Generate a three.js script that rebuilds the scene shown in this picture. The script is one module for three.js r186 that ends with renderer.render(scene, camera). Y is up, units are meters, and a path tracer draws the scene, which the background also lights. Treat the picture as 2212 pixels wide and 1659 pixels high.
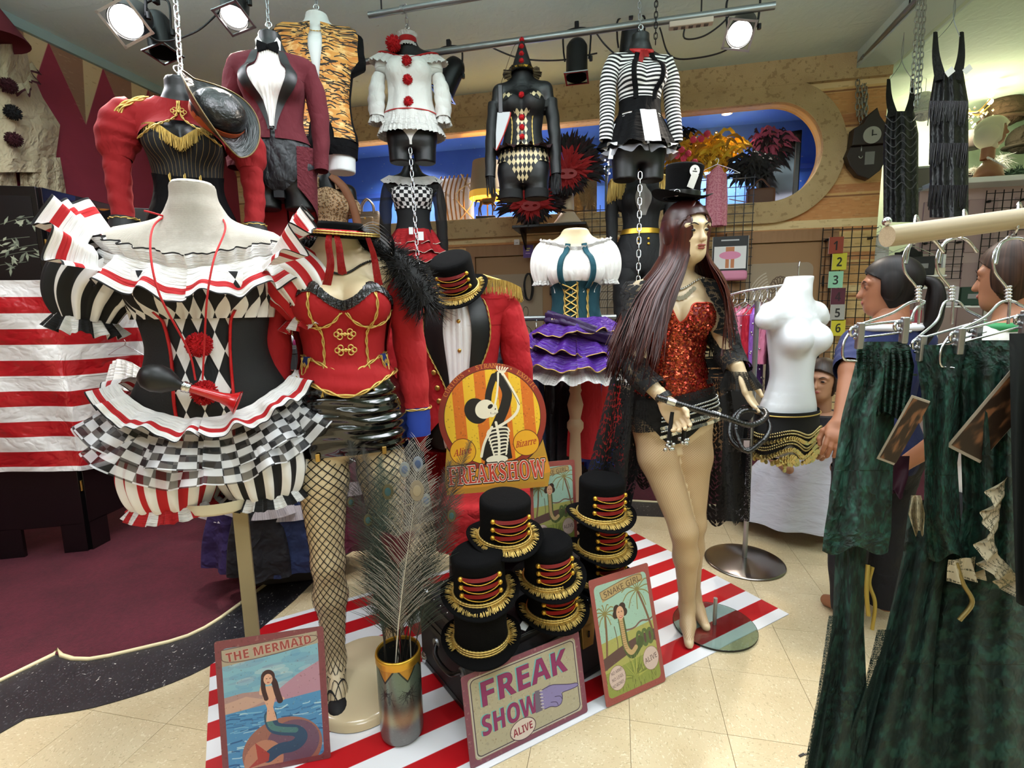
import * as THREE from 'three';
import { mergeGeometries, mergeVertices } from 'three/addons/utils/BufferGeometryUtils.js';
import { RoundedBoxGeometry } from 'three/addons/geometries/RoundedBoxGeometry.js';
import { RectAreaLightUniformsLib } from 'three/addons/lights/RectAreaLightUniformsLib.js';
RectAreaLightUniformsLib.init();

// ---------- camera, exposure, large lights ----------
const scene = new THREE.Scene();
const FPX = 1080, PITCH = 8.2 * Math.PI / 180, YAW = 12 * Math.PI / 180, ROLL = 1.0 * Math.PI / 180, EYE = 1.35;
const camera = new THREE.PerspectiveCamera(2 * Math.atan(829.5 / FPX) * 180 / Math.PI, 2212 / 1659, 0.05, 60);
camera.position.set(0, EYE, 0);
camera.rotation.set(-PITCH, YAW, -ROLL, 'YXZ');
camera.updateMatrixWorld();
scene.add(camera);
scene.background = new THREE.Color(0x000000);
const renderer = new THREE.WebGLRenderer({ antialias: true });
renderer.toneMapping = THREE.LinearToneMapping;
renderer.toneMappingExposure = 0.95;
renderer.shadowMap.enabled = true;
const PANEL_NITS = 12, UP_SHARE = 0.9;
const CEIL = 3.42;
// unseen pendants added to light the displays and brighten the ceiling from below: [x, z, width, depth, share]
const ADDED_PANELS = [[-2.1, 0.7, 1.2, 0.6, 1.0], [0.6, 0.8, 1.2, 0.6, 1.0], [-0.9, -1.1, 1.2, 0.6, 1.0], [1.3, -1.2, 1.2, 0.6, 1.0], [-0.55, -2.25, 1.2, 0.6, 0.9], [1.15, -2.4, 1.2, 0.6, 0.9], [-2.7, -1.9, 1.2, 0.6, 1.0], [3.1, -0.6, 1.2, 0.6, 1.0]];

// ---------- helpers ----------
const { PI, sin, cos, abs, min, max, sqrt, floor, hypot, atan2, pow, round, exp } = Math, TAU = PI * 2;
const V = (x, y, z) => new THREE.Vector3(x, y, z);
const lerp = (a, b, t) => a + (b - a) * t, clamp = (x, a = 0, b = 1) => x < a ? a : x > b ? b : x;
const sst = (a, b, x) => { x = clamp((x - a) / (b - a)); return x * x * (3 - 2 * x); };
let seed_ = 7;
const reseed = (s) => { seed_ = s; };
const rnd = (a = 1, b) => { seed_ = (seed_ + 0x6d2b79f5) | 0; let t = Math.imul(seed_ ^ (seed_ >>> 15), 1 | seed_); t = (t + Math.imul(t ^ (t >>> 7), 61 | t)) ^ t; t = ((t ^ (t >>> 14)) >>> 0) / 4294967296; return b === undefined ? t * a : a + (b - a) * t; };
// picture pixel (2212 x 1659) and distance along the lens axis -> point in the room
const at = (px, py, d) => V((px - 1106) / FPX * d, (829.5 - py) / FPX * d, -d).applyMatrix4(camera.matrixWorld);
const onFloor = (px, py, h = 0) => { const q = at(px, py, 1).sub(camera.position); return camera.position.clone().addScaledVector(q, (h - EYE) / q.y); };
const onZ = (px, py, z) => { const q = at(px, py, 1).sub(camera.position); return camera.position.clone().addScaledVector(q, z / q.z); };
const onX = (px, py, x) => { const q = at(px, py, 1).sub(camera.position); return camera.position.clone().addScaledVector(q, x / q.x); };

const taken = {};
const numbered = (n) => { const k = taken[n] = (taken[n] ?? -1) + 1; return k ? n + '_' + String(k).padStart(3, '0') : n; };
const shadow = (m) => { m.castShadow = m.receiveShadow = true; return m; };
const merge = (gs) => gs.length === 1 ? gs[0] : mergeGeometries(gs.map((g) => {
  g = g.index ? g : mergeVertices(g);
  for (const k of Object.keys(g.attributes)) if (!['position', 'normal', 'uv'].includes(k)) g.deleteAttribute(k);
  if (!g.attributes.uv) g.setAttribute('uv', new THREE.BufferAttribute(new Float32Array(g.attributes.position.count * 2), 2));
  return g;
}));
function part(name, geo, m, parent, label) {
  const o = shadow(new THREE.Mesh(Array.isArray(geo) ? merge(geo.flat()) : geo, m));
  o.name = parent === scene ? numbered(name) : name;
  parent.add(o);
  if (label) o.userData.label = label;
  return o;
}
const stuff = (o) => { o.userData.kind = 'stuff'; return o; };
function thing(name, label, category, p = [0, 0, 0], turn = 0, group) {
  const o = new THREE.Group(); o.name = numbered(name);
  if (p.isVector3) o.position.copy(p); else o.position.set(...p);
  o.rotation.y = turn; o.userData = { label, category };
  if (group) o.userData.group = group;
  scene.add(o);
  return o;
}
function struct(name, geo, m, parent = scene) { const o = part(name, geo, m, parent); if (parent === scene) o.userData.kind = 'structure'; return o; }
function copyOf(root, p, turn, label, group) {
  const r = root.clone(); r.name = numbered(root.name.replace(/_\d+$/, '')); r.userData = { ...root.userData };
  if (p.isVector3) r.position.copy(p); else r.position.set(...p);
  r.rotation.set(0, turn, 0);
  if (label) r.userData.label = label;
  if (group) r.userData.group = group;
  scene.add(r); return r;
}

// ---------- geometry ----------
const E = new THREE.Euler();
const xf = (g, p = [0, 0, 0], r = [0, 0, 0], s = 1) => g.applyMatrix4(new THREE.Matrix4().compose(p.isVector3 ? p : V(...p), new THREE.Quaternion().setFromEuler(new THREE.Euler(...r)), typeof s === 'number' ? V(s, s, s) : V(...s)));
const box = (w, h, d, x = 0, y = 0, z = 0) => new THREE.BoxGeometry(w, h, d).translate(x, y, z);
const rbox = (w, h, d, r = 0.004, x = 0, y = 0, z = 0, seg = 2) => new RoundedBoxGeometry(w, h, d, seg, min(r, w / 2.01, h / 2.01, d / 2.01)).translate(x, y, z);
const cyl = (r0, r1, h, x = 0, y = 0, z = 0, n = 20) => new THREE.CylinderGeometry(r1, r0, h, n).translate(x, y, z);
const ball = (r, x = 0, y = 0, z = 0, n = 12) => new THREE.SphereGeometry(r, n, max(6, n * 0.7 | 0)).translate(x, y, z);
const lathe = (prof, n = 28) => new THREE.LatheGeometry(prof.map(([r, y]) => new THREE.Vector2(r, y)), n);
// grid surface f(u, v) -> [x, y, z] or [x, y, z, s, t]
function grid(nu, nv, f, closed = false) {
  const P = new Float32Array((nu + 1) * (nv + 1) * 3), T = new Float32Array((nu + 1) * (nv + 1) * 2), I = [];
  for (let j = 0, k = 0; j <= nv; j++) for (let i = 0; i <= nu; i++, k++) {
    const q = f(i / nu, j / nv, i, j);
    P[k * 3] = q[0]; P[k * 3 + 1] = q[1]; P[k * 3 + 2] = q[2];
    T[k * 2] = q.length > 3 ? q[3] : i / nu; T[k * 2 + 1] = q.length > 3 ? q[4] : j / nv;
  }
  for (let j = 0; j < nv; j++) for (let i = 0; i < nu; i++) { const a = j * (nu + 1) + i, b = a + 1, c = a + nu + 1, d = c + 1; I.push(a, b, d, a, d, c); }
  const g = new THREE.BufferGeometry();
  g.setAttribute('position', new THREE.BufferAttribute(P, 3)); g.setAttribute('uv', new THREE.BufferAttribute(T, 2)); g.setIndex(I); g.computeVertexNormals();
  if (closed) {
    const N = g.attributes.normal;
    for (let j = 0; j <= nv; j++) { const a = j * (nu + 1), b = a + nu, n = V(N.getX(a) + N.getX(b), N.getY(a) + N.getY(b), N.getZ(a) + N.getZ(b)).normalize(); N.setXYZ(a, n.x, n.y, n.z); N.setXYZ(b, n.x, n.y, n.z); }
  }
  return g;
}
const vec = (p) => p.isVector3 ? p : V(...p);
// tube along points; r number, or (t, angle) -> radius; flat squashes the cross-section
function sweep(pts, r, n = 24, m = 10, { caps = true, flat = 1, closed = false, up } = {}) {
  pts = pts.map(vec);
  const c = pts.length === 2 ? new THREE.LineCurve3(pts[0], pts[1]) : new THREE.CatmullRomCurve3(pts, closed, 'centripetal');
  const fr = c.computeFrenetFrames(n, closed), L = c.getLength(), rr = typeof r === 'function' ? r : () => r;
  const C = []; for (let i = 0; i <= n; i++) C.push(c.getPointAt(i / n));
  const B = []; for (let i = 0; i <= n; i++) { let nn = fr.normals[i], bb = fr.binormals[i]; if (up) { const t = fr.tangents[i]; bb = V().crossVectors(t, up).normalize(); nn = V().crossVectors(bb, t); } B.push([nn, bb]); }
  const g = grid(m, n, (u, v, i, j) => {
    const a = (i % m) / m * TAU, q = rr(j / n, a), [nn, bb] = B[j];
    const x = cos(a) * q, y = sin(a) * q * flat;
    return [C[j].x + nn.x * x + bb.x * y, C[j].y + nn.y * x + bb.y * y, C[j].z + nn.z * x + bb.z * y, u * TAU * rr(0.5, 0), v * L];
  }, true);
  if (!caps || closed) return g;
  const out = [g];
  for (const j of [0, n]) {
    if (rr(j / n, 0) < 0.0005) continue;
    out.push(grid(m, 1, (u, v, i) => { const a = (i % m) / m * TAU * (j ? 1 : -1), q = rr(j / n, a) * (1 - v), [nn, bb] = B[j]; const x = cos(a) * q, y = sin(a) * q * flat; return [C[j].x + nn.x * x + bb.x * y, C[j].y + nn.y * x + bb.y * y, C[j].z + nn.z * x + bb.z * y]; }));
  }
  return merge(out);
}
const wire = (pts, r = 0.002, n, m = 6) => sweep(pts, r, n ?? max(2, (pts.length - 1) * 6), m);
const shapeOf = (pts) => { const s = new THREE.Shape(); pts.forEach(([x, y], i) => i ? s.lineTo(x, y) : s.moveTo(x, y)); return s; };
const extrude = (s, depth, bevel = 0, curveSegments = 12) => new THREE.ExtrudeGeometry(Array.isArray(s) ? shapeOf(s) : s, { depth, bevelEnabled: bevel > 0, bevelSize: bevel, bevelThickness: bevel, bevelSegments: 2, curveSegments });
// ---------- signed distances ----------
const smin = (a, b, k) => { const h = max(k - abs(a - b), 0) / k; return min(a, b) - h * h * k * 0.25; };
const smax = (a, b, k) => -smin(-a, -b, k);
const sdEll = (x, y, z, a, b, c) => { const k0 = hypot(x / a, y / b, z / c), k1 = hypot(x / a / a, y / b / b, z / c / c); return k1 < 1e-9 ? -min(a, b, c) : k0 * (k0 - 1) / k1; };
const sdCone = (x, y, z, A, B) => {
  const bx = B[0] - A[0], by = B[1] - A[1], bz = B[2] - A[2], t = clamp(((x - A[0]) * bx + (y - A[1]) * by + (z - A[2]) * bz) / (bx * bx + by * by + bz * bz));
  return hypot(x - A[0] - bx * t, y - A[1] - by * t, z - A[2] - bz * t) - lerp(A[3], B[3], t);
};
const limb = (pts, k = 0.02) => (x, y, z) => { let d = 1e9; for (let i = 1; i < pts.length; i++) d = smin(d, sdCone(x, y, z, pts[i - 1], pts[i]), k); return d; };
// Catmull-Rom table of [y, a, b, ...] rows
function table(rows) {
  const n = rows[0].length - 1, y0 = rows[0][0], y1 = rows[rows.length - 1][0], N = 240, T = [];
  for (let s = 0; s <= N; s++) {
    const y = lerp(y0, y1, s / N); let i = 0; while (i < rows.length - 2 && rows[i + 1][0] < y) i++;
    const A = rows[max(i - 1, 0)], B = rows[i], C = rows[i + 1], D = rows[min(i + 2, rows.length - 1)], h = C[0] - B[0], t = clamp((y - B[0]) / h), o = [];
    for (let k = 1; k <= n; k++) { const mB = (C[k] - A[k]) / (C[0] - A[0]) * h, mC = (D[k] - B[k]) / (D[0] - B[0]) * h; o.push((2 * t ** 3 - 3 * t * t + 1) * B[k] + (t ** 3 - 2 * t * t + t) * mB + (-2 * t ** 3 + 3 * t * t) * C[k] + (t ** 3 - t * t) * mC); }
    T.push(o);
  }
  return (y) => T[clamp(round((y - y0) / (y1 - y0) * N), 0, N)];
}
// surface nets mesh of a signed distance field
function nets(f, lo, hi, h) {
  const nx = Math.ceil((hi[0] - lo[0]) / h) + 1, ny = Math.ceil((hi[1] - lo[1]) / h) + 1, nz = Math.ceil((hi[2] - lo[2]) / h) + 1;
  const D = new Float32Array(nx * ny * nz), id = new Int32Array(nx * ny * nz).fill(-1), ix = (i, j, k) => i + nx * (j + ny * k);
  for (let k = 0; k < nz; k++) for (let j = 0; j < ny; j++) for (let i = 0; i < nx; i++) D[ix(i, j, k)] = f(lo[0] + i * h, lo[1] + j * h, lo[2] + k * h);
  const P = [], I = [];
  for (let k = 0; k < nz - 1; k++) for (let j = 0; j < ny - 1; j++) for (let i = 0; i < nx - 1; i++) {
    let sx = 0, sy = 0, sz = 0, n = 0; const c = [];
    for (let q = 0; q < 8; q++) c.push(D[ix(i + (q & 1), j + (q >> 1 & 1), k + (q >> 2))]);
    for (let q = 0; q < 8; q++) for (let b = 0; b < 3; b++) { const w = q | 1 << b; if (w === q || (c[q] < 0) === (c[w] < 0)) continue; const t = c[q] / (c[q] - c[w]); sx += (q & 1) + (b === 0 ? t : 0); sy += (q >> 1 & 1) + (b === 1 ? t : 0); sz += (q >> 2) + (b === 2 ? t : 0); n++; }
    if (n) { id[ix(i, j, k)] = P.length / 3; P.push(lo[0] + (i + sx / n) * h, lo[1] + (j + sy / n) * h, lo[2] + (k + sz / n) * h); }
  }
  for (let k = 1; k < nz - 1; k++) for (let j = 1; j < ny - 1; j++) for (let i = 1; i < nx - 1; i++) {
    const a = D[ix(i, j, k)] < 0;
    for (let b = 0; b < 3; b++) {
      const o = b === 0 ? [1, 0, 0] : b === 1 ? [0, 1, 0] : [0, 0, 1];
      if (a === D[ix(i + o[0], j + o[1], k + o[2])] < 0) continue;
      const u = b === 0 ? [0, 1, 0] : b === 1 ? [0, 0, 1] : [1, 0, 0], w = b === 0 ? [0, 0, 1] : b === 1 ? [1, 0, 0] : [0, 1, 0];
      const q = [id[ix(i - u[0] - w[0], j - u[1] - w[1], k - u[2] - w[2])], id[ix(i - w[0], j - w[1], k - w[2])], id[ix(i, j, k)], id[ix(i - u[0], j - u[1], k - u[2])]];
      if (a) I.push(q[0], q[1], q[2], q[0], q[2], q[3]); else I.push(q[0], q[2], q[1], q[0], q[3], q[2]);
    }
  }
  const n = P.length / 3, N = new Float32Array(P.length), T = new Float32Array(n * 2), e = h * 0.4;
  for (let i = 0; i < n; i++) {
    const x = P[i * 3], y = P[i * 3 + 1], z = P[i * 3 + 2]; let a = f(x + e, y, z) - f(x - e, y, z), b = f(x, y + e, z) - f(x, y - e, z), c = f(x, y, z + e) - f(x, y, z - e); const l = hypot(a, b, c) || 1;
    N[i * 3] = a / l; N[i * 3 + 1] = b / l; N[i * 3 + 2] = c / l; T[i * 2] = atan2(x, z) * 0.15; T[i * 2 + 1] = y;
  }
  const g = new THREE.BufferGeometry();
  g.setAttribute('position', new THREE.BufferAttribute(new Float32Array(P), 3)); g.setAttribute('normal', new THREE.BufferAttribute(N, 3)); g.setAttribute('uv', new THREE.BufferAttribute(T, 2)); g.setIndex(I);
  return g;
}
// cloth laid on a body: y0 / y1 are numbers or functions of the angle (0 = front, +x = right)
const radial = (sdf, y, a, off, cx = 0, cz = 0, rmax = 0.36) => {
  const s = sin(a), c = cos(a); let r = rmax; while (r > 0.01 && sdf(cx + s * r, y, cz + c * r) > off) r -= 0.012;
  let lo = r, hi = r + 0.012; for (let i = 0; i < 7; i++) { const q = (lo + hi) / 2; if (sdf(cx + s * q, y, cz + c * q) > off) hi = q; else lo = q; }
  return lo;
};
function wrap(sdf, { y0, y1, a0 = -PI, a1 = PI, off = 0.004, nu = 48, nv = 24, c = () => [0, 0], fold, us = 0.15, rmax = 0.36 }) {
  const fy0 = typeof y0 === 'function' ? y0 : () => y0, fy1 = typeof y1 === 'function' ? y1 : () => y1;
  return grid(nu, nv, (u, v) => {
    const a = lerp(a0, a1, u), y = lerp(fy0(a), fy1(a), v), [cx, cz] = c(y), r = radial(sdf, y, a, typeof off === 'function' ? off(a, y) : off, cx, cz, rmax) + (fold ? fold(a, y, v) : 0);
    return [cx + sin(a) * r, y, cz + cos(a) * r, a * us, y];
  }, abs(a1 - a0 - TAU) < 1e-6);
}
const wpt = (sdf, a, y, off = 0.006, c = [0, 0]) => { const r = radial(sdf, y, a, off, c[0], c[1]); return V(c[0] + sin(a) * r, y, c[1] + cos(a) * r); };
// ruffle: strip along points, widening along dir(u) with waves along nrm(u)
function ruffle(pts, width, waves, amp, { dir, nrm, closed = false, nu = 160, nv = 8, droop = 0, jit = 0.35, us = 1, base = 0.15 } = {}) {
  pts = pts.map(vec); const c = new THREE.CatmullRomCurve3(pts, closed, 'centripetal'), L = c.getLength(), ph = rnd(TAU), W = typeof width === 'function' ? width : () => width;
  const C = [], D = [], N = [];
  for (let i = 0; i <= nu; i++) { const t = i / nu; C.push(c.getPointAt(t)); const tan = c.getTangentAt(t), d = vec(dir(t, C[i])).normalize(); D.push(d); N.push(nrm ? vec(nrm(t, C[i])).normalize() : V().crossVectors(tan, d).normalize()); }
  return grid(nu, nv, (u, v, i) => {
    const w = W(u) * v, s = sin(TAU * waves * u + ph + jit * 3 * sin(TAU * waves * 0.37 * u + ph) + v * 0.5) + jit * sin(TAU * waves * 2.3 * u), q = s * amp * (base + (1 - base) * v), p = C[i];
    return [p.x + D[i].x * w + N[i].x * q, p.y + D[i].y * w + N[i].y * q - droop * v * v, p.z + D[i].z * w + N[i].z * q, u * L * us, v];
  }, closed);
}
// many hanging threads below a line of points
function fringe(pts, len, count, r = 0.0012, spread = 0.12, outward) {
  pts = pts.map(vec); const c = new THREE.CatmullRomCurve3(pts), gs = [];
  for (let i = 0; i < count; i++) {
    const p = c.getPointAt((i + 0.5) / count), l = len * rnd(0.85, 1.1), o = outward ? vec(outward(i / count)) : V(0, -1, 0), q = p.clone().addScaledVector(o, l).add(V(rnd(-1, 1) * spread * l, 0, rnd(-1, 1) * spread * l));
    gs.push(strip3(p, q, r));
  }
  return merge(gs);
}
function strip3(a, b, r, r1 = r) {
  const d = b.clone().sub(a), n = V(d.y + 0.31, -d.x, 0.2).cross(d).normalize(), m = d.clone().cross(n).normalize(), P = [], I = [];
  for (const [c, q] of [[a, r], [b, r1]]) for (let k = 0; k < 3; k++) { const t = k / 3 * TAU; P.push(c.x + (n.x * cos(t) + m.x * sin(t)) * q, c.y + (n.y * cos(t) + m.y * sin(t)) * q, c.z + (n.z * cos(t) + m.z * sin(t)) * q); }
  for (let k = 0; k < 3; k++) { const l = (k + 1) % 3; I.push(k, l, 3 + l, k, 3 + l, 3 + k); }
  const g = new THREE.BufferGeometry(); g.setAttribute('position', new THREE.BufferAttribute(new Float32Array(P), 3)); g.setAttribute('uv', new THREE.BufferAttribute(new Float32Array(12), 2)); g.setIndex(I); g.computeVertexNormals(); return g;
}
// blade (leaf, lock of hair, feather vane): ribbon through points, tapered
function blade(pts, w, { n = 6, prof = (t) => sin(PI * (0.15 + 0.85 * t)), curl = 0.15, up = V(0.2, 1, 0.1) } = {}) {
  const c = new THREE.CatmullRomCurve3(pts.map(vec)), C = [], S = [], Nn = [];
  for (let i = 0; i <= n; i++) { const t = c.getTangent(i / n), p = c.getPoint(i / n), s = V().crossVectors(t, up).normalize(); C.push(p); S.push(s); Nn.push(V().crossVectors(s, t)); }
  return grid(2, n, (u, v, i, j) => { const k = (u - 0.5) * 2 * w * prof(v), q = -abs(u - 0.5) * 2 * w * curl; return [C[j].x + S[j].x * k + Nn[j].x * q, C[j].y + S[j].y * k + Nn[j].y * q, C[j].z + S[j].z * k + Nn[j].z * q]; });
}
// ---------- noise, textures, materials ----------
const hash = (x, y, s = 0) => { let h = Math.imul(x | 0, 374761393) ^ Math.imul(y | 0, 668265263) ^ Math.imul(s | 0, 974634721); h = Math.imul(h ^ (h >>> 13), 1274126177); return ((h ^ (h >>> 16)) >>> 0) / 4294967296; };
const vn = (x, y, w = 0, s = 0) => { const i = floor(x), j = floor(y), fx = x - i, fy = y - j, a = fx * fx * (3 - 2 * fx), b = fy * fy * (3 - 2 * fy), m = (k) => w ? ((k % w) + w) % w : k; return lerp(lerp(hash(m(i), m(j), s), hash(m(i + 1), m(j), s), a), lerp(hash(m(i), m(j + 1), s), hash(m(i + 1), m(j + 1), s), a), b); };
const fbm = (u, v, n, oct = 4, s = 0) => { let a = 0, q = 0.5, t = 0; for (let o = 0; o < oct; o++) { a += q * vn(u * n, v * n, n, s + o); t += q; q *= 0.5; n *= 2; } return a / t; };
const setWrap = (t, su, sv, srgb) => { t.wrapS = t.wrapT = THREE.RepeatWrapping; t.repeat.set(1 / su, 1 / sv); t.magFilter = THREE.LinearFilter; if (srgb) t.colorSpace = THREE.SRGBColorSpace; t.needsUpdate = true; return t; };
// texture from a function (u, v) -> [r, g, b] in sRGB 0..1; one tile is su x sv metres
function tex(w, h, f, su = 1, sv = su, srgb = true) {
  const d = new Uint8Array(w * h * 4);
  for (let y = 0; y < h; y++) for (let x = 0; x < w; x++) { const c = f((x + 0.5) / w, (y + 0.5) / h), o = (y * w + x) * 4; if (typeof c === 'number') d[o] = d[o + 1] = d[o + 2] = clamp(c) * 255; else for (let k = 0; k < 3; k++) d[o + k] = clamp(c[k]) * 255; d[o + 3] = 255; }
  return setWrap(new THREE.DataTexture(d, w, h), su, sv, srgb);
}
function canvasTex(w, h, draw, su = 1, sv = 1) { const c = document.createElement('canvas'); c.width = w; c.height = h; const g = c.getContext('2d'); draw(g, w, h); const t = new THREE.CanvasTexture(c); return setWrap(t, su, sv, true); }
const rgb = (h) => [(h >> 16) / 255, (h >> 8 & 255) / 255, (h & 255) / 255];
const mix = (a, b, t) => [lerp(a[0], b[0], t), lerp(a[1], b[1], t), lerp(a[2], b[2], t)];
const mats = {};
function mat(color, rough = 0.7, o = {}) {
  const key = !Object.values(o).some((v) => v && v.isTexture) && JSON.stringify([color, rough, o]);
  if (key && mats[key]) return mats[key];
  const phys = ['clearcoat', 'sheen', 'transmission', 'thickness', 'ior', 'anisotropy', 'clearcoatRoughness', 'sheenColor', 'sheenRoughness', 'specularIntensity'].some((k) => k in o);
  const q = { color, roughness: rough, side: THREE.DoubleSide, ...o }; if ('sheenColor' in q) q.sheenColor = new THREE.Color(q.sheenColor);
  const m = phys ? new THREE.MeshPhysicalMaterial(q) : new THREE.MeshStandardMaterial(q);
  if (key) mats[key] = m;
  return m;
}
const weaveB = tex(128, 128, (u, v) => 0.5 + 0.25 * sin(u * TAU * 24) * (sin(v * TAU * 24) > 0 ? 1 : 0.4) + 0.2 * (hash(u * 128, v * 128) - 0.5), 0.04, 0.04, false);
const fuzzB = tex(256, 256, (u, v) => fbm(u, v, 48, 3, 5), 0.12, 0.12, false);
const wrinkleB = tex(512, 512, (u, v) => { const n = fbm(u, v, 6, 4, 9); return abs(fbm(u + n * 0.15, v * 0.6, 8, 4, 3) - 0.5) * 2; }, 0.5, 0.5, false);
const cloth = (c, o = {}) => mat(c, 0.85, { bumpMap: wrinkleB, bumpScale: 0.006, ...o });
const velvet = (c, sc, o = {}) => mat(c, 0.9, { sheen: 0.8, sheenColor: sc, sheenRoughness: 0.4, bumpMap: wrinkleB, bumpScale: 0.006, ...o });
const hairMap = tex(256, 4, (u) => 0.45 + 0.55 * vn(u * 90, 0.5, 90, 4), 0.4, 1);
const felt = mat(0x0b0b0c, 0.95, { bumpMap: fuzzB, bumpScale: 0.0012, specularIntensity: 0.25 });
const gold = mat(0xd9a93f, 0.35, { metalness: 0.85 }), goldThread = mat(0xd6b768, 0.4, { metalness: 0.7 }), brass = mat(0xc9a35a, 0.3, { metalness: 0.9 });
const chrome = mat(0xd5d7da, 0.16, { metalness: 1 }), steel = mat(0xa9adb0, 0.35, { metalness: 0.95 }), blackMetal = mat(0x141416, 0.4, { metalness: 0.4 }), blackPlastic = mat(0x0c0c0d, 0.35);
const blackBody = mat(0x0c0d0f, 0.42, { clearcoat: 0.12, clearcoatRoughness: 0.4 });
const white = mat(0xeeeeec, 0.6), cream = mat(0xe6d6b4, 0.6), ivory = mat(0xdcc7a0, 0.42, { clearcoat: 0.3, clearcoatRoughness: 0.35 });
const redCloth = cloth(0xa8121a), blackCloth = cloth(0x0b0b0d, { specularIntensity: 0.3 }), whiteCloth = cloth(0xeceae6), redSatin = mat(0xc01418, 0.35, { bumpMap: wrinkleB, bumpScale: 0.008 });
const blackLeather = mat(0x0a0a0b, 0.28, { bumpMap: wrinkleB, bumpScale: 0.004, clearcoat: 0.4, clearcoatRoughness: 0.3 });
// ---------- the room ----------
const BACK = -5, LEFT = -4.1, RIGHT = 4.6, FRONT = 3, FARZ = -7.2, WALL_END = 2.17;
// lamps first: the added panels
for (const [x, z, w, d, k] of ADDED_PANELS) {
  const top = x > WALL_END ? CEIL + 0.15 : CEIL, t = thing('pendant_light', 'added white fluorescent pendant panel out of sight above the displays', 'light', [x, top - 0.38, z], 0, 'added pendant panels');
  for (const s of [-1, 1]) part('rod', cyl(0.005, 0.005, 0.38, s * w * 0.4, 0.19, 0, 8), steel, t);
  part('housing', [box(w + 0.06, 0.05, 0.03, 0, -0.025, d / 2 + 0.015), box(w + 0.06, 0.05, 0.03, 0, -0.025, -d / 2 - 0.015), box(0.03, 0.05, d, w / 2 + 0.015, -0.025, 0), box(0.03, 0.05, d, -w / 2 - 0.015, -0.025, 0), box(w + 0.06, 0.006, d + 0.06, 0, -0.003, 0)], white, t);
  part('diffuser', [box(w, 0.01, d, 0, -0.03, 0), box(w, 0.004, d, 0, 0.002, 0)], mat(0xffffff, 0.6, { emissive: 0xf6f9ff, emissiveIntensity: 1 }), t);
  for (const s of [-1, 1]) { const l = new THREE.RectAreaLight(0xf3f7ff, PANEL_NITS * k * (s < 0 ? 1 : UP_SHARE), w, d); l.position.set(x, top - 0.38 + (s < 0 ? -0.042 : 0.012), z); l.rotation.x = s * PI / 2; l.castShadow = true; scene.add(l); }
}
// floor: slab, vinyl tiles, dark border, carpets
const slabM = mat(0x8d7d5e, 0.8);
const vinylCols = [0, 1, 2].map((k) => tex(512, 512, (u, v) => {
  const a = u + 0.2 * v, st = fbm(u * 1, v, 5, 4, 11 + k), fl = vn(u * 110 + st * 6, v * 190 + u * 60, 0, 3 + k), f2 = vn(u * 100 + v * 50, v * 170, 0, 8 + k), c = mix(rgb(0xdccaa6), rgb(0xccb68e), st);
  return fl > 0.84 ? mix(c, rgb(0xb29e78), 0.6) : f2 > 0.84 ? mix(c, rgb(0xeee2c6), 0.6) : c;
}, 0.62, 0.62));
const vinyl = vinylCols.map((m) => mat(0xffffff, 0.36, { map: m, bumpMap: fuzzB, bumpScale: 0.0003 }));
const TS = 0.3048, TX0 = 0.055, TZ0 = -1.53;
{
  struct('floor', box(RIGHT - LEFT + 0.4, 0.1, FRONT - FARZ + 0.4, (LEFT + RIGHT) / 2, -0.056, (FRONT + FARZ) / 2), slabM);
  const fl = scene.getObjectByName('floor'), g = [0, 1, 2].map((k) => { const q = rbox(TS - 0.0012, 0.006, TS - 0.0012, 0.0008, 0, 0, 0, 1); const p = q.attributes.position, t = q.attributes.uv; for (let i = 0; i < p.count; i++) t.setXY(i, p.getX(i) + k * 0.21, p.getZ(i) + k * 0.13); return q; });
  reseed(3);
  const far = [];
  for (let i = -9; i <= 9; i++) for (let j = -7; j <= 6; j++) {
    const x = TX0 + (i + 0.5) * TS, z = TZ0 + (j + 0.5) * TS, k = rnd(3) | 0;
    const o = part('tile', g[rnd(3) | 0], vinyl[k], fl); o.position.set(x, -0.0028, z); o.rotation.y = (rnd(4) | 0) * PI / 2;
  }
  for (const [x0, x1, z0, z1] of [[LEFT, TX0 - 9 * TS, FARZ, FRONT], [TX0 + 10 * TS, RIGHT, FARZ, FRONT], [TX0 - 9 * TS, TX0 + 10 * TS, FARZ, TZ0 - 7 * TS], [TX0 - 9 * TS, TX0 + 10 * TS, TZ0 + 7 * TS, FRONT]]) far.push(grid(1, 1, (u, v) => [lerp(x0, x1, u), 0, lerp(z1, z0, v), lerp(x0, x1, u), lerp(z1, z0, v)]));
  part('far_tiles', far, vinyl[0], fl);
}
const flatPatch = (pts, y, h = 0.004, curve = true) => {
  const q = curve ? pts : pts, s = shapeOf(q.map(([x, z]) => [x, -z])), g = extrude(s, h); g.rotateX(-PI / 2).translate(0, y, 0);
  const p = g.attributes.position, t = g.attributes.uv; for (let i = 0; i < p.count; i++) t.setXY(i, p.getX(i), p.getZ(i)); return g;
};
const spline = (pts, n) => new THREE.CatmullRomCurve3(pts.map(([x, z]) => V(x, 0, z)), false, 'centripetal').getPoints(n).map((p) => [p.x, p.z]);
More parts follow.
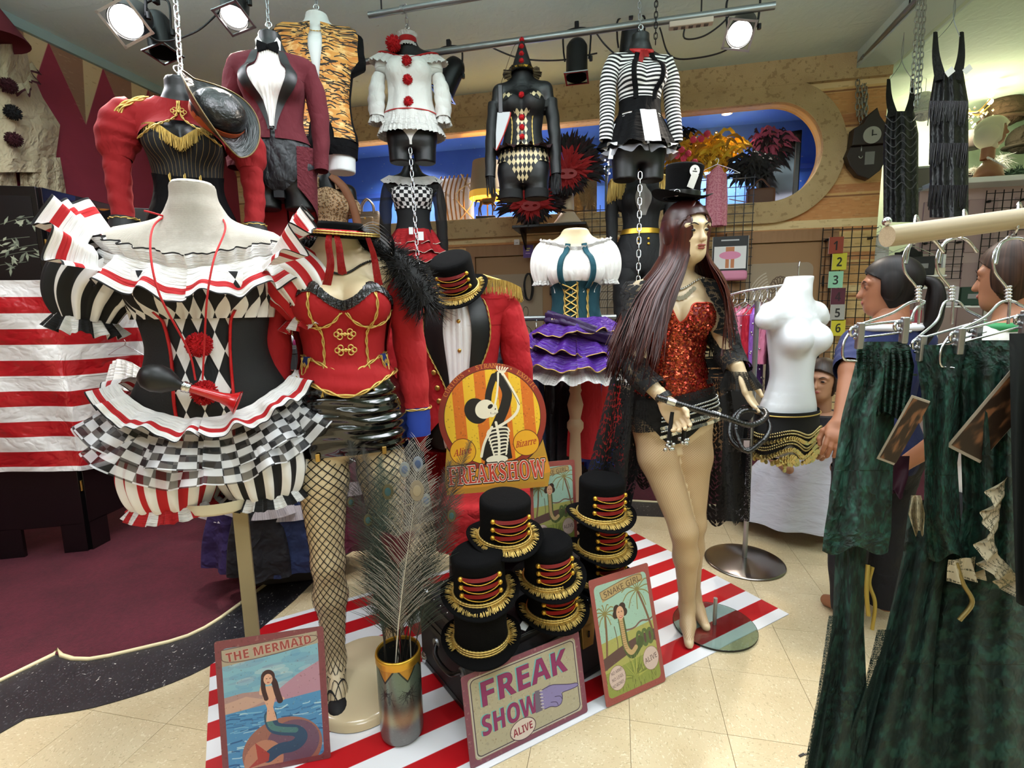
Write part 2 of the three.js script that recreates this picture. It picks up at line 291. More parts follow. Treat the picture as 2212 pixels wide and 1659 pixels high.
// scalloped border on the left, running on behind the displays to the right
const inner = [...spline([[-2.1, 1.2], [-2.45, 0.2], [-2.4, -0.7], [-2.224, -1.43]].reverse().reverse(), 12), ...spline([[-2.224, -1.43], [-2.07, -1.424], [-1.91, -1.52], [-1.767, -1.65], [-1.73, -2.005], [-1.72, -2.6], [-1.5, -3.1], [-0.9, -3.42], [0.2, -3.5], [0.9, -3.5], [1.36, -3.52], [2.6, -3.5], [4.4, -3.3]], 60)];
const outer = [...spline([[-1.75, 1.2], [-2.05, 0.2], [-2.08, -0.6], [-1.965, -1.15]], 12), ...spline([[-1.965, -1.15], [-1.763, -1.247], [-1.55, -1.48], [-1.5, -1.9], [-1.5, -2.374], [-1.3, -2.85], [-0.7, -3.15], [0.2, -3.25], [0.67, -3.258], [1.265, -3.267], [2.6, -3.25], [4.4, -3.05]], 60)];
const terrazzo = mat(0xffffff, 0.35, { map: tex(512, 512, (u, v) => { const c = mix(rgb(0x1c1c20), rgb(0x2c2b30), fbm(u, v, 8, 4, 2)), a = vn(u * 150, v * 110, 0, 21), b = vn(u * 70, v * 60, 0, 33); return a > 0.8 ? mix(c, rgb(0x8a8a90), (a - 0.8) * 4) : b > 0.94 ? rgb(0xc9c6be) : c; }, 0.6) });
const carpetM = mat(0xffffff, 0.97, { map: tex(512, 512, (u, v) => mix(rgb(0x3c0d1a), rgb(0x5c1a2b), 0.75 * fbm(u, v, 6, 4, 4) + 0.6 * (fbm(u, v, 90, 2, 6) - 0.3)), 0.9), bumpMap: fuzzB, bumpScale: 0.003, sheen: 0.3, sheenColor: 0x8a3048 });
struct('trim_1', flatPatch([...inner, ...outer.slice().reverse()], 0.0006, 0.003), terrazzo);
struct('trim_2', sweep(inner.map(([x, z]) => V(x, 0.006, z)), 0.009, 160, 6), mat(0xe5d7ac, 0.5));
struct('floor_carpet', flatPatch([...inner, [4.5, -3.3], [4.5, -7.1], [-4.05, -7.1], [-4.05, 1.2]], 0.0006, 0.006), carpetM);
// ceiling with beam
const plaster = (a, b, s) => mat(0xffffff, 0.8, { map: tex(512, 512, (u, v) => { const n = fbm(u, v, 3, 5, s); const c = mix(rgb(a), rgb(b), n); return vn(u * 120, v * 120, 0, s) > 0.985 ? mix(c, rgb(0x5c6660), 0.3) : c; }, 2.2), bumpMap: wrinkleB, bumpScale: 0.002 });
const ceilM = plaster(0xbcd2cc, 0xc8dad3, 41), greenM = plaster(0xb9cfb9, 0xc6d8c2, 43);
const uvBox = (g) => { const p = g.attributes.position, n = g.attributes.normal, t = g.attributes.uv; for (let i = 0; i < p.count; i++) { const ax = abs(n.getX(i)), ay = abs(n.getY(i)); t.setXY(i, ax > 0.5 ? p.getZ(i) : p.getX(i), ay > 0.5 ? p.getZ(i) : p.getY(i)); } return g; };
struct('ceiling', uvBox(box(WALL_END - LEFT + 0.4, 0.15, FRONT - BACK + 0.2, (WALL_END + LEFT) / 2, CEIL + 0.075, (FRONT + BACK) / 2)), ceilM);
struct('ceiling_side_room', uvBox(box(RIGHT - WALL_END + 0.1, 0.15, FRONT - FARZ + 0.4, (RIGHT + WALL_END) / 2 + 0.05, CEIL + 0.225, (FRONT + FARZ) / 2)), greenM);
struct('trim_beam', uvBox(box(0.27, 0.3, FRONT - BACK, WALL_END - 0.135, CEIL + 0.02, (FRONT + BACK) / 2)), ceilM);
struct('trim_ceiling_step', uvBox(box(0.03, 0.3, FRONT - FARZ, WALL_END + 0.016, CEIL + 0.02, (FRONT + FARZ) / 2)), greenM);
struct('wall_front', uvBox(box(RIGHT - LEFT + 0.4, 3.8, 0.15, (LEFT + RIGHT) / 2, 1.85, FRONT + 0.075)), plaster(0xb5a78c, 0xc2b498, 45));
struct('wall_right', uvBox(box(0.15, 3.8, FRONT - FARZ + 0.2, RIGHT + 0.075, 1.85, (FRONT + FARZ) / 2)), greenM);
struct('wall_far', uvBox(box(RIGHT - WALL_END + 0.6, 3.8, 0.15, (RIGHT + WALL_END) / 2, 1.85, FARZ - 0.075)), greenM);
// left wall: painted circus mural with pennants
{
  const zA = BACK - 0.1, zB = FRONT, W = zB - zA, Ht = CEIL, mural = canvasTex(2048, 1024, (g, w, h) => {
    const X = (z) => (z - zA) / W * w, Y = (y) => (1 - y / Ht) * h;
    g.fillStyle = '#8d2a3c'; g.fillRect(0, 0, w, h);
    reseed(5); for (let i = 0; i < 500; i++) { g.fillStyle = `rgba(${rnd() > 0.5 ? '120,40,55' : '96,24,40'},0.06)`; g.beginPath(); g.ellipse(rnd(w), rnd(h), rnd(20, 90), rnd(20, 60), rnd(3), 0, TAU); g.fill(); }
    for (let z = zA - 0.1, k = 0; z < zB; z += 0.40, k++) {
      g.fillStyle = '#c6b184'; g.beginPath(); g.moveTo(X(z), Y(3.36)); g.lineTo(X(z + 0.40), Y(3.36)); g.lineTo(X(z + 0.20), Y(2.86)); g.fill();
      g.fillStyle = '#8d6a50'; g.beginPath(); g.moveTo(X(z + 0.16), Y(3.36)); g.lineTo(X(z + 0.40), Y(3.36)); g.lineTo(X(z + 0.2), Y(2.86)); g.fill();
      for (let i = 0; i < 60; i++) { g.fillStyle = rnd() > 0.5 ? 'rgba(120,92,64,.25)' : 'rgba(205,185,140,.2)'; const t = rnd(0.48), q = (0.5 - t) * 0.4; g.fillRect(X(z + 0.2 - q + rnd(2 * q)), Y(3.36 - t), 3 + rnd(6), 2); }
    }
    g.fillStyle = '#7f9690'; g.fillRect(0, Y(3.42), w, Y(3.355) - Y(3.42));
    g.fillStyle = '#cdb384'; g.beginPath(); g.ellipse(X(-2.4), Y(0.9), 1.75 / W * w, 1.24 / Ht * h, 0, 0, TAU); g.fill();
    g.strokeStyle = '#9c6c44'; g.lineWidth = 5; g.stroke();
    g.fillStyle = '#b98f5c'; g.beginPath(); g.ellipse(X(-2.4), Y(0.9), 1.6 / W * w, 1.12 / Ht * h, 0, 0, TAU); g.fill();
    g.fillStyle = '#d6c193'; g.beginPath(); g.ellipse(X(-2.4), Y(0.9), 1.5 / W * w, 1.04 / Ht * h, 0, 0, TAU); g.fill();
  }, W, Ht);
  const g = uvBox(box(0.15, Ht + 0.3, W, LEFT - 0.075, Ht / 2 - 0.0, (zA + zB) / 2)); const t = g.attributes.uv; for (let i = 0; i < t.count; i++) t.setXY(i, t.getX(i) - zA, t.getY(i));
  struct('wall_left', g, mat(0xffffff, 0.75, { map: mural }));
  struct('trim_3', box(0.03, 0.07, W, LEFT + 0.015, CEIL - 0.035, (zA + zB) / 2), mat(0x8aa39b, 0.6));
}
// back wall with long rounded niche
const NX0 = -3.2, NX1 = 1.70, NY0 = 2.262, NY1 = 3.1, stadium = (x0, x1, y0, y1, S) => { const r = (y1 - y0) / 2; const s = S || new THREE.Shape(); s.moveTo(x0 + r, y0); s.lineTo(x1 - r, y0); s.absarc(x1 - r, y0 + r, r, -PI / 2, PI / 2); s.lineTo(x0 + r, y1); s.absarc(x0 + r, y0 + r, r, PI / 2, 1.5 * PI); return s; };
{
  const bandTex = canvasTex(1024, 1024, (g, w, h) => {
    reseed(12); const cols = ['#dab478', '#cb935a', '#dfbe86', '#d2a56a', '#c88b54', '#d9b579', '#ca9a62', '#dbb77d'];
    const n = 12, hh = h / n;
    for (let i = 0; i < n; i++) { g.fillStyle = cols[i % 8]; g.fillRect(0, i * hh, w, hh + 1); g.fillStyle = i % 2 ? '#bd8050' : '#e2c894'; g.fillRect(0, (i + 0.62) * hh, w, hh * 0.24); g.fillStyle = '#8d5c38'; g.fillRect(0, (i + 0.93) * hh, w, hh * 0.05); }
    for (let i = 0; i < 9000; i++) { g.fillStyle = rnd() > 0.55 ? 'rgba(112,74,40,.16)' : 'rgba(226,200,150,.16)'; g.fillRect(rnd(w), rnd(h), rnd(2, 26), rnd(1, 4)); }
  }, 3.0, CEIL);
  const s = shapeOf([[LEFT - 0.1, -0.05], [WALL_END, -0.05], [WALL_END, CEIL + 0.15], [LEFT - 0.1, CEIL + 0.15]]); s.holes.push(stadium(NX0, NX1, NY0, NY1, new THREE.Path()));
  const g = extrude(s, 0.14, 0, 24).translate(0, 0, BACK - 0.14);
  struct('wall_back', g, mat(0xffffff, 0.75, { map: bandTex }));
  const stoneM = mat(0xffffff, 0.85, { map: tex(512, 512, (u, v) => { const n = fbm(u, v, 24, 4, 51), c = mix(rgb(0xb89c70), rgb(0xd2b888), fbm(u, v, 5, 4, 50)); return n < 0.34 ? mix(c, rgb(0x8e744e), 0.45) : c; }, 0.7), bumpMap: fuzzB, bumpScale: 0.004 });
  const ring = stadium(NX0 - 0.17, NX1 + 0.17, NY0 - 0.17, NY1 + 0.17); ring.holes.push(stadium(NX0 + 0.004, NX1 - 0.004, NY0 + 0.004, NY1 - 0.004, new THREE.Path()));
  struct('trim_4', extrude(ring, 0.04, 0.006, 24).translate(0, 0, BACK), stoneM);
  struct('trim_5', uvBox(box(WALL_END - LEFT, 0.2, 0.05, (WALL_END + LEFT) / 2, CEIL - 0.1, BACK + 0.025)), stoneM);
  const blue = mat(0xffffff, 0.6, { map: tex(256, 256, (u, v) => { const n = fbm(u, v, 4, 4, 61), c = mix(rgb(0x2a56bc), rgb(0x4072d6), n); return vn(u * 40, v * 40, 0, 62) > 0.975 ? rgb(0xd8d0c0) : c; }, 1.2) });
  const nz0 = BACK - 0.95, w = NX1 - NX0 + 0.7, cx = (NX0 + NX1) / 2;
  struct('wall_niche', [uvBox(box(w, 1.3, 0.06, cx, 2.7, nz0)), uvBox(box(0.06, 1.3, 0.82, NX1 + 0.35, 2.7, BACK - 0.54)), uvBox(box(0.06, 1.3, 0.82, NX0 - 0.35, 2.7, BACK - 0.54)), uvBox(box(w, 0.05, 0.82, cx, NY1 + 0.16, BACK - 0.54))], blue);
  struct('trim_niche_rail', box(w - 0.1, 0.05, 0.03, cx, 2.78, nz0 + 0.045), mat(0x2b4fb0, 0.5));
  struct('trim_niche_sill', uvBox(box(w, 0.06, 0.86, cx, NY0 - 0.032, BACK - 0.52)), stoneM);
  // puck lights added in the niche to brighten its blue wall
  for (const [x, k] of [[1.0, 1], [-0.9, 1], [-2.4, 0.8]]) {
    const t = thing('niche_light', 'added small white puck light under the top of the blue niche', 'light', [x, NY1 + 0.13, BACK - 0.45], 0, 'added niche puck lights');
    part('housing', cyl(0.05, 0.04, 0.03, 0, -0.015, 0), white, t); part('lens', cyl(0.035, 0.035, 0.006, 0, -0.032, 0), mat(0xffffff, 0.4, { emissive: 0xfff0d8, emissiveIntensity: 3 }), t);
    const l = new THREE.SpotLight(0xfff4e4, 32 * k, 3, 1.2, 0.8); l.position.set(x, NY1 + 0.09, BACK - 0.45); l.target.position.set(x, 2, BACK - 0.6); l.castShadow = true; l.shadow.radius = 2; scene.add(l, l.target);
  }
}
// doors with drawn murals in the back wall
function muralDoor(n, x0, x1, top, seed) {
  const w = x1 - x0, d = new THREE.Group(); d.name = 'door_' + n; d.userData = { kind: 'structure' }; d.position.set((x0 + x1) / 2, 0, BACK + 0.004); scene.add(d);
  const wood = mat(0xffffff, 0.6, { map: tex(256, 256, (u, v) => mix(rgb(0x8a6440), rgb(0x9d7650), fbm(u * 1, v, 4, 3, seed) * 0.6 + 0.4 * vn(u * 60, v * 3, 0, seed)), 1) });
  part('door_frame', [uvBox(box(0.09, top, 0.05, -w / 2 + 0.045, top / 2, 0.025)), uvBox(box(0.09, top, 0.05, w / 2 - 0.045, top / 2, 0.025)), uvBox(box(w - 0.18, 0.1, 0.05, 0, top - 0.05, 0.025))], wood, d);
  part('door_leaf', uvBox(box(w - 0.19, top - 0.12, 0.03, 0, (top - 0.12) / 2 + 0.01, 0.015)), mat(0x96714a, 0.6), d);
  for (const y of [top - 0.45, 0.9]) part('hinge', cyl(0.008, 0.008, 0.09, w / 2 - 0.1, y, 0.05, 8), blackMetal, d);
  const pw = w - 0.36, phh = top - 0.5, t = canvasTex(512, 1024, (g, W, Hh) => {
    g.fillStyle = '#9c8972'; g.fillRect(0, 0, W, Hh); reseed(seed);
    g.lineCap = 'round'; g.strokeStyle = 'rgba(200,188,168,.8)'; g.lineWidth = 7; for (let i = 0; i < 7; i++) { g.beginPath(); g.arc(W * 0.42, Hh * 0.24, 90 + i * 18, PI * 0.75, PI * 1.4); g.stroke(); }
    g.strokeStyle = '#5d4a3a'; g.lineWidth = 6;
    const L = (...p) => { g.beginPath(); g.moveTo(p[0] * W, p[1] * Hh); for (let i = 2; i < p.length; i += 4) g.quadraticCurveTo(p[i] * W, p[i + 1] * Hh, p[i + 2] * W, p[i + 3] * Hh); g.stroke(); };
    for (let i = 0; i < 9; i++) { const a = PI + i / 8 * PI; g.beginPath(); g.arc(W * (0.52 + 0.11 * cos(a)), Hh * (0.15 + 0.05 * sin(a)), 24, 0, TAU); g.stroke(); }
    L(0.41, 0.16, 0.39, 0.21, 0.42, 0.25, 0.46, 0.29, 0.52, 0.28, 0.6, 0.27, 0.62, 0.2); L(0.45, 0.19, 0.48, 0.17, 0.5, 0.19); L(0.47, 0.25, 0.5, 0.26, 0.52, 0.25);
    L(0.5, 0.29, 0.5, 0.33, 0.4, 0.34, 0.26, 0.35, 0.22, 0.43); L(0.6, 0.28, 0.62, 0.33, 0.72, 0.34, 0.84, 0.36, 0.86, 0.46); L(0.22, 0.43, 0.3, 0.5, 0.42, 0.46, 0.6, 0.42, 0.7, 0.5);
    L(0.3, 0.5, 0.24, 0.62, 0.36, 0.72, 0.5, 0.78, 0.66, 0.7, 0.8, 0.62, 0.72, 0.5); L(0.36, 0.72, 0.3, 0.85, 0.38, 0.95); L(0.66, 0.7, 0.74, 0.84, 0.64, 0.95); L(0.7, 0.3, 0.78, 0.26, 0.74, 0.22, 0.68, 0.2, 0.66, 0.25);
  });
  const r = 0.06, s = new THREE.Shape(); s.moveTo(-pw / 2 + r, 0); s.lineTo(pw / 2 - r, 0); s.absarc(pw / 2 - r, r, r, -PI / 2, 0); s.lineTo(pw / 2, phh - r); s.absarc(pw / 2 - r, phh - r, r, 0, PI / 2); s.lineTo(-pw / 2 + r, phh); s.absarc(-pw / 2 + r, phh - r, r, PI / 2, PI); s.lineTo(-pw / 2, r); s.absarc(-pw / 2 + r, r, r, PI, 1.5 * PI);
  const g = extrude(s, 0.006), p = g.attributes.position, uv = g.attributes.uv; for (let i = 0; i < p.count; i++) uv.setXY(i, p.getX(i) / pw + 0.5, p.getY(i) / phh);
  part('mural_panel', g.translate(0, 0.22, 0.032), mat(0xffffff, 0.7, { map: t }), d);
}
muralDoor(1, 0.95, 1.86, 2.02, 71); muralDoor(2, -1.5, -0.55, 2.0, 72); muralDoor(3, -0.42, 0.5, 1.98, 73);
// ---------- bodies ----------
const TORSO = table([[-0.05, 0.11, 0.075, 0], [0, 0.152, 0.102, -0.005], [0.06, 0.172, 0.118, -0.012], [0.11, 0.172, 0.12, -0.012], [0.18, 0.155, 0.108, -0.002], [0.25, 0.128, 0.093, 0.003], [0.31, 0.116, 0.086, 0.005], [0.38, 0.124, 0.09, 0.003], [0.45, 0.135, 0.096, 0], [0.51, 0.138, 0.096, -0.006], [0.56, 0.132, 0.084, -0.01], [0.6, 0.108, 0.064, -0.012], [0.64, 0.068, 0.05, -0.012], [0.68, 0.054, 0.05, -0.008]]);
const MALE = table([[-0.05, 0.12, 0.08, 0], [0, 0.155, 0.105, -0.005], [0.06, 0.165, 0.115, -0.01], [0.15, 0.152, 0.105, 0], [0.27, 0.146, 0.1, 0.004], [0.38, 0.162, 0.108, 0.004], [0.5, 0.178, 0.115, 0], [0.57, 0.172, 0.1, -0.008], [0.61, 0.14, 0.075, -0.012], [0.65, 0.08, 0.058, -0.012], [0.7, 0.06, 0.056, -0.008]]);
// crotch at y = 0, front towards +z
function torsoSDF({ bust = 1, wide = 1, deep = wide, thigh = 0.14, neck = 0.74, male = false, sh = 1, stub = 0, tilt = 0 } = {}) {
  const T = male ? MALE : TORSO, nr = male ? 0.06 : 0.052, shy = male ? 0.6 : 0.572, shx = (male ? 0.175 : 0.148) * sh;
  return (x, y, z) => {
    const [rx, rz, cz] = T(y), q = y < 0.5 ? wide : lerp(wide, 1, sst(0.5, 0.6, y)), qz = y < 0.5 ? deep : lerp(deep, 1, sst(0.5, 0.6, y));
    const a = x / (rx * q), b = (z - cz) / (rz * qz), k0 = hypot(a, b), k1 = hypot(a / (rx * q), b / (rz * qz));
    let d = k1 < 1e-6 ? -0.05 : k0 * (k0 - 1) / k1;
    d = smax(smax(d, y - 0.67, 0.02), -y - 0.04, 0.02);
    const ax = abs(x);
    d = smin(d, sdCone(ax, y, z, [0.04, shy + 0.035, -0.012, 0.045], [shx, shy, -0.006, male ? 0.062 : 0.05]), 0.05);
    if (stub) d = smin(d, sdCone(ax, y, z, [shx, shy, -0.006, 0.048], [shx + 0.03, shy - stub, -0.004, 0.042]), 0.02);
    if (bust) d = smin(d, hypot((ax - 0.068 * q) / 1.02, y - 0.468, z - 0.07 * qz) - 0.066 * bust, 0.03);
    d = smin(d, sdCone(x, y, z, [0, 0.6, -0.014, nr + 0.006], [tilt, neck + 0.05, 0.004, nr]), 0.035);
    d = smax(d, y - neck, 0.006);
    if (thigh) d = smin(d, smax(sdCone(ax, y, z, [0.088 * wide, 0.05, -0.006, 0.084 * wide], [0.086 * wide, -thigh - 0.06, 0, 0.074 * wide]), -thigh - y, 0.008), 0.03);
    return d;
  };
}
const torsoMesh = (f, { thigh = 0.14, neck = 0.74, w = 0.27, h = 0.0085 } = {}) => nets(f, [-w, -thigh - 0.03, -0.18], [w, neck + 0.02, 0.2], h);
// head: origin at its middle, face towards +z, about 0.23 high
function headSDF(x, y, z) {
  const ax = abs(x);
  let d = sdEll(x, y - 0.032, z + 0.014, 0.074, 0.088, 0.094);
  d = smin(d, sdEll(x, y + 0.03, z - 0.018, 0.06, 0.085, 0.07), 0.04);
  d = smin(d, sdEll(x, y + 0.082, z - 0.042, 0.038, 0.03, 0.04), 0.035);
  d = smin(d, sdCone(x, y, z, [0, 0.022, 0.082, 0.007], [0, -0.026, 0.102, 0.0115]), 0.014);
  d = smin(d, sdCone(ax, y, z, [0.008, 0.028, 0.084, 0.008], [0.05, 0.026, 0.066, 0.008]), 0.02);
  d = smax(d, -(hypot(ax - 0.031, y - 0.006, z - 0.096) - 0.018), 0.02);
  d = smin(d, sdEll(ax - 0.031, y - 0.006, z - 0.07, 0.016, 0.011, 0.013), 0.006);
  d = smin(d, sdCone(ax, y, z, [0, -0.05, 0.089, 0.0065], [0.018, -0.052, 0.082, 0.004]), 0.006);
  d = smin(d, sdCone(ax, y, z, [0, -0.061, 0.087, 0.0075], [0.016, -0.058, 0.08, 0.004]), 0.006);
  d = smin(d, sdEll(ax - 0.074, y + 0.005, z + 0.008, 0.008, 0.03, 0.018), 0.008);
  return d;
}
const headGeo = (h = 0.0045, neckTo) => nets(neckTo ? (x, y, z) => smin(headSDF(x, y, z), sdCone(x, y, z, [0, -0.05, -0.02, 0.05], neckTo), 0.03) : headSDF, [-0.1, neckTo ? neckTo[1] - 0.02 : -0.14, -0.15], [0.1, 0.14, 0.14], h);
// hand: wrist at origin, fingers along -y, palm towards +z, thumb on the +x side
function handSDF(curl = [0.4, 0.35, 0.35, 0.4, 0.5], spread = 0.06, open = 0.5) {
  const fx = [0.026, 0.009, -0.009, -0.026], L = [0.072, 0.08, 0.075, 0.06], ch = [];
  fx.forEach((x0, i) => { const a = (1.5 - i) * spread, p = [[x0, -0.088, 0, 0.0095]]; let ang = 0, q = p[0]; for (let s = 0; s < 3; s++) { ang += curl[i + 1] * (s ? 1 : 0.7); const l = L[i] * [0.44, 0.32, 0.24][s]; q = [q[0] + sin(a) * l, q[1] - cos(ang) * l, q[2] + sin(ang) * l, [0.0088, 0.0082, 0.007][s]]; p.push(q); } ch.push(p); });
  const th = [[0.02, -0.03, 0.006, 0.013], [0.02 + 0.03 * open + 0.008, -0.058, 0.018, 0.011], [0.02 + 0.045 * open + 0.006, -0.088, 0.024 + curl[0] * 0.02, 0.0095], [0.02 + 0.045 * open, -0.108, 0.026 + curl[0] * 0.035, 0.0078]];
  return (x, y, z) => {
    let d = sdEll(x, y + 0.052, z, 0.04, 0.052, 0.0165);
    d = smin(d, sdEll(x, y + 0.078, z, 0.039, 0.02, 0.013), 0.012);
    d = smin(d, sdCone(x, y, z, [0, 0.03, 0, 0.026], [0, -0.02, 0, 0.024]), 0.02);
    for (const p of ch) { let f = 1e9; for (let s = 1; s < 4; s++) f = min(f, sdCone(x, y, z, p[s - 1], p[s])); d = smin(d, f, 0.005); }
    let t = 1e9; for (let s = 1; s < 4; s++) t = smin(t, sdCone(x, y, z, th[s - 1], th[s]), 0.006);
    return smin(d, t, 0.01);
  };
}
const handGeo = (...a) => nets(handSDF(...a), [-0.07, -0.19, -0.05], [0.09, 0.04, 0.12], 0.0036);
// orient a geometry built along -y so that it runs from p towards q, turned by roll about that line
function aim(g, p, q, roll = 0) {
  p = vec(p); q = vec(q); const d = q.clone().sub(p).normalize(), Q = new THREE.Quaternion().setFromUnitVectors(V(0, -1, 0), d).multiply(new THREE.Quaternion().setFromAxisAngle(V(0, 1, 0), roll));
  return g.applyMatrix4(new THREE.Matrix4().compose(p, Q, V(1, 1, 1)));
}
// ---------- cloth patterns ----------
const C = { blk: rgb(0x101012), wht: rgb(0xeceae8), red: rgb(0xb8141c) };
const diamonds = (a, b, su, sv) => tex(128, 128, (u, v) => abs(u - 0.5) + abs(v - 0.5) < 0.5 ? a : b, su, sv);
const checks = (a, b, s) => tex(64, 64, (u, v) => (u < 0.5) !== (v < 0.5) ? a : b, s, s);
const stripesU = (a, b, s, f = 0.5) => tex(64, 4, (u) => u < f ? a : b, s, 1);
const stripesV = (a, b, s, f = 0.5) => tex(4, 64, (u, v) => v < f ? a : b, 1, s);
const pat = (map, rough = 0.8, o = {}) => mat(0xffffff, rough, { map, bumpMap: wrinkleB, bumpScale: 0.005, ...o });
const ruffleTex = tex(8, 256, (u, v) => v > 0.955 ? C.blk : v > 0.58 && v < 0.76 ? C.red : C.wht, 1, 1);
const edgeTex = tex(8, 128, (u, v) => v > 0.9 ? C.blk : C.wht, 1, 1);
const ruffleM = pat(ruffleTex, 0.75), edgeM = pat(edgeTex, 0.75);
const laceA = tex(512, 512, (u, v) => {
  const n = fbm(u, v, 10, 3, 77), m = abs(sin(TAU * (u * 5 + n * 0.8)) * sin(TAU * (v * 5 + n * 0.9))), net = (abs((u * 64) % 1 - 0.5) > 0.36 || abs((v * 64) % 1 - 0.5) > 0.36) ? 1 : 0;
  return m > 0.28 ? 1 : n > 0.6 ? 1 : net * 0.9;
}, 0.22, 0.22, false);
const lace = (c, s = 0.22, o = {}) => { const t = laceA.clone(); t.repeat.set(1 / s, 1 / s); t.needsUpdate = true; return mat(c, 0.85, { alphaMap: t, alphaTest: 0.5, transparent: true, ...o }); };
const netA = tex(64, 64, (u, v) => { const a = abs(((u + v) % 1) - 0.5) > 0.43 ? 1 : 0, b = abs(((u - v + 1) % 1) - 0.5) > 0.43 ? 1 : 0; return max(a, b); }, 0.02, 0.026, false);
const fishnet = (s) => { const t = netA.clone(); t.repeat.set(1 / s, 0.8 / s); t.needsUpdate = true; return mat(0x0a0a0b, 0.7, { alphaMap: t, alphaTest: 0.5, transparent: true }); };
function pompom(r, n = 260) { const gs = [ball(r * 0.8, 0, 0, 0, 10)]; for (let i = 0; i < n; i++) { const z = rnd(-1, 1), a = rnd(TAU), s = sqrt(1 - z * z), d = V(s * cos(a), z, s * sin(a)); gs.push(strip3(d.clone().multiplyScalar(r * 0.6), d.clone().multiplyScalar(r * rnd(0.93, 1.05)), r * 0.09, r * 0.03)); } return merge(gs); }
const redFluff = mat(0xc4141e, 0.95);
// braided gold cord: two twisted strands along points
const braid = (pts, r = 0.004, n = 60) => { const c = new THREE.CatmullRomCurve3(pts.map(vec)), L = c.getLength(), out = []; for (const s of [0, PI]) { const q = []; for (let i = 0; i <= n; i++) { const t = i / n, p = c.getPointAt(t), a = t * L / (r * 7) * TAU * 0.35 + s; q.push(p.add(V(cos(a) * r * 0.8, sin(a) * r * 0.8, sin(a) * r * 0.4))); } out.push(sweep(q, r * 0.75, n, 5)); } return merge(out); };
const alongBody = (sdf, pts, off = 0.008) => pts.map(([a, y]) => wpt(sdf, a, y, off));
// cloth panel between two edges given as angles a0(y), a1(y)
function panel(sdf, { y0, y1, a0, a1, off = 0.008, nu = 24, nv = 30, fold, us = 0.15, rmax = 0.36 }) {
  const A0 = typeof a0 === 'function' ? a0 : () => a0, A1 = typeof a1 === 'function' ? a1 : () => a1;
  return grid(nu, nv, (u, v) => { const y = lerp(y0, y1, v), a = lerp(A0(y), A1(y), u), r = radial(sdf, y, a, off, 0, 0, rmax) + (fold ? fold(a, y) : 0); return [sin(a) * r, y, cos(a) * r, a * us, y]; });
}
const edgeLine = (sdf, aOf, y0, y1, n = 16, off = 0.012) => Array.from({ length: n + 1 }, (_, i) => { const y = lerp(y0, y1, i / n); return wpt(sdf, aOf(y), y, off); });
// sleeve with soft folds along joint points
const sleeve = (pts, r0, r1, { folds = 0.06, n = 40, m = 24, flat = 1, bulge = 0, caps = false } = {}) => { const k = rnd(9); return sweep(pts, (t, a) => (lerp(r0, r1, t) + bulge * sin(PI * t)) * (1 + folds * (sin(t * 26 + sin(a + k) * 2.2) * 0.6 + sin(a * 3 + t * 7 + k) * 0.5)), n, m, { flat, caps }); };
// fur or feather tufts along a path
function furTube(pts, r, count, len, w = 0.0016, droop = 0.3, jitter = 0.5) {
  const c = new THREE.CatmullRomCurve3(pts.map(vec)), gs = [sweep(c.getPoints(10), r * 0.5, 20, 8)];
  for (let i = 0; i < count; i++) { const t = rnd(), p = c.getPointAt(t), d = V(rnd(-1, 1), rnd(-1, 1), rnd(-1, 1)).normalize(), q = p.clone().addScaledVector(d, r * 0.45), e = q.clone().addScaledVector(d, len * rnd(0.5, 1)).add(V(rnd(-1, 1) * jitter * len * 0.4, -droop * len, rnd(-1, 1) * jitter * len * 0.4)); gs.push(strip3(q, e, w, w * 0.25)); }
  return merge(gs);
}
const buttonGeo = (p, r = 0.009) => xf(ball(r, 0, 0, 0, 10), p, [0, 0, 0], [1, 1, 0.6]);
// flower-shaped frog fastening
const frogGeo = (ctr, s, view) => { const gs = [], q = new THREE.Quaternion().setFromUnitVectors(V(0, 0, 1), view); const P = (x, y) => V(x * s, y * s, 0.004).applyQuaternion(q).add(ctr); for (const [cx, cy] of [[-0.6, 0.32], [-0.6, -0.32], [0.6, 0.32], [0.6, -0.32], [-0.95, 0], [0.95, 0]]) { const p = []; for (let i = 0; i < 10; i++) { const a = i / 10 * TAU; p.push(P(cx + 0.3 * cos(a), cy + 0.3 * sin(a))); } gs.push(sweep(p, s * 0.09, 24, 5, { closed: true })); } gs.push(wire([P(-0.5, 0), P(0.5, 0)], s * 0.12), buttonGeo(P(0, 0), s * 0.24)); return merge(gs); };
const eyesAndBrows = (t, H) => { for (const s of [-1, 1]) { part('eye', H(xf(ball(1, 0, 0, 0, 10), [s * 0.031, 0.007, 0.0815], [0, 0, 0], [0.0102, 0.0056, 0.003])), mat(0x1c1412, 0.4), t); part('brow', H(blade([[s * 0.014, 0.026, 0.092], [s * 0.034, 0.034, 0.088], [s * 0.052, 0.026, 0.075]], 0.0028, { up: V(0, 0, 1) })), mat(0x221814, 0.7), t); } };
// ---------- striped mat ----------
{
  const t = tex(8, 460, (u, v) => { const y = v * 1.15, k = (y - 0.028) / 0.0825; return k < 0 || k >= 13 ? rgb(0xe9e9ec) : (k | 0) % 2 ? rgb(0xe9e9ec) : rgb(0xb8131c); }, 1, 1);
  const g = grid(60, 30, (u, v) => [(u - 0.5) * 2.23, 0.002 + 0.0015 * (vn(u * 9, v * 5, 0, 3) - 0.3), (v - 0.5) * 1.15, u, v]);
  const m = part('striped_mat', [g, grid(1, 1, (u, v) => [(u - 0.5) * 2.23, 0, (v - 0.5) * 1.15, u, v])], mat(0xffffff, 0.32, { map: t }), scene);
  m.position.set(-0.458, 0.0005, -1.948); m.rotation.y = 0.722; m.userData = { label: 'red and white striped vinyl mat under the trunk and mannequins', category: 'mat' };
}
